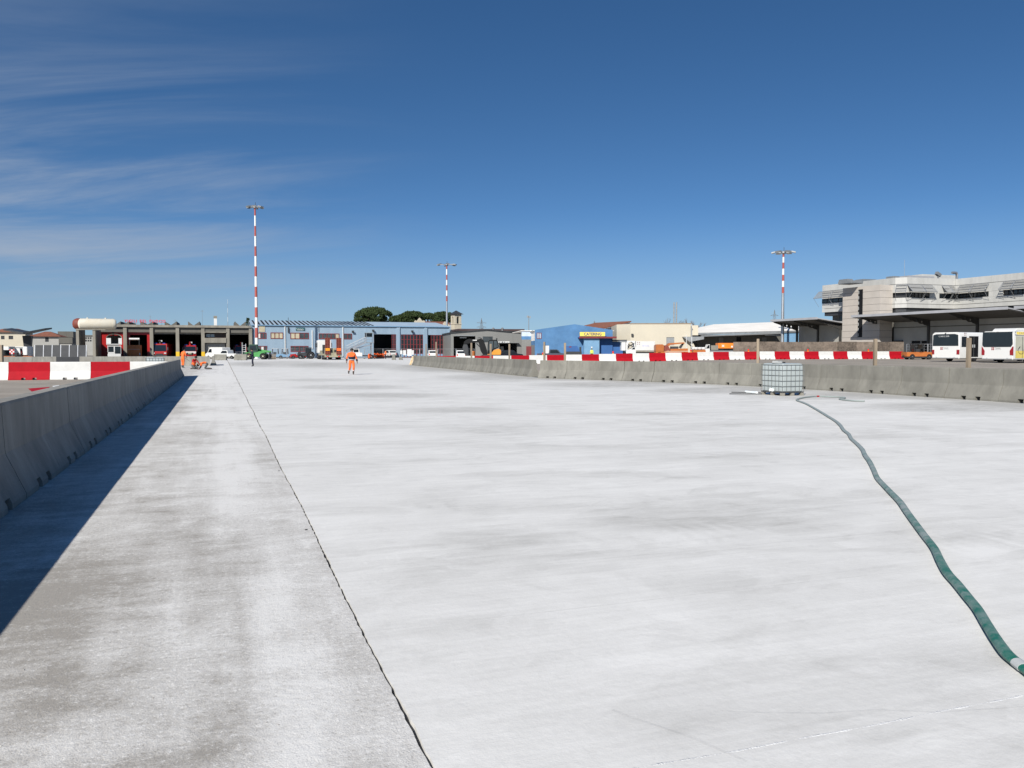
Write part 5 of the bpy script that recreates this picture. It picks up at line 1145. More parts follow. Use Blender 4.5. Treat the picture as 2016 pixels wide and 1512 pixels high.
for k, (px, py, d, lab) in enumerate(((1165, 637, 225, 'leafless tree behind the blue gable'), (1182, 633, 228, 'leafless tree beside the terracotta house roof'), (1318, 633, 240, 'leafless tree left of the lattice stack behind the cream warehouse'), (1340, 632, 238, 'leafless tree right of the lattice stack behind the cream warehouse'), (1362, 631, 242, 'leafless tree above the cream corner block'), (1377, 634, 240, 'leafless tree between the cream warehouse and the white roof'))):
    bare_tree(px, py, d, 5, k, lab)
def conifer():
    X, zt = atY(488.5, 626, 215); t = thing('conifer', 'thin dark conifer peeking between the fire station and the hangar', 'conifer', (X, 215, -.05)); rn = random.Random(9)
    B().cyl((0, 0, 0), (0, 0, zt), .2, .04, n=6).to('trunk', m_trunk, t); b = B()
    for k in range(26):
        z = zt - .1 - k * .28; r = .15 + k * .07
        for j in range(6): leaf_cloud(b, Vector((cos(j * 1.05 + k) * r, sin(j * 1.05 + k) * r, z)), .28, 12, .16, rn, .5)
    b.to('crown', m_pine, t)
conifer()
def pylon(px, pyt, d, hw, label):
    X, zt = atY(px, pyt, d); t = thing('pylon', label, 'pylon', (X, d, -.05), .5); b = B(); r = max(.12, d * .00028)
    for sx in (-1, 1):
        for sy in (-1, 1): b.cyl((sx * hw, sy * hw, 0), (sx * hw * .28, sy * hw * .28, zt * .72), r, n=4).cyl((sx * hw * .28, sy * hw * .28, zt * .72), (0, 0, zt), r * .8, n=4)
    for k in range(10):
        z = zt * .72 * k / 10; w = hw * (1 - .72 * k / 10); w2 = hw * (1 - .72 * (k + 1) / 10); z2 = zt * .72 * (k + 1) / 10
        for s in (-1, 1): b.cyl((-w, s * w, z), (w2, s * w2, z2), r * .6, n=4).cyl((s * w, -w, z), (s * w2, w2, z2), r * .6, n=4)
    b.to('lattice', m_grey, t)
    a = B()
    for f in (.62, .74, .86): a.cyl((-hw * 1.3, 0, zt * f), (hw * 1.3, 0, zt * f), r * .9, n=4).cyl((-hw * 1.3, 0, zt * f), (0, 0, zt * (f + .04)), r * .6, n=4).cyl((hw * 1.3, 0, zt * f), (0, 0, zt * (f + .04)), r * .6, n=4)
    a.to('cross_arms', m_grey, t)
pylon(948, 626, 520, 2.6, 'distant power pylon above the grey shed roof'); pylon(1525, 609.5, 640, 3.2, 'distant power pylon above the bright white roof')
X, zt = atY(1041, 622, 240); t = thing('street_lamp', 'single grey lamp post behind the blue gabled building', 'street lamp', (X, 240, 0), 0)
B().cyl((0, 0, 0), (0, 0, zt), .13, .09, n=8).to('pole', m_grey, t); B().obx((-.3, 0, zt - .2), (.5, .4, .6)).obx((.35, 0, zt - .35), (.4, .4, .5)).to('lamp_head', m_grey, t)
# ------------------------------------------------------------------ background houses on the far left
def bg_house(px0, px1, eave, ridge, d, wallm, label, name='house', roofm=None, wins=(), ang=None, base=0):
    F = Fr((px0 - 1008) / FPX * d, d, GA if ang is None else ang); x1 = F.hit(px1, 670)[0]; ze = F.hit((px0 + px1) / 2, eave)[1]; zr = F.hit((px0 + px1) / 2, ridge)[1]
    t = root(F, name, label, 'house' if name == 'house' else 'building'); dp = 9
    hs = []
    for (a, b_, c, e) in wins: r = F.rect(a, c, b_, e); hs.append(r)
    B().holed(0, x1, 0, ze, hs, 0, .25).to('wall', wallm, t); B().bx(0, .2, .25, dp, 0, ze).bx(x1 - .2, x1, .25, dp, 0, ze).bx(.2, x1 - .2, dp - .2, dp, 0, ze).to('side_wall', wallm, t)
    for r in hs:
        f = B().bx(r[0], r[1], .1, .16, r[2], r[3]).to('window', m_dark, t)
    if roofm is None: B().bx(-.2, x1 + .2, -.2, dp + .2, ze, zr).to('roof', m_ccd, t)
    else: B()._a([(-.6, -.6, ze), (x1 + .6, -.6, ze), (x1 + .6, dp + .6, ze), (-.6, dp + .6, ze), (2.5, dp / 2, zr), (x1 - 2.5, dp / 2, zr)], [(0, 1, 5, 4), (1, 2, 5), (2, 3, 4, 5), (3, 0, 4), (3, 2, 1, 0)]).to('roof', roofm, t)
    return t
bg_house(-20, 50, 654, 646, 205, m_crm, 'cream house with long terracotta roof behind the white vans', roofm=m_brick, wins=((17, 26, 661, 668), (2, 9, 661, 668)))
bg_house(60, 116, 662.5, 652, 200, m_cwall, 'white house with terracotta roof and one dark window beside the dark canopy', roofm=m_brick, wins=((89, 96, 664, 673),))
bg_house(117, 143, 664, 652.5, 225, m_shed, 'grey flat roofed building between the white house and the storage tank', 'building')
bg_house(119, 141, 676, 664.5, 185, m_cwall, 'low white building with pale roof before the grey flat roofed one', 'building')
t = bg_house(141, 186, 662, 659.5, 260, m_cwall, 'pale apartment block with rows of windows glimpsed between the tank piers', 'building', wins=[(a, a + 3.2, z, z + 3.4) for z in (664, 669) for a in (145, 150, 168, 172.5, 177)])
# dark winged canopy on one pillar
F = Fr((56 - 1008) / FPX * 160, 160, GA); t = root(F, 'winged_canopy', 'dark winged canopy roof on a flaring pillar before the houses', 'canopy')
xa, xb = F.hit(14, 660)[0], F.hit(95, 660)[0]; z0 = F.hit(50, 661)[1]
B()._a([(xa, -3, F.hit(14, 651)[1]), (0, -4, F.hit(50, 659)[1]), (xb, -3, F.hit(95, 650)[1]), (xb, 4, F.hit(95, 650)[1] + .3), (0, 4, F.hit(50, 659)[1] + .3), (xa, 4, F.hit(14, 651)[1] + .3)] + [(xa, -3, F.hit(14, 651)[1] + .25), (0, -4, F.hit(50, 655)[1]), (xb, -3, F.hit(95, 650)[1] + .3), (xb, 4, F.hit(95, 650)[1] + .6), (0, 4, F.hit(50, 655)[1] + .3), (xa, 4, F.hit(14, 651)[1] + .6)],
       [(0, 5, 4, 1), (1, 4, 3, 2), (6, 7, 10, 11), (7, 8, 9, 10), (0, 1, 7, 6), (1, 2, 8, 7), (2, 3, 9, 8), (3, 4, 10, 9), (4, 5, 11, 10), (5, 0, 6, 11)]).to('roof', m_dark, t)
B()._a([(-.4, -.5, 0), (.4, -.5, 0), (.4, .5, 0), (-.4, .5, 0), (-.75, -.9, z0), (.75, -.9, z0), (.75, .9, z0), (-.75, .9, z0)], [(3,2,1,0),(4,5,6,7),(0,1,5,4),(1,2,6,5),(2,3,7,6),(3,0,4,7)]).to('pillar', m_dark, t)
# low kerb wall in front of the station
for i in range(10):
    pass
# ------------------------------------------------------------------ vehicle helpers (x forward, y left, z up)
def at(px, d): X = (px - 1008) / FPX * d; return X, d, gz(X, d) - .05
me_wheel = {}
def wheel(par, x, y, r, w=.24, rim=None, n=18):
    rim = rim or m_grey; k = (r, w, rim.name)
    if k not in me_wheel:
        a = B().lathe([(r * .55, -w / 2), (r * .93, -w / 2), (r, -w * .32), (r, w * .32), (r * .93, w / 2), (r * .55, w / 2)], (0, 0, 0), 'y', n).mesh('tyre', m_blk, smooth=True)
        b = B().lathe([(r * .1, -w * .52), (r * .5, -w * .46), (r * .58, -w * .51), (r * .58, w * .51), (r * .5, w * .46), (r * .1, w * .52)], (0, 0, 0), 'y', 14).mesh('rim', rim, smooth=True)
        me_wheel[k] = (a, b)
    t = inst(me_wheel[k][0], 'wheel', par, (x, y, r)); inst(me_wheel[k][1], 'rim', t); return t
def car(name, label, cat, loc, rz, kind='suv', paint=None, group=None):
    t = thing(name, label, cat, loc, rz, group); paint = paint or m_white
    P = {'suv': (4.4, 1.75, [(-2.2, .35), (-2.2, .95), (-2.08, 1.1), (-1.75, 1.62), (-1.55, 1.7), (.2, 1.7), (.45, 1.62), (1.05, 1.08), (2.0, .95), (2.2, .75), (2.2, .35)], [(-1.85, 1.08), (-1.6, 1.58), (.25, 1.58), (.85, 1.08)], .36),
         'van': (5.2, 1.95, [(-2.6, .35), (-2.6, 2.15), (-2.5, 2.25), (1.0, 2.25), (1.35, 2.1), (2.0, 1.2), (2.55, 1.0), (2.6, .8), (2.6, .35)], [(.55, 1.25), (.6, 1.95), (1.2, 1.95), (1.75, 1.25)], .34),
         'pickup': (5.0, 1.75, [(-2.5, .5), (-2.5, 1.05), (-.55, 1.05), (-.45, 1.65), (-.25, 1.72), (.7, 1.72), (.9, 1.65), (1.4, 1.12), (2.35, .98), (2.5, .8), (2.5, .5)], [(-.4, 1.1), (-.3, 1.6), (.75, 1.6), (1.2, 1.1)], .38)}[kind]
    L, w, prof, gl, r = P; h = w / 2
    b = B().pr(prof, 'y', -h, h); me = b.mesh('body', paint, True, .05); body = inst(me, 'body', t)
    for s in (-1, 1):
        B().pr(gl, 'y', s * (h + .004), s * (h - .03)).to('side_window', m_glass, t)
    gx0, gx1 = gl[2], gl[3]
    ang = atan2(gx0[1] - gx1[1], gx0[0] - gx1[0]); mx_, mz = (gx0[0] + gx1[0]) / 2, (gx0[1] + gx1[1]) / 2; ln = hypot(gx0[0] - gx1[0], gx0[1] - gx1[1])
    B().obx((mx_ + .13, 0, mz + .07), (ln * .95, w - .25, .03), ry=-ang + pi).to('windscreen', m_glass, t)
    if kind == 'suv': B().obx((-1.97, 0, 1.34), (.42, w - .3, .03), ry=-1.03).to('rear_window', m_glass, t)
    for s in (-1, 1):
        B().bx(L / 2 - .06, L / 2 + .012, s * (h - .4), s * (h - .08), .66, .82).to('headlight', m_refl, t); B().bx(-L / 2 - .012, -L / 2 + .06, s * (h - .25), s * (h - .06), .7, .98).to('tail_light', m_lamp, t)
        for x in (-L * .29, L * .31): wheel(t, x, s * (h - .1), r, .24)
    B().bx(L / 2 - .1, L / 2 + .05, -h + .05, h - .05, .36, .6).to('bumper', m_dark, t); B().bx(-L / 2 - .05, -L / 2 + .1, -h + .05, h - .05, .36, .58).to('bumper', m_dark, t)
    return t
# parked cars
car('white_van', 'white panel van parked before the fire station office', 'van', at(429, 165), R(GA + 128), 'van')
car('pickup_truck', 'white pickup truck parked beside the white van at the fire station', 'pickup', at(450, 158), R(GA + 140), 'pickup')
car('white_car', 'white car standing in the open blue hangar door', 'car', (*FA.w(FA.hit(766, 695, 1)[0], .5), -.03), R(GA + 100), 'suv')
car('dark_car', 'black car parked in front of the grey shed', 'car', at(1006, 150), R(8), 'suv', mk('black car paint', (.012, .012, .018), .2))
car('dark_pickup', 'dark blue grey pickup before the blue catering wall', 'pickup', at(1087, 138), R(0), 'pickup', mk('slate paint', (.06, .075, .10), .35))
car('white_van', 'white panel van on the far left before the cream house', 'van', at(26, 128), R(184), 'van')
car('white_van', 'white panel van cropped by the frame beside the other far left van', 'van', at(-10, 126), R(184), 'van')
car('black_pickup', 'black pickup beside the orange tow tractor', 'pickup', at(12, 112), R(180), 'pickup', m_bmet)
car('small_white_car', 'small white car parked by the third red garage door', 'car', at(851, 170), R(100), 'suv')
car('small_white_car', 'small white car beside the orange bin by the shed', 'car', at(908, 150), R(95), 'suv')
# ------------------------------------------------------------------ fire engines (front faces -x local turned to the camera)
def fire_engine(label, loc, rz, old=False):
    t = thing('fire_engine', label, 'fire engine', loc, rz); w = 1.45 if not old else 1.25
    Hc = 3.05 if not old else 2.75
    prof = [(0, .55), (-.12, 1.0), (.0, 1.5), (.25, Hc - .1), (.45, Hc), (8, Hc), (8, .55)] if not old else [(0, .55), (-.08, 1.3), (.05, 1.6), (.3, Hc - .1), (.5, Hc), (7, Hc), (7, .55)]
    inst(B().pr(prof, 'y', -w, w).mesh('body', m_fire, True, .06), 'body', t)
    B()._a([(-.06 if not old else -.02, -w * .9, 1.5), (-.06 if not old else -.02, w * .9, 1.5), (.18, w * .84, Hc - .28), (.18, -w * .84, Hc - .28), (.1, -w * .9, 1.5), (.1, w * .9, 1.5), (.3, w * .84, Hc - .28), (.3, -w * .84, Hc - .28)], [(0, 3, 2, 1), (4, 5, 6, 7), (0, 1, 5, 4), (1, 2, 6, 5), (2, 3, 7, 6), (3, 0, 4, 7)]).to('windscreen', m_glass, t)
    B().bx(-.22, .2, -w, w, .4, .72).to('bumper', m_dark if not old else m_fire, t)
    for s in (-1, 1):
        B().bx(-.2, .0, s * (w - .55), s * (w - .12), .95, 1.2).to('headlight', m_refl, t)
        for x in (1.4, 4.9, 6.3): wheel(t, x, s * (w - .2), .6, .42)
        B().bx(-.2, -.12, s * (w + .05), s * (w + .28), 1.7, 2.3).to('mirror', m_dark, t)
    if old: B().bx(-.11, -.05, -w * .96, w * .96, 1.18, 1.42).to('white_band', m_white, t); B().bx(-.16, -.06, -.55, .55, .75, 1.15).to('grille', m_dark, t); B().cyl((-.3, -.3, .95), (-.3, .35, .95), .22, n=10).to('winch', m_olive, t)
    else: B().bx(-.16, -.06, -.7, .7, .78, 1.0).to('grille', m_dark, t)
    g = B().cyl((.9, 0, Hc), (.9, 0, Hc + .35), .22, n=10).tube([(.9, 0, Hc + .35), (.5, 0, Hc + .6), (-.2, 0, Hc + .62)], [.16, .15, .12], 8).to('water_monitor', m_dark if not old else m_fire, t)
    B().obx((.7, -.3, Hc + .55), (.35, .3, .3)).to('monitor_lamp', m_refl, g)
    for s in (-.8, .8): B().bx(.4, .6, s - .25, s + .25, Hc, Hc + .14).to('beacon', mk('blue beacon', (.02, .08, .4), .3) if 'blue beacon' not in MATS else MATS['blue beacon'], t)
    return t
def in_station(px, y): x = FA.hit(px, 690, y)[0]; X, Y = FA.w(x, y); return X, Y, -.03
fire_engine('modern red fire engine with roof monitor emerging from the second bay', in_station(314, -.4), R(GA + 82))
fire_engine('older red fire engine with a white front band in the third bay', in_station(374, .6), R(GA + 90), True)
fire_engine('red fire engine parked deep in the bay next to the hangar', in_station(474, 3.0), R(GA + 90), True)
# orange box body in the red-framed bay
X, Y, Z = in_station(265, -2.6); t = thing('equipment_box', 'orange red equipment box with a white roller standing in the red framed bay', 'equipment box', (X, Y, Z), R(GA))
inst(B().bx(-1.25, 1.25, -1.2, 1.2, .35, 2.7).mesh('box', m_orgp, False, .04), 'box', t)
B().bx(-1.0, 1.0, -1.0, 1.0, 0.0, .35).to('skid', m_dark, t); B().cyl((-.95, -.2, 3.95), (.95, -.2, 3.95), .22, n=12).to('roller', m_white, t, smooth=True)
for s in (-.9, .9): B().bx(s - .05, s + .05, -.25, -.15, 2.7, 3.95).to('post', m_dark, t)
B().bx(.95, 1.15, -1.24, -1.205, .7, 1.15).bx(-1.1, 1.1, -1.22, -1.203, 1.85, 1.9).to('trim', m_refl, t)
# white high loader (passenger lift truck) seen from the front
X, Y, Z = in_station(225, -11); t = thing('lift_truck', 'white passenger lift truck with arched hood parked by the tank piers', 'lift truck', (X, Y, Z), R(GA + 6))
inst(B().bx(-1.15, 1.15, 0, 1.8, .45, 1.0).bx(-1.1, 1.1, .05, 1.8, 1.0, 1.35).mesh('cab', m_white, False, .04), 'cab', t)
B().bx(-1.05, -.1, -.02, .08, 1.38, 2.25).bx(.1, 1.1, -.02, .08, 1.05, 2.3).to('windscreen', m_glass, t); B().bx(-1.15, -1.05, 0, 1.8, 1.35, 2.4).bx(-.1, .1, -.01, 1.8, 1.35, 2.4).bx(1.1, 1.18, 0, 1.8, 1.0, 2.4).bx(-1.2, 1.2, -.05, 2, 2.4, 2.55).to('cab_frame', m_white, t)
for s in (-1.0, 1.0): w = wheel(t, s, 1.0, .42, .3); w.rotation_euler = (0, 0, pi / 2); w2 = wheel(t, s, 5.0, .42, .3); w2.rotation_euler = (0, 0, pi / 2)
B().bx(-1.35, 1.35, -.2, 5.6, 2.75, 2.9).to('platform', m_white, t)
B().bx(-1.35, -.55, -.24, -.16, 2.9, 4.0).bx(.75, 1.35, -.24, -.16, 2.9, 4.0).to('guard_panel', m_white, t)
n = 10; hood = B(); arc = [(1.3 * cos(pi * k / n), 4.0 + .75 * sin(pi * k / n)) for k in range(n + 1)]
for k in range(n): a, b_ = arc[k], arc[k + 1]; hood._a([(a[0], -.2, a[1]), (b_[0], -.2, b_[1]), (b_[0], 5.4, b_[1]), (a[0], 5.4, a[1]), (a[0] * 1.06, -.25, a[1] + .08), (b_[0] * 1.06, -.25, b_[1] + .08), (b_[0] * 1.06, 5.4, b_[1] + .08), (a[0] * 1.06, 5.4, a[1] + .08)], [(0, 3, 2, 1), (4, 5, 6, 7), (0, 1, 5, 4), (3, 7, 6, 2)])
hood.to('hood', m_ccs, t); B().bx(-1.3, 1.3, 5.3, 5.4, 2.9, 4.6).to('back_panel', m_int, t); B().bx(-.9, .9, .6, 4.8, 1.0, 2.7).to('lift_frame', m_dark, t)
# tilted dark panels on frames
F = Fr(*at(68, 128)[:2], GA); x1 = F.hit(169, 690)[0]; t = root(F, 'screen_fence', 'row of six dark tilted screen panels in pale frames before the tank', 'screen fence', 0, 0, -.05); n = 6; pw = x1 / n; hh = F.hit(120, 679)[1] + .05
for i in range(n):
    p = B().obx((pw * (i + .5), .35, hh / 2), (pw - .12, .04, hh * 1.0), rx=R(-14)).to('panel', m_dark, t)
for i in range(n + 1):
    B().obx((pw * i, .33, hh / 2), (.09, .08, hh * 1.03), rx=R(-14)).to('upright', m_steel, t); B().obx((pw * i, 1.1, hh * .4), (.06, .06, hh * .85), rx=R(22)).to('stay', m_steel, t)
# tow tractors
def tug(label, loc, rz, paint, cab=None, L=3.0, group=None):
    t = thing('tow_tractor', label, 'tow tractor', loc, rz, group)
    inst(B().pr([(-L / 2, .35), (-L / 2, .95), (-.2, .95), (-.1, .8), (.35, .8), (.45, 1.0), (L / 2 - .1, .92), (L / 2, .7), (L / 2, .35)], 'y', -.7, .7).mesh('body', paint, True, .05), 'body', t)
    B().bx(-L / 2 + .05, L / 2 - .05, -.72, .72, .22, .36).to('chassis', m_dark, t)
    for s in (-.6, .6):
        for x in (-L * .3, L * .32): wheel(t, x, s, .36, .22)
    B().bx(-.5, 0, -.5, .5, .95, 1.35).to('seat', m_dark, t); B().cyl((.5, .2, .95), (.32, .2, 1.25), .03, n=6).to('steering_column', m_dark, t)
    if cab:
        for x in (-.75, .45):
            for s in (-.6, .6): B().cyl((x, s, .9), (x + (.1 if x < 0 else -.1), s * .95, 1.95), .035, n=6).to('cab_post', m_dark, t)
        B().bx(-.75, .45, -.64, .64, 1.95, 2.03).to('cab_roof', cab, t); B().bx(.36, .39, -.55, .55, 1.05, 1.9).to('windscreen', m_glass, t); B().bx(-.68, -.64, -.55, .55, 1.05, 1.9).to('rear_window', m_glass, t)
    B().bx(-L / 2 - .15, -L / 2, -.1, .1, .4, .55).to('tow_hitch', m_dark, t); B().bx(L / 2 - .02, L / 2 + .012, -.5, -.3, .6, .72).bx(L / 2 - .02, L / 2 + .012, .3, .5, .6, .72).to('headlight', m_refl, t)
    return t
tug('small pale blue tow tractor before the hangar wall, next to the timber stack', at(544, 163), R(10), m_blueL, m_white)
tug('small pale blue tow tractor before the white hangar downpipe', at(563, 163), R(10), m_blueL, m_white)
tug('red tow tractor under the lower hangar window', at(587, 160), R(200), m_fire, None)
tug('orange tow tractor with dark cabin on the far left before the vans', at(36, 105), R(GA), m_orgp, m_dark, 3.6)
tug('orange tow tractor between the wire fence and the white buses', at(1806, 106), R(4), m_orgp, m_dark, 3.6)
# checkered marker board on the far left tug
X, Y, Z = at(24, 103.5); t = thing('marker_board', 'red and white checkered marker board beside the far left orange tow tractor', 'marker board', (X, Y, Z))
for i in range(3):
    for j in range(3): B().bx(-.3 + i * .2, -.1 + i * .2, 0, .03, 1.2 + j * .2, 1.4 + j * .2).to('square', m_red if (i + j) % 2 == 0 else m_white, t)
B().bx(-.03, .03, .031, .08, 0, 1.25).to('post', m_grey, t)
X, Y, Z = at(60, 112); b = B(); rn = random.Random(4)
t = thing('scrap_pile', 'tangled pile of shiny metal tubes beside the dark screen panels', 'scrap pile', (X, Y, Z))
for i in range(26):
    a = rn.random() * 6.3; z0 = rn.uniform(.05, .7); B().cyl((cos(a) * .8, sin(a) * .5, z0 * .4), (-cos(a) * .8 + rn.uniform(-.3, .3), -sin(a) * .4, z0 + .1), .035, n=6).to('tube', m_steel, t)
# ------------------------------------------------------------------ dark farm tractor
def tractor(label, loc, rz, paint):
    t = thing('tractor', label, 'tractor', loc, rz)
    inst(B().pr([(-.9, .7), (-.9, 1.25), (.2, 1.3), (1.7, 1.2), (1.75, .6), (0, .55)], 'y', -.45, .45).mesh('hood', paint, True, .05), 'hood', t)
    for s in (-.75, .75): wheel(t, -.75, s, .75, .4); wheel(t, 1.2, s * .9, .45, .3)
    B().bx(-.9, .25, -.6, .6, 2.15, 2.25).to('cab_roof', paint, t)
    for x in (-.85, .2):
        for s in (-.55, .55): B().bx(x - .04, x + .04, s - .04, s + .04, 1.2, 2.15).to('cab_post', m_dark, t)
    B().bx(-.8, .15, -.5, .5, 1.3, 2.1).to('cab_glass', m_glass, t); B().cyl((1.2, .3, 1.2), (1.2, .3, 1.9), .04, n=6).to('exhaust', m_dark, t)
tractor('dark tractor beside the red tow tractor under the lower hangar window', at(604, 158), R(195), m_dark)
# ------------------------------------------------------------------ green telehandler
def telehandler():
    X, Y = gnd(505, 707.6); t = thing('telehandler', 'dusty green telehandler with cream wheels at the foot of the tallest mast', 'telehandler', (X, Y, 0), R(4))
    inst(B().pr([(-1.7, .6), (-1.7, 1.25), (-.2, 1.3), (.9, 1.5), (1.6, 1.25), (1.75, .95), (1.7, .55), (.9, .45), (-.9, .45)], 'y', -.75, .75).mesh('body', m_green, True, .06), 'body', t)
    inst(B().pr([(-1.15, 1.25), (-1.3, 1.9), (-1.05, 2.68), (.25, 2.68), (.42, 1.9), (.35, 1.3)], 'y', -.8, .15).mesh('cab', m_dgreen, True, .05), 'cab', t)
    B().pr([(-1.0, 1.6), (-.95, 2.5), (.15, 2.5), (.28, 1.6)], 'y', -.82, -.79).to('cab_window', m_glass, t)
    B().obx((.7, .45, 1.62), (3.6, .32, .36), ry=R(10)).to('boom', m_green, t); B().obx((2.35, .45, .9), (.3, .5, .9), ry=R(-12)).to('boom_head', m_dark, t)
    B().pr([(2.3, .15), (3.2, .15), (3.2, .22), (2.45, .25), (2.4, .95), (2.3, .95)], 'y', -.8, .9).to('fork_carriage', m_dark, t)
    for s in (-.85, .85):
        for x in (-1.2, 1.35): wheel(t, x, s, .58, .42, mk('cream rim', (.42, .42, .3), .6) if 'cream rim' not in MATS else MATS['cream rim'])
    B().bx(-2.1, -1.7, -.7, .7, .7, 1.3).to('counterweight', m_dgreen, t)
    b = B()
    for z in (1.4, 1.75, 2.1, 2.45): b.bx(-2.45, -1.85, -.1, -.05, z, z + .05)
    b.bx(-2.5, -2.42, -.12, -.04, .2, 3.0).bx(-1.88, -1.8, -.12, -.04, .2, 2.8).to('rear_ladder', m_refl, t)
telehandler()
for px, n in ((536, 6),):   # stacked timber beside it
    X, Y, Z = at(535, 152); rn = random.Random(2)
    t = thing('timber_stack', 'stack of grey timber planks beside the green telehandler', 'timber stack', (X, Y, 0), R(GA))
    for k in range(7): B().bx(-.7 + .05 * rn.random(), .75, -.5, .5, k * .14, k * .14 + .11).to('plank', m_wood, t)
# ------------------------------------------------------------------ low loader with raised ramps (y away along v)
def low_loader():
    X, Y = gnd(656, 708.4); t = thing('low_loader', 'low loader lorry seen from behind with two raised rusty ramps', 'lorry', (X, Y, 0), R(GA))
    w = 1.45
    B().bx(-w, w, .1, 9, .75, 1.05).to('deck', m_olive, t)
    B().bx(-w, w, -.05, .1, .45, 1.2).to('rear_beam', m_olive, t); B().bx(-w + .05, w - .05, .3, .5, 1.05, 2.0).to('rear_plate', m_olive, t)
    for s in (-1, 1):
        r = B(); cxr = s * .95
        r.bx(cxr - .42, cxr - .34, -.28, -.12, .9, 3.75).bx(cxr + .34, cxr + .42, -.28, -.12, .9, 3.75).bx(cxr - .05, cxr + .05, -.28, -.12, .9, 3.75)
        r.bx(cxr - .34, cxr + .34, -.17, -.14, .95, 3.7)
        for k in range(12): r.bx(cxr - .34, cxr + .34, -.26, -.18, .95 + k * .245, 1.06 + k * .245)
        rp = r.to('ramp', m_rust, t)
        B().bx(cxr - .36, cxr + .36, -.33, -.285, 1.55, 2.0).to('marker_plate', m_amber if s < 0 else m_orange, rp)
        B().bx(cxr - .15, cxr + .15, -.2, -.06, .5, .66).to('tail_light', m_lamp, t)
        B().tube([(cxr, -.1, 1.2), (cxr, .5, 1.9)], .06, 6).to('ram', m_dark, t)
        for k in range(4): wh = wheel(t, s * (w - .25), 1.0 + k * 1.1, .45, .42); wh.rotation_euler = (0, 0, pi / 2)
    B().pr([(9, 1.0), (10.5, 1.6), (13, 1.6), (13, 1.3), (10.6, 1.2), (9, .75)], 'x', -.9, .9).to('gooseneck', m_olive, t)
    B().bx(-w, -w + .5, 2.2, 3.0, 1.05, 2.6).to('spare_wheel_rack', m_dark, t); B().bx(-1.3, -.1, 9.5, 9.7, 2.1, 3.2).to('headboard', m_white, t)
    for dx in (-.5, .5): B().bx(dx - .3, dx + .3, .24, .295, 1.35, 1.7).to('warning_triangle', m_dark, t)
    cab = inst(B().bx(-1.25, 1.25, 11.8, 13.9, 1.1, 3.5).mesh('cab', m_white, False, .08), 'cab', t); B().bx(-1.27, 1.27, 12.4, 13.3, 2.2, 3.1).to('cab_window', m_glass, t)
    for s in (-1, 1):
        for y in (11.0, 13.3): wh = wheel(t, s * 1.0, y, .5, .4); wh.rotation_euler = (0, 0, pi / 2)
        B().bx(s * 1.3, s * 1.55, 13.3, 13.4, 2.2, 3.0).to('mirror', m_dark, t)
    rn = random.Random(8); ld = B()
    B().obx((-.2, 1.2, 1.25), (1.6, .3, .25), rz=.1).obx((.3, 1.6, 1.25), (1.2, .25, .2), rz=-.2).to('timber_load', m_woodn, t)
low_loader()
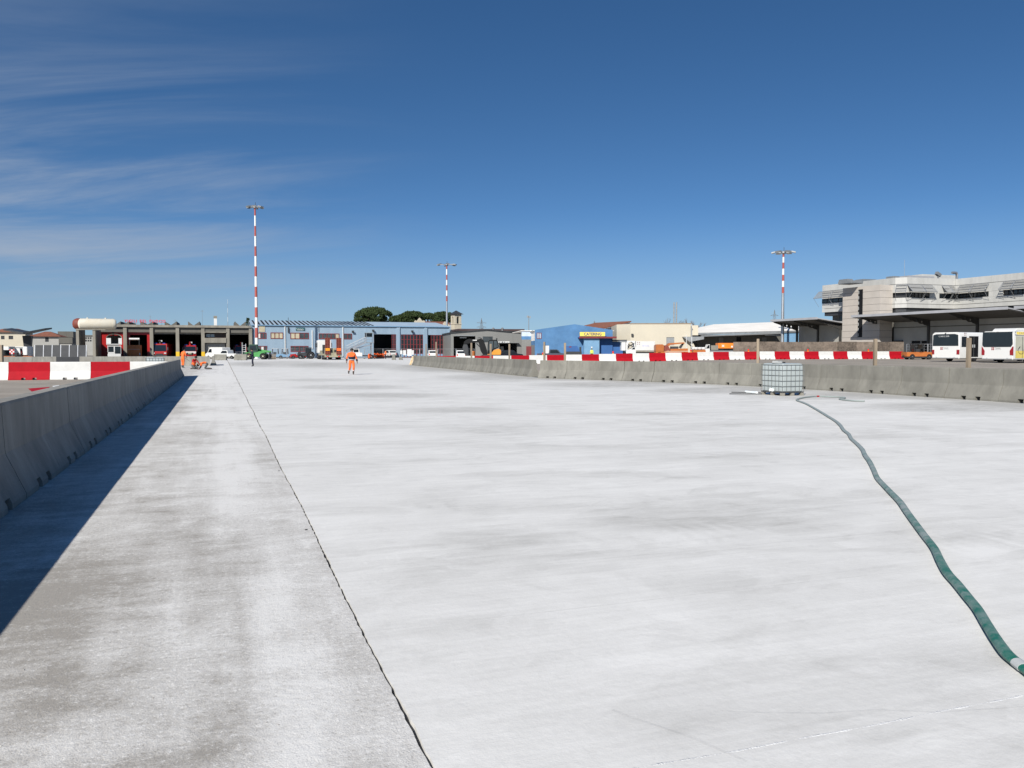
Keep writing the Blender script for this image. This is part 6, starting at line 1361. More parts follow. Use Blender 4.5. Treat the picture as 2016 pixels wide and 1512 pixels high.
# ------------------------------------------------------------------ mobile stairs on a white truck
def stairs():
    X, Y, Z = at(704, 158); F = Fr(X, Y, GA); t = thing('passenger_stairs', 'mobile passenger stairs on a small white truck before the open hangar door', 'stair truck', (X, Y, -.03), R(GA))
    hx = lambda px, py, yo=0: F.hit(px, py, yo)[0]; hz = lambda px, py, yo=0: F.hit(px, py, yo)[1] + .03
    a = (hx(682, 692), hz(682, 691)); b_ = (hx(719, 675), hz(719, 674)); p1 = hx(735, 672)
    ang = atan2(b_[1] - a[1], b_[0] - a[0]); L = hypot(b_[0] - a[0], b_[1] - a[1])
    for y in (-.75, .75): B().obx(((a[0] + b_[0]) / 2, y, (a[1] + b_[1]) / 2), (L, .08, .34), ry=-ang).to('stringer', m_steel, t)
    n = 12
    for i in range(n): u = (i + .5) / n; B().bx(a[0] + (b_[0] - a[0]) * u - .14, a[0] + (b_[0] - a[0]) * u + .14, -.72, .72, a[1] + (b_[1] - a[1]) * u - .02, a[1] + (b_[1] - a[1]) * u + .02).to('step', m_grey, t)
    for y in (-.78, .78):
        h = B().tube([(a[0], y, a[1] + .95), (b_[0], y, b_[1] + 1.0)], .035, 6).tube([(a[0], y, a[1] + .5), (b_[0], y, b_[1] + .52)], .025, 6)
        for i in range(6): u = i / 5; x = a[0] + (b_[0] - a[0]) * u; z = a[1] + (b_[1] - a[1]) * u; h.cyl((x, y, z), (x, y, z + .97), .03, n=6)
        h.to('handrail', m_steel, t)
    B().bx(b_[0], p1, -.85, .85, b_[1] - .12, b_[1]).to('platform', m_grey, t); zt = hz(727, 656)
    cg = B()
    for x in (b_[0] + .08, p1 - .08):
        for y in (-.8, .8): cg.bx(x - .04, x + .04, y - .04, y + .04, b_[1], zt)
    for z in (b_[1] + .5, b_[1] + 1.0): cg.bx(b_[0] + .1, p1 - .1, -.82, -.78, z, z + .05).bx(b_[0] + .1, p1 - .1, .78, .82, z, z + .05)
    cg.to('cage', m_steel, t); B().bx(b_[0], p1, -.85, .85, zt, zt + .08).to('cage_roof', m_grey, t); B().bx(b_[0] + .1, p1 - .1, .7, .76, b_[1] + 1.0, zt).to('side_screen', m_glass, t)
    B().obx(((a[0] + p1) / 2 + .4, 0, b_[1] * .72), (L * .95, .9, .18), ry=-ang * .55).to('lift_frame', m_steel, t)
    B().bx(p1 - .5, p1 - .35, -.6, .6, .0, b_[1]).to('support_leg', m_steel, t)
    c0 = hx(686, 696); inst(B().pr([(c0, .5), (c0, 1.1), (c0 + .5, 1.25), (c0 + .75, 1.95), (c0 + 1.9, 1.95), (c0 + 2.0, 1.25), (c0 + 2.5, 1.2), (c0 + 2.5, .5)], 'y', -.9, .9).mesh('truck_body', m_white, True, .05), 'truck_body', t)
    B().bx(c0 + 2.5, c0 + 5.2, -.85, .85, .5, .75).to('chassis', m_dark, t)
    for s in (-.92, .9): B().bx(c0 + .85, c0 + 1.75, s, s + .02, 1.3, 1.85).to('cab_window', m_glass, t)
    for s in (-.8, .8):
        for x in (c0 + .9, c0 + 4.2): wheel(t, x, s, .42, .26)
    for k in range(5): B().obx((c0 - .5 + k * .12, -.95, .95), (.07, .03, .5), ry=.6).to('hazard_stripe', m_red if k % 2 else m_white, t)
stairs()
# ------------------------------------------------------------------ excavator
def excavator():
    X, Y, Z = at(966, 116); t = thing('excavator', 'excavator with black boom and orange rear hood behind the red and white barriers', 'excavator', (X, Y, Z), 0); k = 116 / FPX
    P = lambda px, py: ((px - 966) * k, atY(px, py, 116)[1] - Z)
    hood = [P(*p) for p in ((959, 698), (968, 694), (972, 689.5), (980, 687), (985, 687.5), (987, 692), (986, 699), (960, 699))]
    inst(B().pr(hood, 'y', -.9, .95).mesh('rear_hood', m_exo, True, .06), 'rear_hood', t)
    cab = [P(*p) for p in ((960, 697), (960.5, 679), (962, 671), (966, 669), (979, 669), (982, 680), (982.5, 684), (972, 689), (966, 696))]
    inst(B().pr(cab, 'y', -.95, .1).mesh('cab', m_bmet, True, .04), 'cab', t)
    B().pr([P(*p) for p in ((962, 690), (962.5, 679), (964, 672), (971, 671.5), (971.5, 686), (967, 690))], 'y', -.97, -.94).to('door_window', m_pane, t); B().pr([P(*p) for p in ((973, 685.5), (973, 671.5), (978, 671.5), (980.5, 680), (981, 683))], 'y', -.97, -.94).to('side_window', m_pane, t)
    B().bx(-1.2, 1.4, -1.1, 1.1, .75, P(970, 699)[1] + .05).to('turntable', m_dark, t); B().bx(-1.5, 1.6, -.9, .9, .45, .78).to('undercarriage', m_dark, t)
    for s in (-1, 1):
        for x in (-1.2, 1.25): wheel(t, x, s * .95, .48, .45)
    bo = B().pr([P(*p) for p in ((952, 700), (946, 690), (943, 676), (940, 668.5), (946, 666.5), (952, 669), (955, 678), (959, 690), (960, 700))], 'y', -.22, .22); bo.to('boom', m_bmet, t, bevel=.03)
    B().pr([P(*p) for p in ((945, 674), (930, 675), (920, 677), (914, 680), (913, 674), (918, 669), (925, 667), (944, 669))], 'y', -.19, .19).to('stick', m_bmet, t, bevel=.03)
    B().tube([(P(952, 690)[0], 0, P(952, 690)[1]), (P(938, 676)[0], 0, P(938, 676)[1])], .07, 8).tube([(P(940, 668)[0], 0, P(940, 668)[1] + .18), (P(944, 664.5)[0], 0, P(944, 664.5)[1]), (P(949, 668)[0], 0, P(949, 668)[1] + .1)], .05, 8).to('hydraulics', m_dark, t)
    B().pr([P(*p) for p in ((913, 678), (920, 678), (922, 686), (922, 697), (924, 701), (918, 703), (913, 692), (911, 684))], 'y', -.4, .4).to('bucket', m_dark, t, bevel=.03)
    c = P(978, 667); B().cyl((c[0], -.4, c[1] - .15), (c[0], -.4, c[1] + .1), .09, n=8).to('beacon', m_dark, t)
    a = P(931, 671); B().bx(a[0], a[0] + .1, -.2, -.191, a[1], a[1] + .15).bx(a[0] + .14, a[0] + .3, -.2, -.191, a[1] + .01, a[1] + .14).bx(a[0] + .34, a[0] + .55, -.2, -.191, a[1] + .02, a[1] + .15).to('faded_marking', m_white, t)
excavator()
X, Y, Z = at(931, 114); t = thing('orange_bin', 'small orange bin beside the excavator bucket', 'bin', (X, Y, Z)); inst(B().lathe([(.25, 0), (.3, 1.35), (.32, 1.45)], n=12).mesh('drum', m_orgp, True), 'drum', t); B().lathe([(.33, 1.45), (.3, 1.55), (.05, 1.6)], n=12).to('lid', m_orgp, t)
# ------------------------------------------------------------------ catering truck, orange equipment, trucks
def catering_truck():
    d = 138; X, Y, Z = at(1226, d); t = thing('catering_truck', 'white catering truck with raised scissor lift and printed box body', 'catering truck', (X, Y, Z), 0); k = d / FPX
    P = lambda px, py: ((px - 1226) * k, atY(px, py, d)[1] - Z)
    x0, x1 = P(1250, 680)[0], P(1287, 680)[0]; z0, z1 = P(1260, 690)[1], P(1260, 672)[1]
    bx_ = inst(B().bx(x0, x1, -1.1, 1.1, z0, z1).mesh('box_body', m_white, False, .03), 'box_body', t)
    lt = text('dnata', 1.15, .33, 'lettering', mk('pale lilac print', (.42, .42, .62), .6), t, (P(1262, 680)[0], -1.106, P(1262, 682.4)[1]), ext=.003)
    pa = B(); cx_, cz_ = P(1254.8, 676); s = .12
    for i in range(3):
        for j in range(3):
            if (i + j) % 2 == 0 and not (i == 1 and j == 1): pa.bx(cx_ - .2 + i * .15, cx_ - .08 + i * .15, -1.108, -1.102, cz_ - .2 + j * .15, cz_ - .08 + j * .15)
    pa.to('logo', m_rust, t)
    B().bx(x0, x1, -1.0, 1.0, z0 - .25, z0 - .02).to('subframe', m_ccs, t)
    cab = [P(*p) for p in ((1231, 693), (1232, 689), (1240, 687.5), (1245, 683.5), (1250, 683.5), (1250, 696), (1231, 696))]
    inst(B().pr(cab, 'y', -1.0, 1.0).mesh('cab', m_white, True, .05), 'cab', t); B().pr([P(*p) for p in ((1241, 687.8), (1245, 684.3), (1248, 684.3), (1248, 688))], 'y', -1.02, -.98).to('cab_window', m_glass, t)
    arch = [P(*p) for p in ((1231, 690), (1231, 671), (1248, 671), (1249.5, 683), (1247.5, 683), (1246, 676), (1241, 672.5), (1236, 674.5), (1234, 680), (1233.5, 690))]
    B().pr(arch, 'y', -.9, .9).to('front_platform', m_white, t); B().pr([P(*p) for p in ((1234, 682), (1247, 675), (1247, 677), (1234, 684))], 'y', -.95, -.85).pr([P(*p) for p in ((1234, 676), (1247, 683), (1247, 685), (1234, 678))], 'y', -.8, -.7).to('scissor_lift', m_dark, t)
    B().bx(P(1222, 680)[0], P(1230, 680)[0], -.9, .9, P(1226, 690)[1], P(1226, 673)[1]).to('side_hoist', m_white, t); B().bx(P(1218, 672)[0], P(1232, 672)[0], -1, 1, P(1224, 673)[1], P(1224, 671)[1]).to('hoist_roof', m_grey, t)
    B().bx(P(1231, 690)[0], x1, -.8, .8, .45, z0 - .26).to('chassis', m_dark, t)
    for s_ in (-.85, .85):
        for px in (1238, 1277): wheel(t, P(px, 690)[0], s_, .45, .3)
catering_truck()
X, Y, Z = at(1130, 130); t = thing('awning_trailer', 'blue awning trailer with dark frame before the blue catering wall', 'trailer', (X, Y, Z)); k = 130 / FPX; P = lambda px, py: ((px - 1130) * k, atY(px, py, 130)[1] - Z)
B().pr([P(*p) for p in ((1113, 692), (1113, 681), (1135, 681), (1141, 692))], 'y', -1, 1).to('awning', m_catd, t); B().bx(P(1112, 690)[0], P(1144, 690)[0], -1, 1, .5, P(1130, 692)[1]).to('bed', m_dark, t)
B().bx(P(1119, 680)[0], P(1124, 680)[0], -1.02, -1.0, P(1120, 684)[1], P(1120, 682)[1]).to('red_plate', m_lred, t); B().bx(P(1141, 685)[0], P(1144, 685)[0], -.4, .4, P(1141, 692)[1], P(1141, 683)[1]).to('toolbox', m_dark, t)
for s in (-.9, .9): wheel(t, -.8, s, .4); wheel(t, .6, s, .4)
def belt_loader():
    d = 133; X, Y, Z = at(1318, d); t = thing('belt_loader', 'orange aircraft loader with raised arm before the cream warehouse', 'loader', (X, Y, Z)); k = d / FPX; P = lambda px, py: ((px - 1318) * k, atY(px, py, d)[1] - Z)
    B().pr([P(*p) for p in ((1289, 692), (1289, 680), (1292, 678), (1303, 678), (1305, 681), (1305, 692))], 'y', -1, 1).to('tank_body', m_orgp, t, bevel=.06)
    B().bx(P(1289, 0)[0], P(1352, 0)[0], -.95, .95, .5, P(1300, 692)[1]).to('chassis', m_orgp, t)
    B().pr([P(*p) for p in ((1306, 684), (1316, 675.5), (1345, 674), (1347, 676), (1318, 679), (1309, 687))], 'y', -.6, .6).to('arm', m_orgp, t); B().pr([P(*p) for p in ((1305, 692), (1307, 680), (1313, 680), (1319, 690))], 'y', -.7, .7).to('engine_bay', m_rust, t)
    B().pr([P(*p) for p in ((1336, 684), (1343, 676), (1346, 676), (1340, 686))], 'y', -.3, .3).to('link', m_dark, t); B().bx(P(1320, 0)[0], P(1334, 0)[0], -.5, .5, P(1320, 690)[1], P(1320, 682)[1]).to('operator_seat', m_dark, t)
    B().pr([P(*p) for p in ((1318, 691), (1318, 687), (1352, 686), (1352, 691))], 'y', -.8, .8).to('deck', m_orgp, t)
    for s in (-.8, .8):
        for px in (1296, 1312, 1345): wheel(t, P(px, 0)[0], s, .5, .3)
belt_loader()
for px, ty in ((1351, 659), (1361.5, 638)):
    X, Y, Z = at(px, 139); zt = atY(px, ty, 139)[1] - Z; t = thing('white_pole', 'shorter slim white pole beside the orange loader' if px < 1355 else 'taller slim white pole at the cream warehouse corner', 'pole', (X, Y, Z)); B().cyl((0, 0, 0), (0, 0, zt), .07, .045, n=8).to('shaft', m_white, t); B().lathe([(.2, 0), (.2, .08), (.08, .12)], n=10).to('foot', m_grey, t)
def box_truck():
    d = 136; X, Y, Z = at(1412, d); t = thing('flatbed_truck', 'white cab flatbed truck carrying an orange container at the end of the boards', 'truck', (X, Y, Z)); k = d / FPX; P = lambda px, py: ((px - 1412) * k, atY(px, py, d)[1] - Z)
    inst(B().pr([P(*p) for p in ((1383, 693), (1384, 689), (1389, 686), (1392, 678), (1394.5, 678), (1394.5, 695), (1383, 695))], 'y', -1, 1).mesh('cab', m_white, True, .05), 'cab', t)
    B().pr([P(*p) for p in ((1387.5, 686), (1391, 679.5), (1393.5, 679.5), (1393.5, 686))], 'y', -1.02, -.98).to('cab_window', m_glass, t)
    B().bx(P(1395, 0)[0], P(1442, 0)[0], -1, 1, P(1400, 691.5)[1] - .3, P(1400, 689)[1] - .1).to('flatbed', m_grey, t)
    cbox = inst(B().bx(P(1411, 0)[0], P(1442, 0)[0], -.98, .98, P(1425, 686)[1], P(1425, 675.5)[1]).mesh('container', mk('bright orange', (.80, .21, .02), .45), False, .03), 'container', t)
    B().obx((P(1420, 681)[0], -1.0, P(1420, 681)[1]), (.5, .02, .1), ry=.7).obx((P(1420, 681)[0], -1.0, P(1420, 681)[1]), (.5, .025, .1), ry=-.7).bx(P(1436, 0)[0], P(1439, 0)[0], -1.01, -.98, P(1437, 684)[1], P(1437, 681)[1]).to('markings', m_white, t)
    B().bx(P(1397, 0)[0], P(1411, 0)[0], -.9, -.85, P(1400, 689)[1], P(1400, 680)[1]).to('side_rack', m_ccs, t)
    for s in (-.85, .85):
        for px in (1388, 1432): wheel(t, P(px, 0)[0], s, .45, .3)
box_truck()
X, Y, Z = at(1375, 134); t = thing('luggage_pile', 'heap of white sacks on an orange cart beside the flatbed truck', 'cart', (X, Y, Z)); B().bx(-1.0, 1.0, -.7, .7, .7, 1.25).to('cart', m_orgp, t, bevel=.04)
for s in (-.5, .5):
    for x in (-.7, .7): wheel(t, x, s, .35)
for i in range(6): B().lathe([(.05, 0), (.32, .08), (.38, .25), (.25, .42), (.05, .46)], ((i - 2.5) * .3, (-1) ** i * .2, 1.25), n=10).to('sack', m_white, t, smooth=True)
# ------------------------------------------------------------------ buses
m_bus = mk('bus white', (.64, .64, .62), .3, var=.03, dirt=((.62, .61, .57), .3, 1.2))
m_tail = mk('tail lamp red', (.25, .015, .02), .25, var=.05)
def bus(loc, rz, label, second):
    t = thing('airport_bus', label, 'bus', loc, rz); L, w, z0, z1 = 13.5, 1.5, .32, 3.0   # rear at x=0, front at +x; right side is -y
    sec = [(-w, z0), (w, z0), (w, z1 - .25), (w - .1, z1 - .06), (w - .3, z1), (-w + .3, z1), (-w + .1, z1 - .06), (-w, z1 - .25)]
    inst(B().pr(sec, 'x', 0, L).mesh('body', m_bus, True, .07), 'body', t)
    rw = [(-w + .1, 1.62), (w - .1, 1.62), (w - .14, 2.72), (w - .5, 2.82), (-w + .5, 2.82), (-w + .14, 2.72)] if not second else [(-w + .2, 1.52), (w - .2, 1.52), (w - .05, 1.75), (w - .1, 2.93), (-w + .1, 2.93), (-w + .05, 1.75)]
    B().pr(rw, 'x', -.025, .02).to('rear_window', m_glass, t)
    R3 = (pi / 2, 0, -pi / 2)
    if not second: text('COBUS 3000', 1.15, .15, 'lettering', m_refl, t, (-.028, .75, 2.52), R3, ext=.002)
    lg = B().bx(-.012, .0, .30, .55, 1.22, 1.48).to('logo', m_tail, t); B().bx(-.0125, -.0122, .41, .44, 1.22, 1.48).bx(-.0125, -.0122, .30, .55, 1.33, 1.36).to('logo_gap', m_bus, lg)
    text('Toscana', .55, .12, 'lettering', m_dgrey, t, (-.008, .24, 1.36), R3, ext=.002); text('Aeroporti', .62, .07, 'lettering', m_grey, t, (-.008, .24, 1.25), R3, ext=.002)
    for s in (-1, 1):
        if second: B().pr([(s * w, .75), (s * (w - .28), .75), (s * (w - .3), 1.15), (s * (w - .05), 1.55), (s * (w + .0), 1.55)], 'x', -.03, .06).to('tail_light', m_tail, t)
        else: B().bx(-.02, .06, s * (w - .28), s * (w - .02), .75, 1.22).to('tail_light', m_tail, t)
        for x in (2.6, 10.6): wheel(t, x, s * (w - .22), .46, .3)
        B().bx(-.02, .02, s * .9, s * 1.05, .42, .5).to('reflector', m_refl, t)
    B().bx(-.03, .0, -w + .1, w - .1, .34, .42).to('rear_bumper', m_grey, t)
    # right side (y = -w): windows and doors
    y = -w - .012
    if not second:
        for a, b_ in ((.35, 1.15), (4.3, 5.6), (5.7, 7.0), (9.0, 10.3), (10.4, 12.2)): B().bx(a, b_, y, -w + .02, 1.5, 2.55).to('side_window', m_glass, t)
        for a in (1.55, 7.3):
            d = B().bx(a, a + 1.5, y - .01, -w + .02, .5, 2.6).to('door', m_bmet, t)
            for q in (.5, .8): B().bx(a + q, a + q + .16, y - .016, y - .011, 1.45, 1.75).to('notice', m_refl, d)
            B().bx(a + .74, a + .76, y - .018, y - .011, .5, 2.6).to('door_seam', m_grey, d)
        lx = .75
    else:
        for i, a in enumerate((.35, 2.6, 4.9, 7.2, 9.5)):
            p = B().bx(a, a + 2.15, y, -w + .02, .45, 2.5).to('side_panel', mk('bus wrap pale', (.42, .42, .34), .35) if 'bus wrap pale' not in MATS else MATS['bus wrap pale'], t)
            B().bx(a + .02, a + 2.13, y - .004, y, .47, 1.15).to('yellow_wrap', mk('bus wrap yellow', (.62, .5, .12), .4) if 'bus wrap yellow' not in MATS else MATS['bus wrap yellow'], p)
            q = [(a + .3 + .75 * u + .28 * sin(u * 9), y - .008, 1.2 + .35 * sin(u * 6.5 + i)) for u in [k / 20 for k in range(21)]]; B().tube(q, .018, 5).to('swirl', m_dark, p)
            B().bx(a + 1.05, a + 1.1, y - .012, y, .45, 2.5).to('door_seam', m_dark, p)
        B().bx(.3, L - .5, y - .004, -w + .02, 2.55, 2.6).to('trim', m_dark, t)
        B().bx(.5, 2.2, y - .002, -w + .02, 2.66, 2.92).to('yellow_sign', m_signy, t); text('CAIN', 1.0, .2, 'lettering', m_grey, t, (.8, y - .006, 2.7), (pi / 2, 0, 0), ext=.002)
        lx = .25
        inst(B().pr([(.8, z1 - .02), (1.2, z1 + .28), (3.6, z1 + .32), (4.2, z1 - .02)], 'y', -1.1, 1.1).mesh('roof_unit', m_bus, True, .06), 'roof_unit', t)
    for i in range(3):
        for j in range(3):
            if (i + j) % 2 == 0 and (i, j) != (1, 1): B().bx(lx + i * .11, lx + .09 + i * .11, y - .003, -w + .0, 2.66 + j * .1, 2.74 + j * .1).to('emblem_square', m_rust if not second else m_dgrey, t)
    B().bx(L - .02, L + .02, -w + .12, w - .12, 1.2, 2.8).to('windscreen', m_glass, t)
    B().cyl((.04, 0, z1 - .1), (-.06, 0, z1 - .12), .06, n=8).to('rear_camera', m_dark, t)
    return t
def bus_at(px_left, d1, phi, label, second):
    # rear-left corner (seen from behind) at px_left, depth d1; axis azimuth phi (deg clockwise from +Y)
    X = (px_left - 1008) / FPX * d1; ax = (sin(R(phi)), cos(R(phi))); rt = (cos(R(phi)), -sin(R(phi)))
    x, y = X + rt[0] * 1.5, d1 + rt[1] * 1.5; return bus((x, y, gz(x, y) - .05), atan2(ax[1], ax[0]), label, second)
bus_at(1834, 86, 62, 'white airport bus with broad low rear window and dark side doors', False)
bus_at(1932, 79.5, 62, 'white airport bus with yellow wrapped side and tall rear window', True)
# ------------------------------------------------------------------ wire fences
def fence_panel(p, q, h, label, group, feet=True):
    p, q = Vector(p), Vector(q); L = (q - p).length; t = thing('wire_fence', label, 'fence', (p.x, p.y, gz(p.x, p.y) - .05), atan2(q.y - p.y, q.x - p.x), group)
    for x in (0.03, L - .03): B().cyl((x, 0, .05), (x, 0, h), .035, n=6).to('post', m_steel, t)
    B().cyl((0, 0, h - .03), (L, 0, h - .03), .025, n=6).cyl((0, 0, .25), (L, 0, .25), .025, n=6).to('rail', m_steel, t)
    b = B()
    for i in range(1, int(L / .3)): b.cyl((i * .3, 0, .25), (i * .3, 0, h - .03), .006, n=4, caps=False)
    for z in (.6, .95, 1.3, 1.65): b.cyl((0, 0, z), (L, 0, z), .006, n=4, caps=False)
    b.to('mesh_wires', m_steel, t)
    inst(B().bx(-.12, .12, -.35, .35, 0, .14).mesh('foot', m_conc, False, .02), 'foot', t); inst(B().bx(L - .12, L + .12, -.35, .35, 0, .14).mesh('foot', m_conc, False, .02), 'foot', t)
FF = Fr(*FA.w(0, -22), GA)
prev = None
for px in (526, 565, 605, 642, 680, 717.5, 754, 790, 826, 862, 898, 934):
    cur = FF.w(FF.hit(px, 700)[0], 0)
    if prev: fence_panel(prev, cur, 2.0, 'wire mesh fence panel on concrete feet before the pale blue hangar', 'hangar fence panels')
    prev = cur
for a, b_ in ((1784, 1826), (1826, 1868)): fence_panel((at(a, 108)[:2]), (at(b_, 107)[:2]), 2.0, 'wire mesh fence panel between the last red barrier and the buses', 'bus fence panels')
for px, w_, h_, y0 in ((790, .45, .75, .9), (796.5, .6, 1.0, .7), (806, .9, 1.35, .55), (812, .55, .9, .8)):
    x = FF.hit(px, 695, -.08)[0]; X, Y = FF.w(x, -.08)
    tag(B().bx(-w_ / 2, w_ / 2, -.01, .01, 0, h_).bx(-w_ / 2 + .06, w_ / 2 - .06, -.014, -.0101, h_ * .6, h_ * .68).bx(-w_ / 2 + .06, w_ / 2 - .06, -.014, -.0101, h_ * .35, h_ * .42).to('notice_sheet', m_white, None, (X, Y, y0 - .05), FF.a), {790: 'small white notice on the fence nearest the concrete stumps', 796.5: 'square white notice on the fence before the second red garage door', 806: 'largest white notice hanging on the wire fence', 812: 'narrow white notice right of the largest one on the fence'}[px], 'notice')
for px, h_ in ((775.5, 1.0), (789, .6), (817, .9)):
    X, Y, Z = at(px, 140); tag(B()._a([(-.35, -.3, 0), (.35, -.3, 0), (.35, .3, 0), (-.35, .3, 0), (-.2, -.15, h_), (.2, -.15, h_), (.2, .15, h_), (-.2, .15, h_)], [(3,2,1,0),(4,5,6,7),(0,1,5,4),(1,2,6,5),(2,3,7,6),(3,0,4,7)]).to('concrete_stump', m_conc, None, (X, Y, Z), bevel=.02), {775.5: 'tapered concrete stump before the first hangar pilaster', 789: 'low tapered concrete stump under the fence notices', 817: 'tapered concrete stump behind the end of the beige barrier row'}[px], 'concrete stump')
X, Y, Z = at(746, 163); t = thing('orange_net_pile', 'heap of orange safety netting inside the fence before the dark hangar door', 'netting', (X, Y, Z)); rn = random.Random(5); b = B()
for i in range(40): x = rn.uniform(-.9, .9); leaf_cloud(b, Vector((x, rn.uniform(-.3, .3), rn.uniform(.3, .95))), .25, 14, .14, rn)
b.to('net', m_orange, t); B().bx(-1, 1, -.4, .4, .0, .3).to('pallet_base', m_wood, t)
# ------------------------------------------------------------------ people
def person(name, label, loc, rz, J, top, leg, shoe=None, arm=None, hairm=None, cap=None, extra=None, sc=1.0, vest=None):
    """J: joint positions (x right of body's own left.., facing -y). One continuous skinned body, coloured by region."""
    shoe = shoe or m_boot; arm = arm or top; hairm = hairm or m_hair
    t = thing(name, label, 'person', loc, rz)
    names = ['pelvis', 'spine', 'chest', 'neck', 'head', 'crown', 'shL', 'elL', 'wrL', 'haL', 'shR', 'elR', 'wrR', 'haR', 'hiL', 'knL', 'anL', 'toL', 'hiR', 'knR', 'anR', 'toR']
    rad = dict(pelvis=.145, spine=.135, chest=.155, neck=.06, head=.088, crown=.078, sh=.082, el=.055, wr=.042, ha=.036, hi=.105, kn=.075, an=.055, to=.045)
    edges = [('pelvis', 'spine'), ('spine', 'chest'), ('chest', 'neck'), ('neck', 'head'), ('head', 'crown'), ('chest', 'shL'), ('shL', 'elL'), ('elL', 'wrL'), ('wrL', 'haL'), ('chest', 'shR'), ('shR', 'elR'), ('elR', 'wrR'), ('wrR', 'haR'),
             ('pelvis', 'hiL'), ('hiL', 'knL'), ('knL', 'anL'), ('anL', 'toL'), ('pelvis', 'hiR'), ('hiR', 'knR'), ('knR', 'anR'), ('anR', 'toR')]
    me = bpy.data.meshes.new('body'); me.from_pydata([J[n] for n in names], [(names.index(a), names.index(b)) for a, b in edges], [])
    o = bpy.data.objects.new('body', me); C.objects.link(o)
    md = o.modifiers.new('skin', 'SKIN'); sv = me.skin_vertices[0].data if me.skin_vertices else None
    if sv is None:
        bm = bmesh.new(); bm.from_mesh(me); bm.verts.layers.skin.verify(); bm.to_mesh(me); bm.free(); sv = me.skin_vertices[0].data
    for i, n in enumerate(names):
        r = rad.get(n) or rad[n[:2]]; sv[i].radius = (r, r * (.8 if n in ('chest', 'pelvis', 'spine') else 1)); sv[i].use_root = (n == 'pelvis')
    md.use_smooth_shade = True; ms = o.modifiers.new('sub', 'SUBSURF'); ms.levels = ms.render_levels = 2
    bpy.context.view_layer.update(); dg = bpy.context.evaluated_depsgraph_get()
    m2 = bpy.data.meshes.new_from_object(o.evaluated_get(dg)); bpy.data.objects.remove(o); m2.name = 'body'
    mats = [top, leg, m_skin, shoe, arm, m_refl]; m2.materials.clear()
    for m in mats: m2.materials.append(m)
    reg = {}
    for a, b in edges:
        if a == 'wrL' or a == 'wrR': k = 2
        elif b in ('head', 'crown') or b == 'neck': k = 2 if b != 'neck' else 0
        elif a[:2] in ('sh', 'el'): k = 4 if a[:2] == 'el' else 0
        elif a[:2] in ('hi', 'kn') or b[:2] == 'hi': k = 1
        elif a[:2] == 'an': k = 3
        else: k = 0
        reg[(a, b)] = k
    V = {n: Vector(J[n]) for n in names}
    for p in m2.polygons:
        c = p.center; best = None
        for (a, b), k in reg.items():
            A_, D_ = V[a], V[b] - V[a]; u = max(0, min(1, (c - A_).dot(D_) / D_.length_squared)); dd = (c - (A_ + D_ * u)).length
            if best is None or dd < best[0]: best = (dd, k, a, u)
        k = best[1]
        if best[2][:2] == 'kn' and best[3] > .62: k = 3
        p.material_index = k; p.use_smooth = True
    # fingers, thumb and nose join the same mesh
    bm = bmesh.new(); bm.from_mesh(m2)
    f = B()
    for s in 'LR':
        w, h = V['wr' + s], V['ha' + s]; d = (h - w).normalized(); side = d.orthogonal().normalized(); nn = d.cross(side)
        for i, ln in enumerate((.07, .08, .075, .06)):
            b0 = h + side * (i - 1.5) * .018; f.tube([b0, b0 + d * ln * .55 + nn * .008, b0 + d * ln + nn * .028], [.010, .009, .007], 6)
        b0 = w.lerp(h, .45) + side * .03; f.tube([b0, b0 + side * .03 + d * .03, b0 + side * .035 + d * .06], [.012, .010, .008], 6)
    fd = Vector((0, -1, 0)); hd = V['head'].lerp(V['crown'], .25); fdir = Vector(J.get('face', (0, -1, 0))).normalized()
    f.tube([hd + fdir * .075 + Vector((0, 0, .02)), hd + fdir * .105 - Vector((0, 0, .012))], [.010, .016], 6)
    fm = f.mesh('tmp', m_skin); base = len(bm.verts); bm.from_mesh(fm)
    for fc in bm.faces:
        if fc.verts[0].index >= 0 and all(v.index >= base or v.index == -1 for v in fc.verts): pass
    bm.faces.ensure_lookup_table()
    for fc in bm.faces[len(m2.polygons):]: fc.material_index = 2; fc.smooth = True
    bm.to_mesh(m2); bm.free(); bpy.data.meshes.remove(fm)
    inst(m2, 'body', t)
    # hair or cap: a shell over the crown and back of the head
    ax = (V['crown'] - V['head']).normalized(); hc = V['head'].lerp(V['crown'], .62); hb = B(); n, mrow = 14, 6; x = ax.orthogonal().normalized(); y = ax.cross(x)
    for j in range(mrow + 1):
        ph = (pi / 2) * j / mrow * 1.25
        for i in range(n):
            a = 2 * pi * i / n; dirv = x * cos(a) + y * sin(a); front = max(0, dirv.dot(fdir)); r = .118
            p = hc + ax * (cos(ph) * r - .0 + front * .02 * j / mrow) + dirv * sin(ph) * r - fdir * .012; hb.v.append(tuple(p))
    hb.f = [(j * n + i, j * n + (i + 1) % n, (j + 1) * n + (i + 1) % n, (j + 1) * n + i) for j in range(mrow) for i in range(n)]; hb.m = [0] * len(hb.f)
    hb.to('hair' if not cap else 'cap', cap or hairm, t, smooth=True)
    for i, s in enumerate((-1, 1)): pass
    if extra: extra(t, V)
    t.scale = (sc, sc, sc); return t
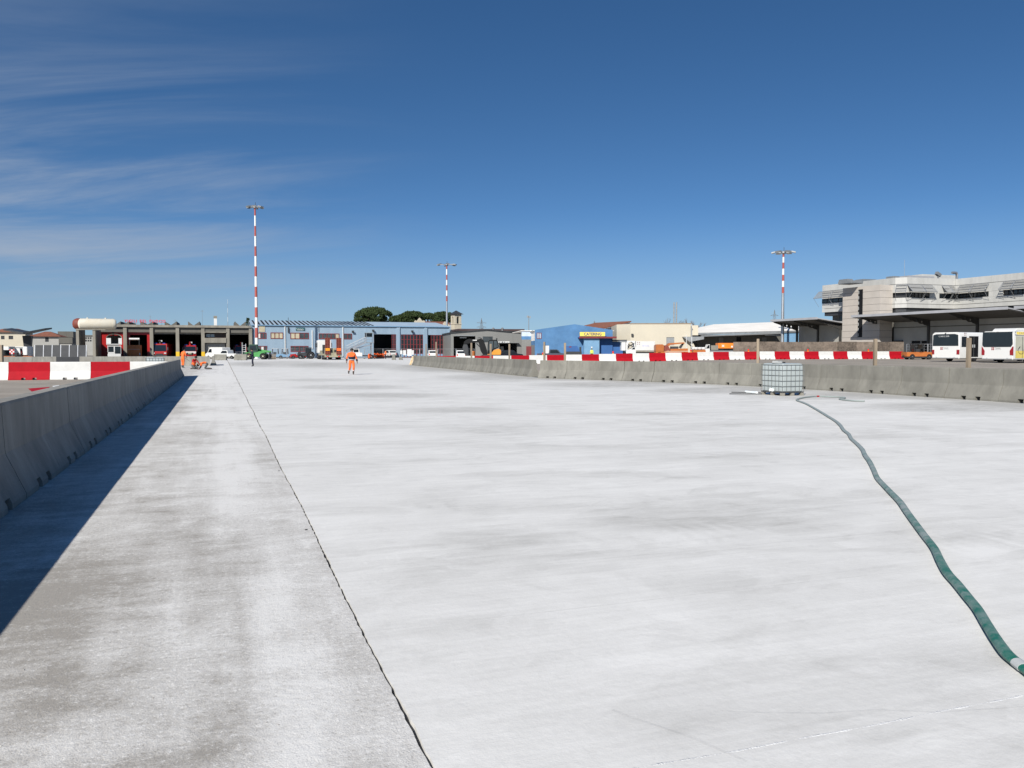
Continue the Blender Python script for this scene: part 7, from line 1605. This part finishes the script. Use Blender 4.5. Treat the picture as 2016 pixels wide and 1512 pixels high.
def stand(dx=0, lean=0, armL=None, armR=None, step=.0, turn=0):
    J = dict(pelvis=(0, 0, .93), spine=(0, .0 - lean * .3, 1.12), chest=(0, -lean, 1.34), neck=(0, -lean * 1.2, 1.50), head=(0, -.02 - lean * 1.4, 1.60), crown=(0, -.015 - lean * 1.4, 1.70),
             shL=(.19, -lean, 1.40), elL=(.26, .02 - lean, 1.13), wrL=(.27, -.06, .88), haL=(.27, -.08, .80), shR=(-.19, -lean, 1.40), elR=(-.26, .02 - lean, 1.13), wrR=(-.27, -.04, .88), haR=(-.27, -.06, .80),
             hiL=(.10, 0, .86), knL=(.11, -.03 - step, .48), anL=(.11, .02 - step * .6, .085), toL=(.12, -.14 - step * .6, .045), hiR=(-.10, 0, .86), knR=(-.11, -.03 + step * .5, .48), anR=(-.11, .02 + step, .085), toR=(-.12, -.13 + step, .045))
    for k, v in (armL or {}).items(): J[k] = v
    for k, v in (armR or {}).items(): J[k] = v
    return J
# hi-vis walker crossing the bright apron
def jacket_bits(t, V):
    c = V['spine']; hip = V['pelvis']
    def band(z, r1, r2, h, m, nm):
        B().lathe([(1, -h / 2), (1.03, 0), (1, h / 2)], (0, 0, 0), 'z', 24); b = B().lathe([(1, -h / 2), (1.03, 0), (1, h / 2)], (0, 0, 0), 'z', 24); b.v = [(c.x + p[0] * r1, c.y + p[1] * r2, p[2] + z) for p in b.v]; b.to(nm, m, t, smooth=True)
    band(1.11, .2, .175, .17, m_navy, 'dark_belt'); band(1.00, .2, .175, .045, m_refl, 'reflective_band')
    for s in 'LR': a, b_ = V['el' + s].lerp(V['wr' + s], .45), V['wr' + s]; B().cyl(a, b_, .062, .056, n=12).to('dark_cuff', m_navy, t, smooth=True)
    for s in 'LR': a, b_ = V['kn' + s].lerp(V['an' + s], .42), V['kn' + s].lerp(V['an' + s], .56); B().cyl(a, b_, .082, .078, n=12).to('leg_band', m_refl, t, smooth=True)
X, Y = gnd(692.5, 737.6); J = stand(lean=.02, step=.14)
J.update(knL=(.12, -.16, .50), anL=(.10, -.02, .085), toL=(.10, -.17, .045), knR=(-.12, -.04, .47), anR=(-.17, .28, .17), toR=(-.17, .20, .06), elL=(.31, .06, 1.14), wrL=(.36, -.02, .90), haL=(.37, -.05, .82), elR=(-.31, .0, 1.14), wrR=(-.34, -.10, .92), haR=(-.345, -.13, .845), head=(.02, -.05, 1.59), crown=(.02, -.05, 1.69), face=(.4, -.9, -.1))
person('person', 'person in orange hi-vis jacket and trousers walking across the bright concrete', (X, Y, 0), R(18), J, m_orange, m_orange, arm=m_orange, extra=jacket_bits, sc=.99)
# person in dark blue near the telehandler, hands together
X, Y = gnd(498, 721.6); J = stand(lean=.05, step=.05)
J.update(elL=(.27, -.05, 1.14), wrL=(.12, -.27, 1.05), haL=(.05, -.31, 1.07), elR=(-.27, -.05, 1.14), wrR=(-.12, -.25, 1.2), haR=(-.06, -.30, 1.25), head=(0, -.12, 1.58), crown=(0, -.14, 1.68), face=(0, -.85, -.5), toR=(-.12, -.10, .045))
person('person', 'person in dark blue clothes standing by the green telehandler looking down', (X, Y, 0), R(-62), J, m_navy, m_navy, shoe=m_blk, sc=1.03)
# standing worker with a rod, back turned, beside the barrier end
X, Y = gnd(360, 724.2); J = stand(lean=.12, step=.06)
J.update(elL=(.27, -.10, 1.16), wrL=(.24, -.28, .98), haL=(.22, -.33, .93), elR=(-.27, -.08, 1.15), wrR=(-.22, -.26, .98), haR=(-.2, -.32, .93), head=(0, -.27, 1.55), crown=(0, -.32, 1.64), face=(0, -.8, -.6))
def rod(t, V): B().tube([V['haR'] + Vector((.0, .05, .05)), V['haR'] + Vector((-.15, -.5, -.45))], .015, 6).to('held_strap', m_dark, t)
person('person', 'worker in orange vest and orange shorts standing behind the shaded barrier end', (X, Y, 0), R(160), J, m_orange, m_orange, arm=m_skin, shoe=m_dgrey, sc=1.0)
p = Vector((X, Y, 0)); 
tag(B().tube([(X + .22, Y - .1, .92), (X + .75, Y - .25, .62)], .018, 6).to('steel_bar', m_dark), 'thin dark bar held out by the worker in orange shorts', 'bar')
# kneeling worker, red sleeves
X, Y = gnd(383, 727.6)
J = dict(pelvis=(0, .18, .36), spine=(0, .10, .54), chest=(0, -.02, .74), neck=(0, -.10, .90), head=(0, -.17, .97), crown=(0, -.21, 1.06), face=(0, -.8, -.6),
         shL=(.19, -.03, .80), elL=(.24, -.20, .58), wrL=(.14, -.36, .48), haL=(.1, -.42, .44), shR=(-.19, -.03, .80), elR=(-.25, -.2, .60), wrR=(-.1, -.34, .68), haR=(-.05, -.38, .74),
         hiL=(.11, .16, .30), knL=(.17, -.26, .12), anL=(.14, .22, .09), toL=(.14, .36, .07), hiR=(-.11, .16, .30), knR=(-.18, -.30, .14), anR=(-.14, .2, .09), toR=(-.14, .34, .07))
def vest(t, V):
    a, b_ = V['pelvis'], V['chest']; d = (b_ - a); B().tube([a + d * .12, a + d * .5, a + d * .98], [.165, .172, .178], 14).to('vest', m_orange, t, smooth=True)
person('person', 'kneeling worker with black hair and red sleeves under an orange vest', (X, Y, 0), R(60), J, m_fire, m_dgrey, arm=m_fire, extra=vest)
# bent worker on hands and knees
X, Y = gnd(401, 727.4)
J = dict(pelvis=(0, .30, .52), spine=(0, .12, .60), chest=(0, -.12, .55), neck=(0, -.30, .46), head=(0, -.40, .40), crown=(0, -.47, .34), face=(0, -.5, -.85),
         shL=(.18, -.16, .52), elL=(.24, -.22, .28), wrL=(.20, -.34, .08), haL=(.2, -.42, .05), shR=(-.18, -.16, .52), elR=(-.24, -.2, .28), wrR=(-.2, -.30, .08), haR=(-.2, -.38, .05),
         hiL=(.11, .30, .46), knL=(.15, .08, .10), anL=(.13, .52, .09), toL=(.13, .64, .07), hiR=(-.11, .30, .46), knR=(-.15, .10, .10), anR=(-.13, .54, .09), toR=(-.13, .66, .07))
person('person', 'worker in orange vest bent low on hands and knees over the concrete', (X, Y, 0), R(-72), J, m_orange, m_dgrey, arm=m_navy)
# people near the hangar and the catering building
X, Y, Z = at(727, 152); J = dict(pelvis=(0, .18, .80), spine=(0, .02, .95), chest=(0, -.18, 1.02), neck=(0, -.36, 1.0), head=(0, -.46, .97), crown=(0, -.54, .95), face=(0, -.7, -.7),
         shL=(.18, -.2, .98), elL=(.22, -.3, .72), wrL=(.2, -.4, .5), haL=(.2, -.43, .44), shR=(-.18, -.2, .98), elR=(-.22, -.3, .72), wrR=(-.2, -.38, .5), haR=(-.2, -.41, .44),
         hiL=(.1, .16, .76), knL=(.12, .02, .44), anL=(.12, .1, .085), toL=(.12, -.05, .045), hiR=(-.1, .16, .76), knR=(-.12, .02, .44), anR=(-.12, .1, .085), toR=(-.12, -.05, .045))
person('person', 'worker in bright red orange bending behind the fence by the passenger stairs', (X, Y, Z), R(30), J, m_orange, m_orange)
X, Y, Z = at(759, 158); person('person', 'worker in orange vest and dark trousers beside the white car in the hangar door', (X, Y, Z), R(120), stand(lean=.03), m_orange, m_navy)
X, Y, Z = at(1165, 131); person('person', 'person in yellow vest seen above the long barrier before the catering entrance', (X, Y, Z), R(200), stand(), m_vestY, m_navy)
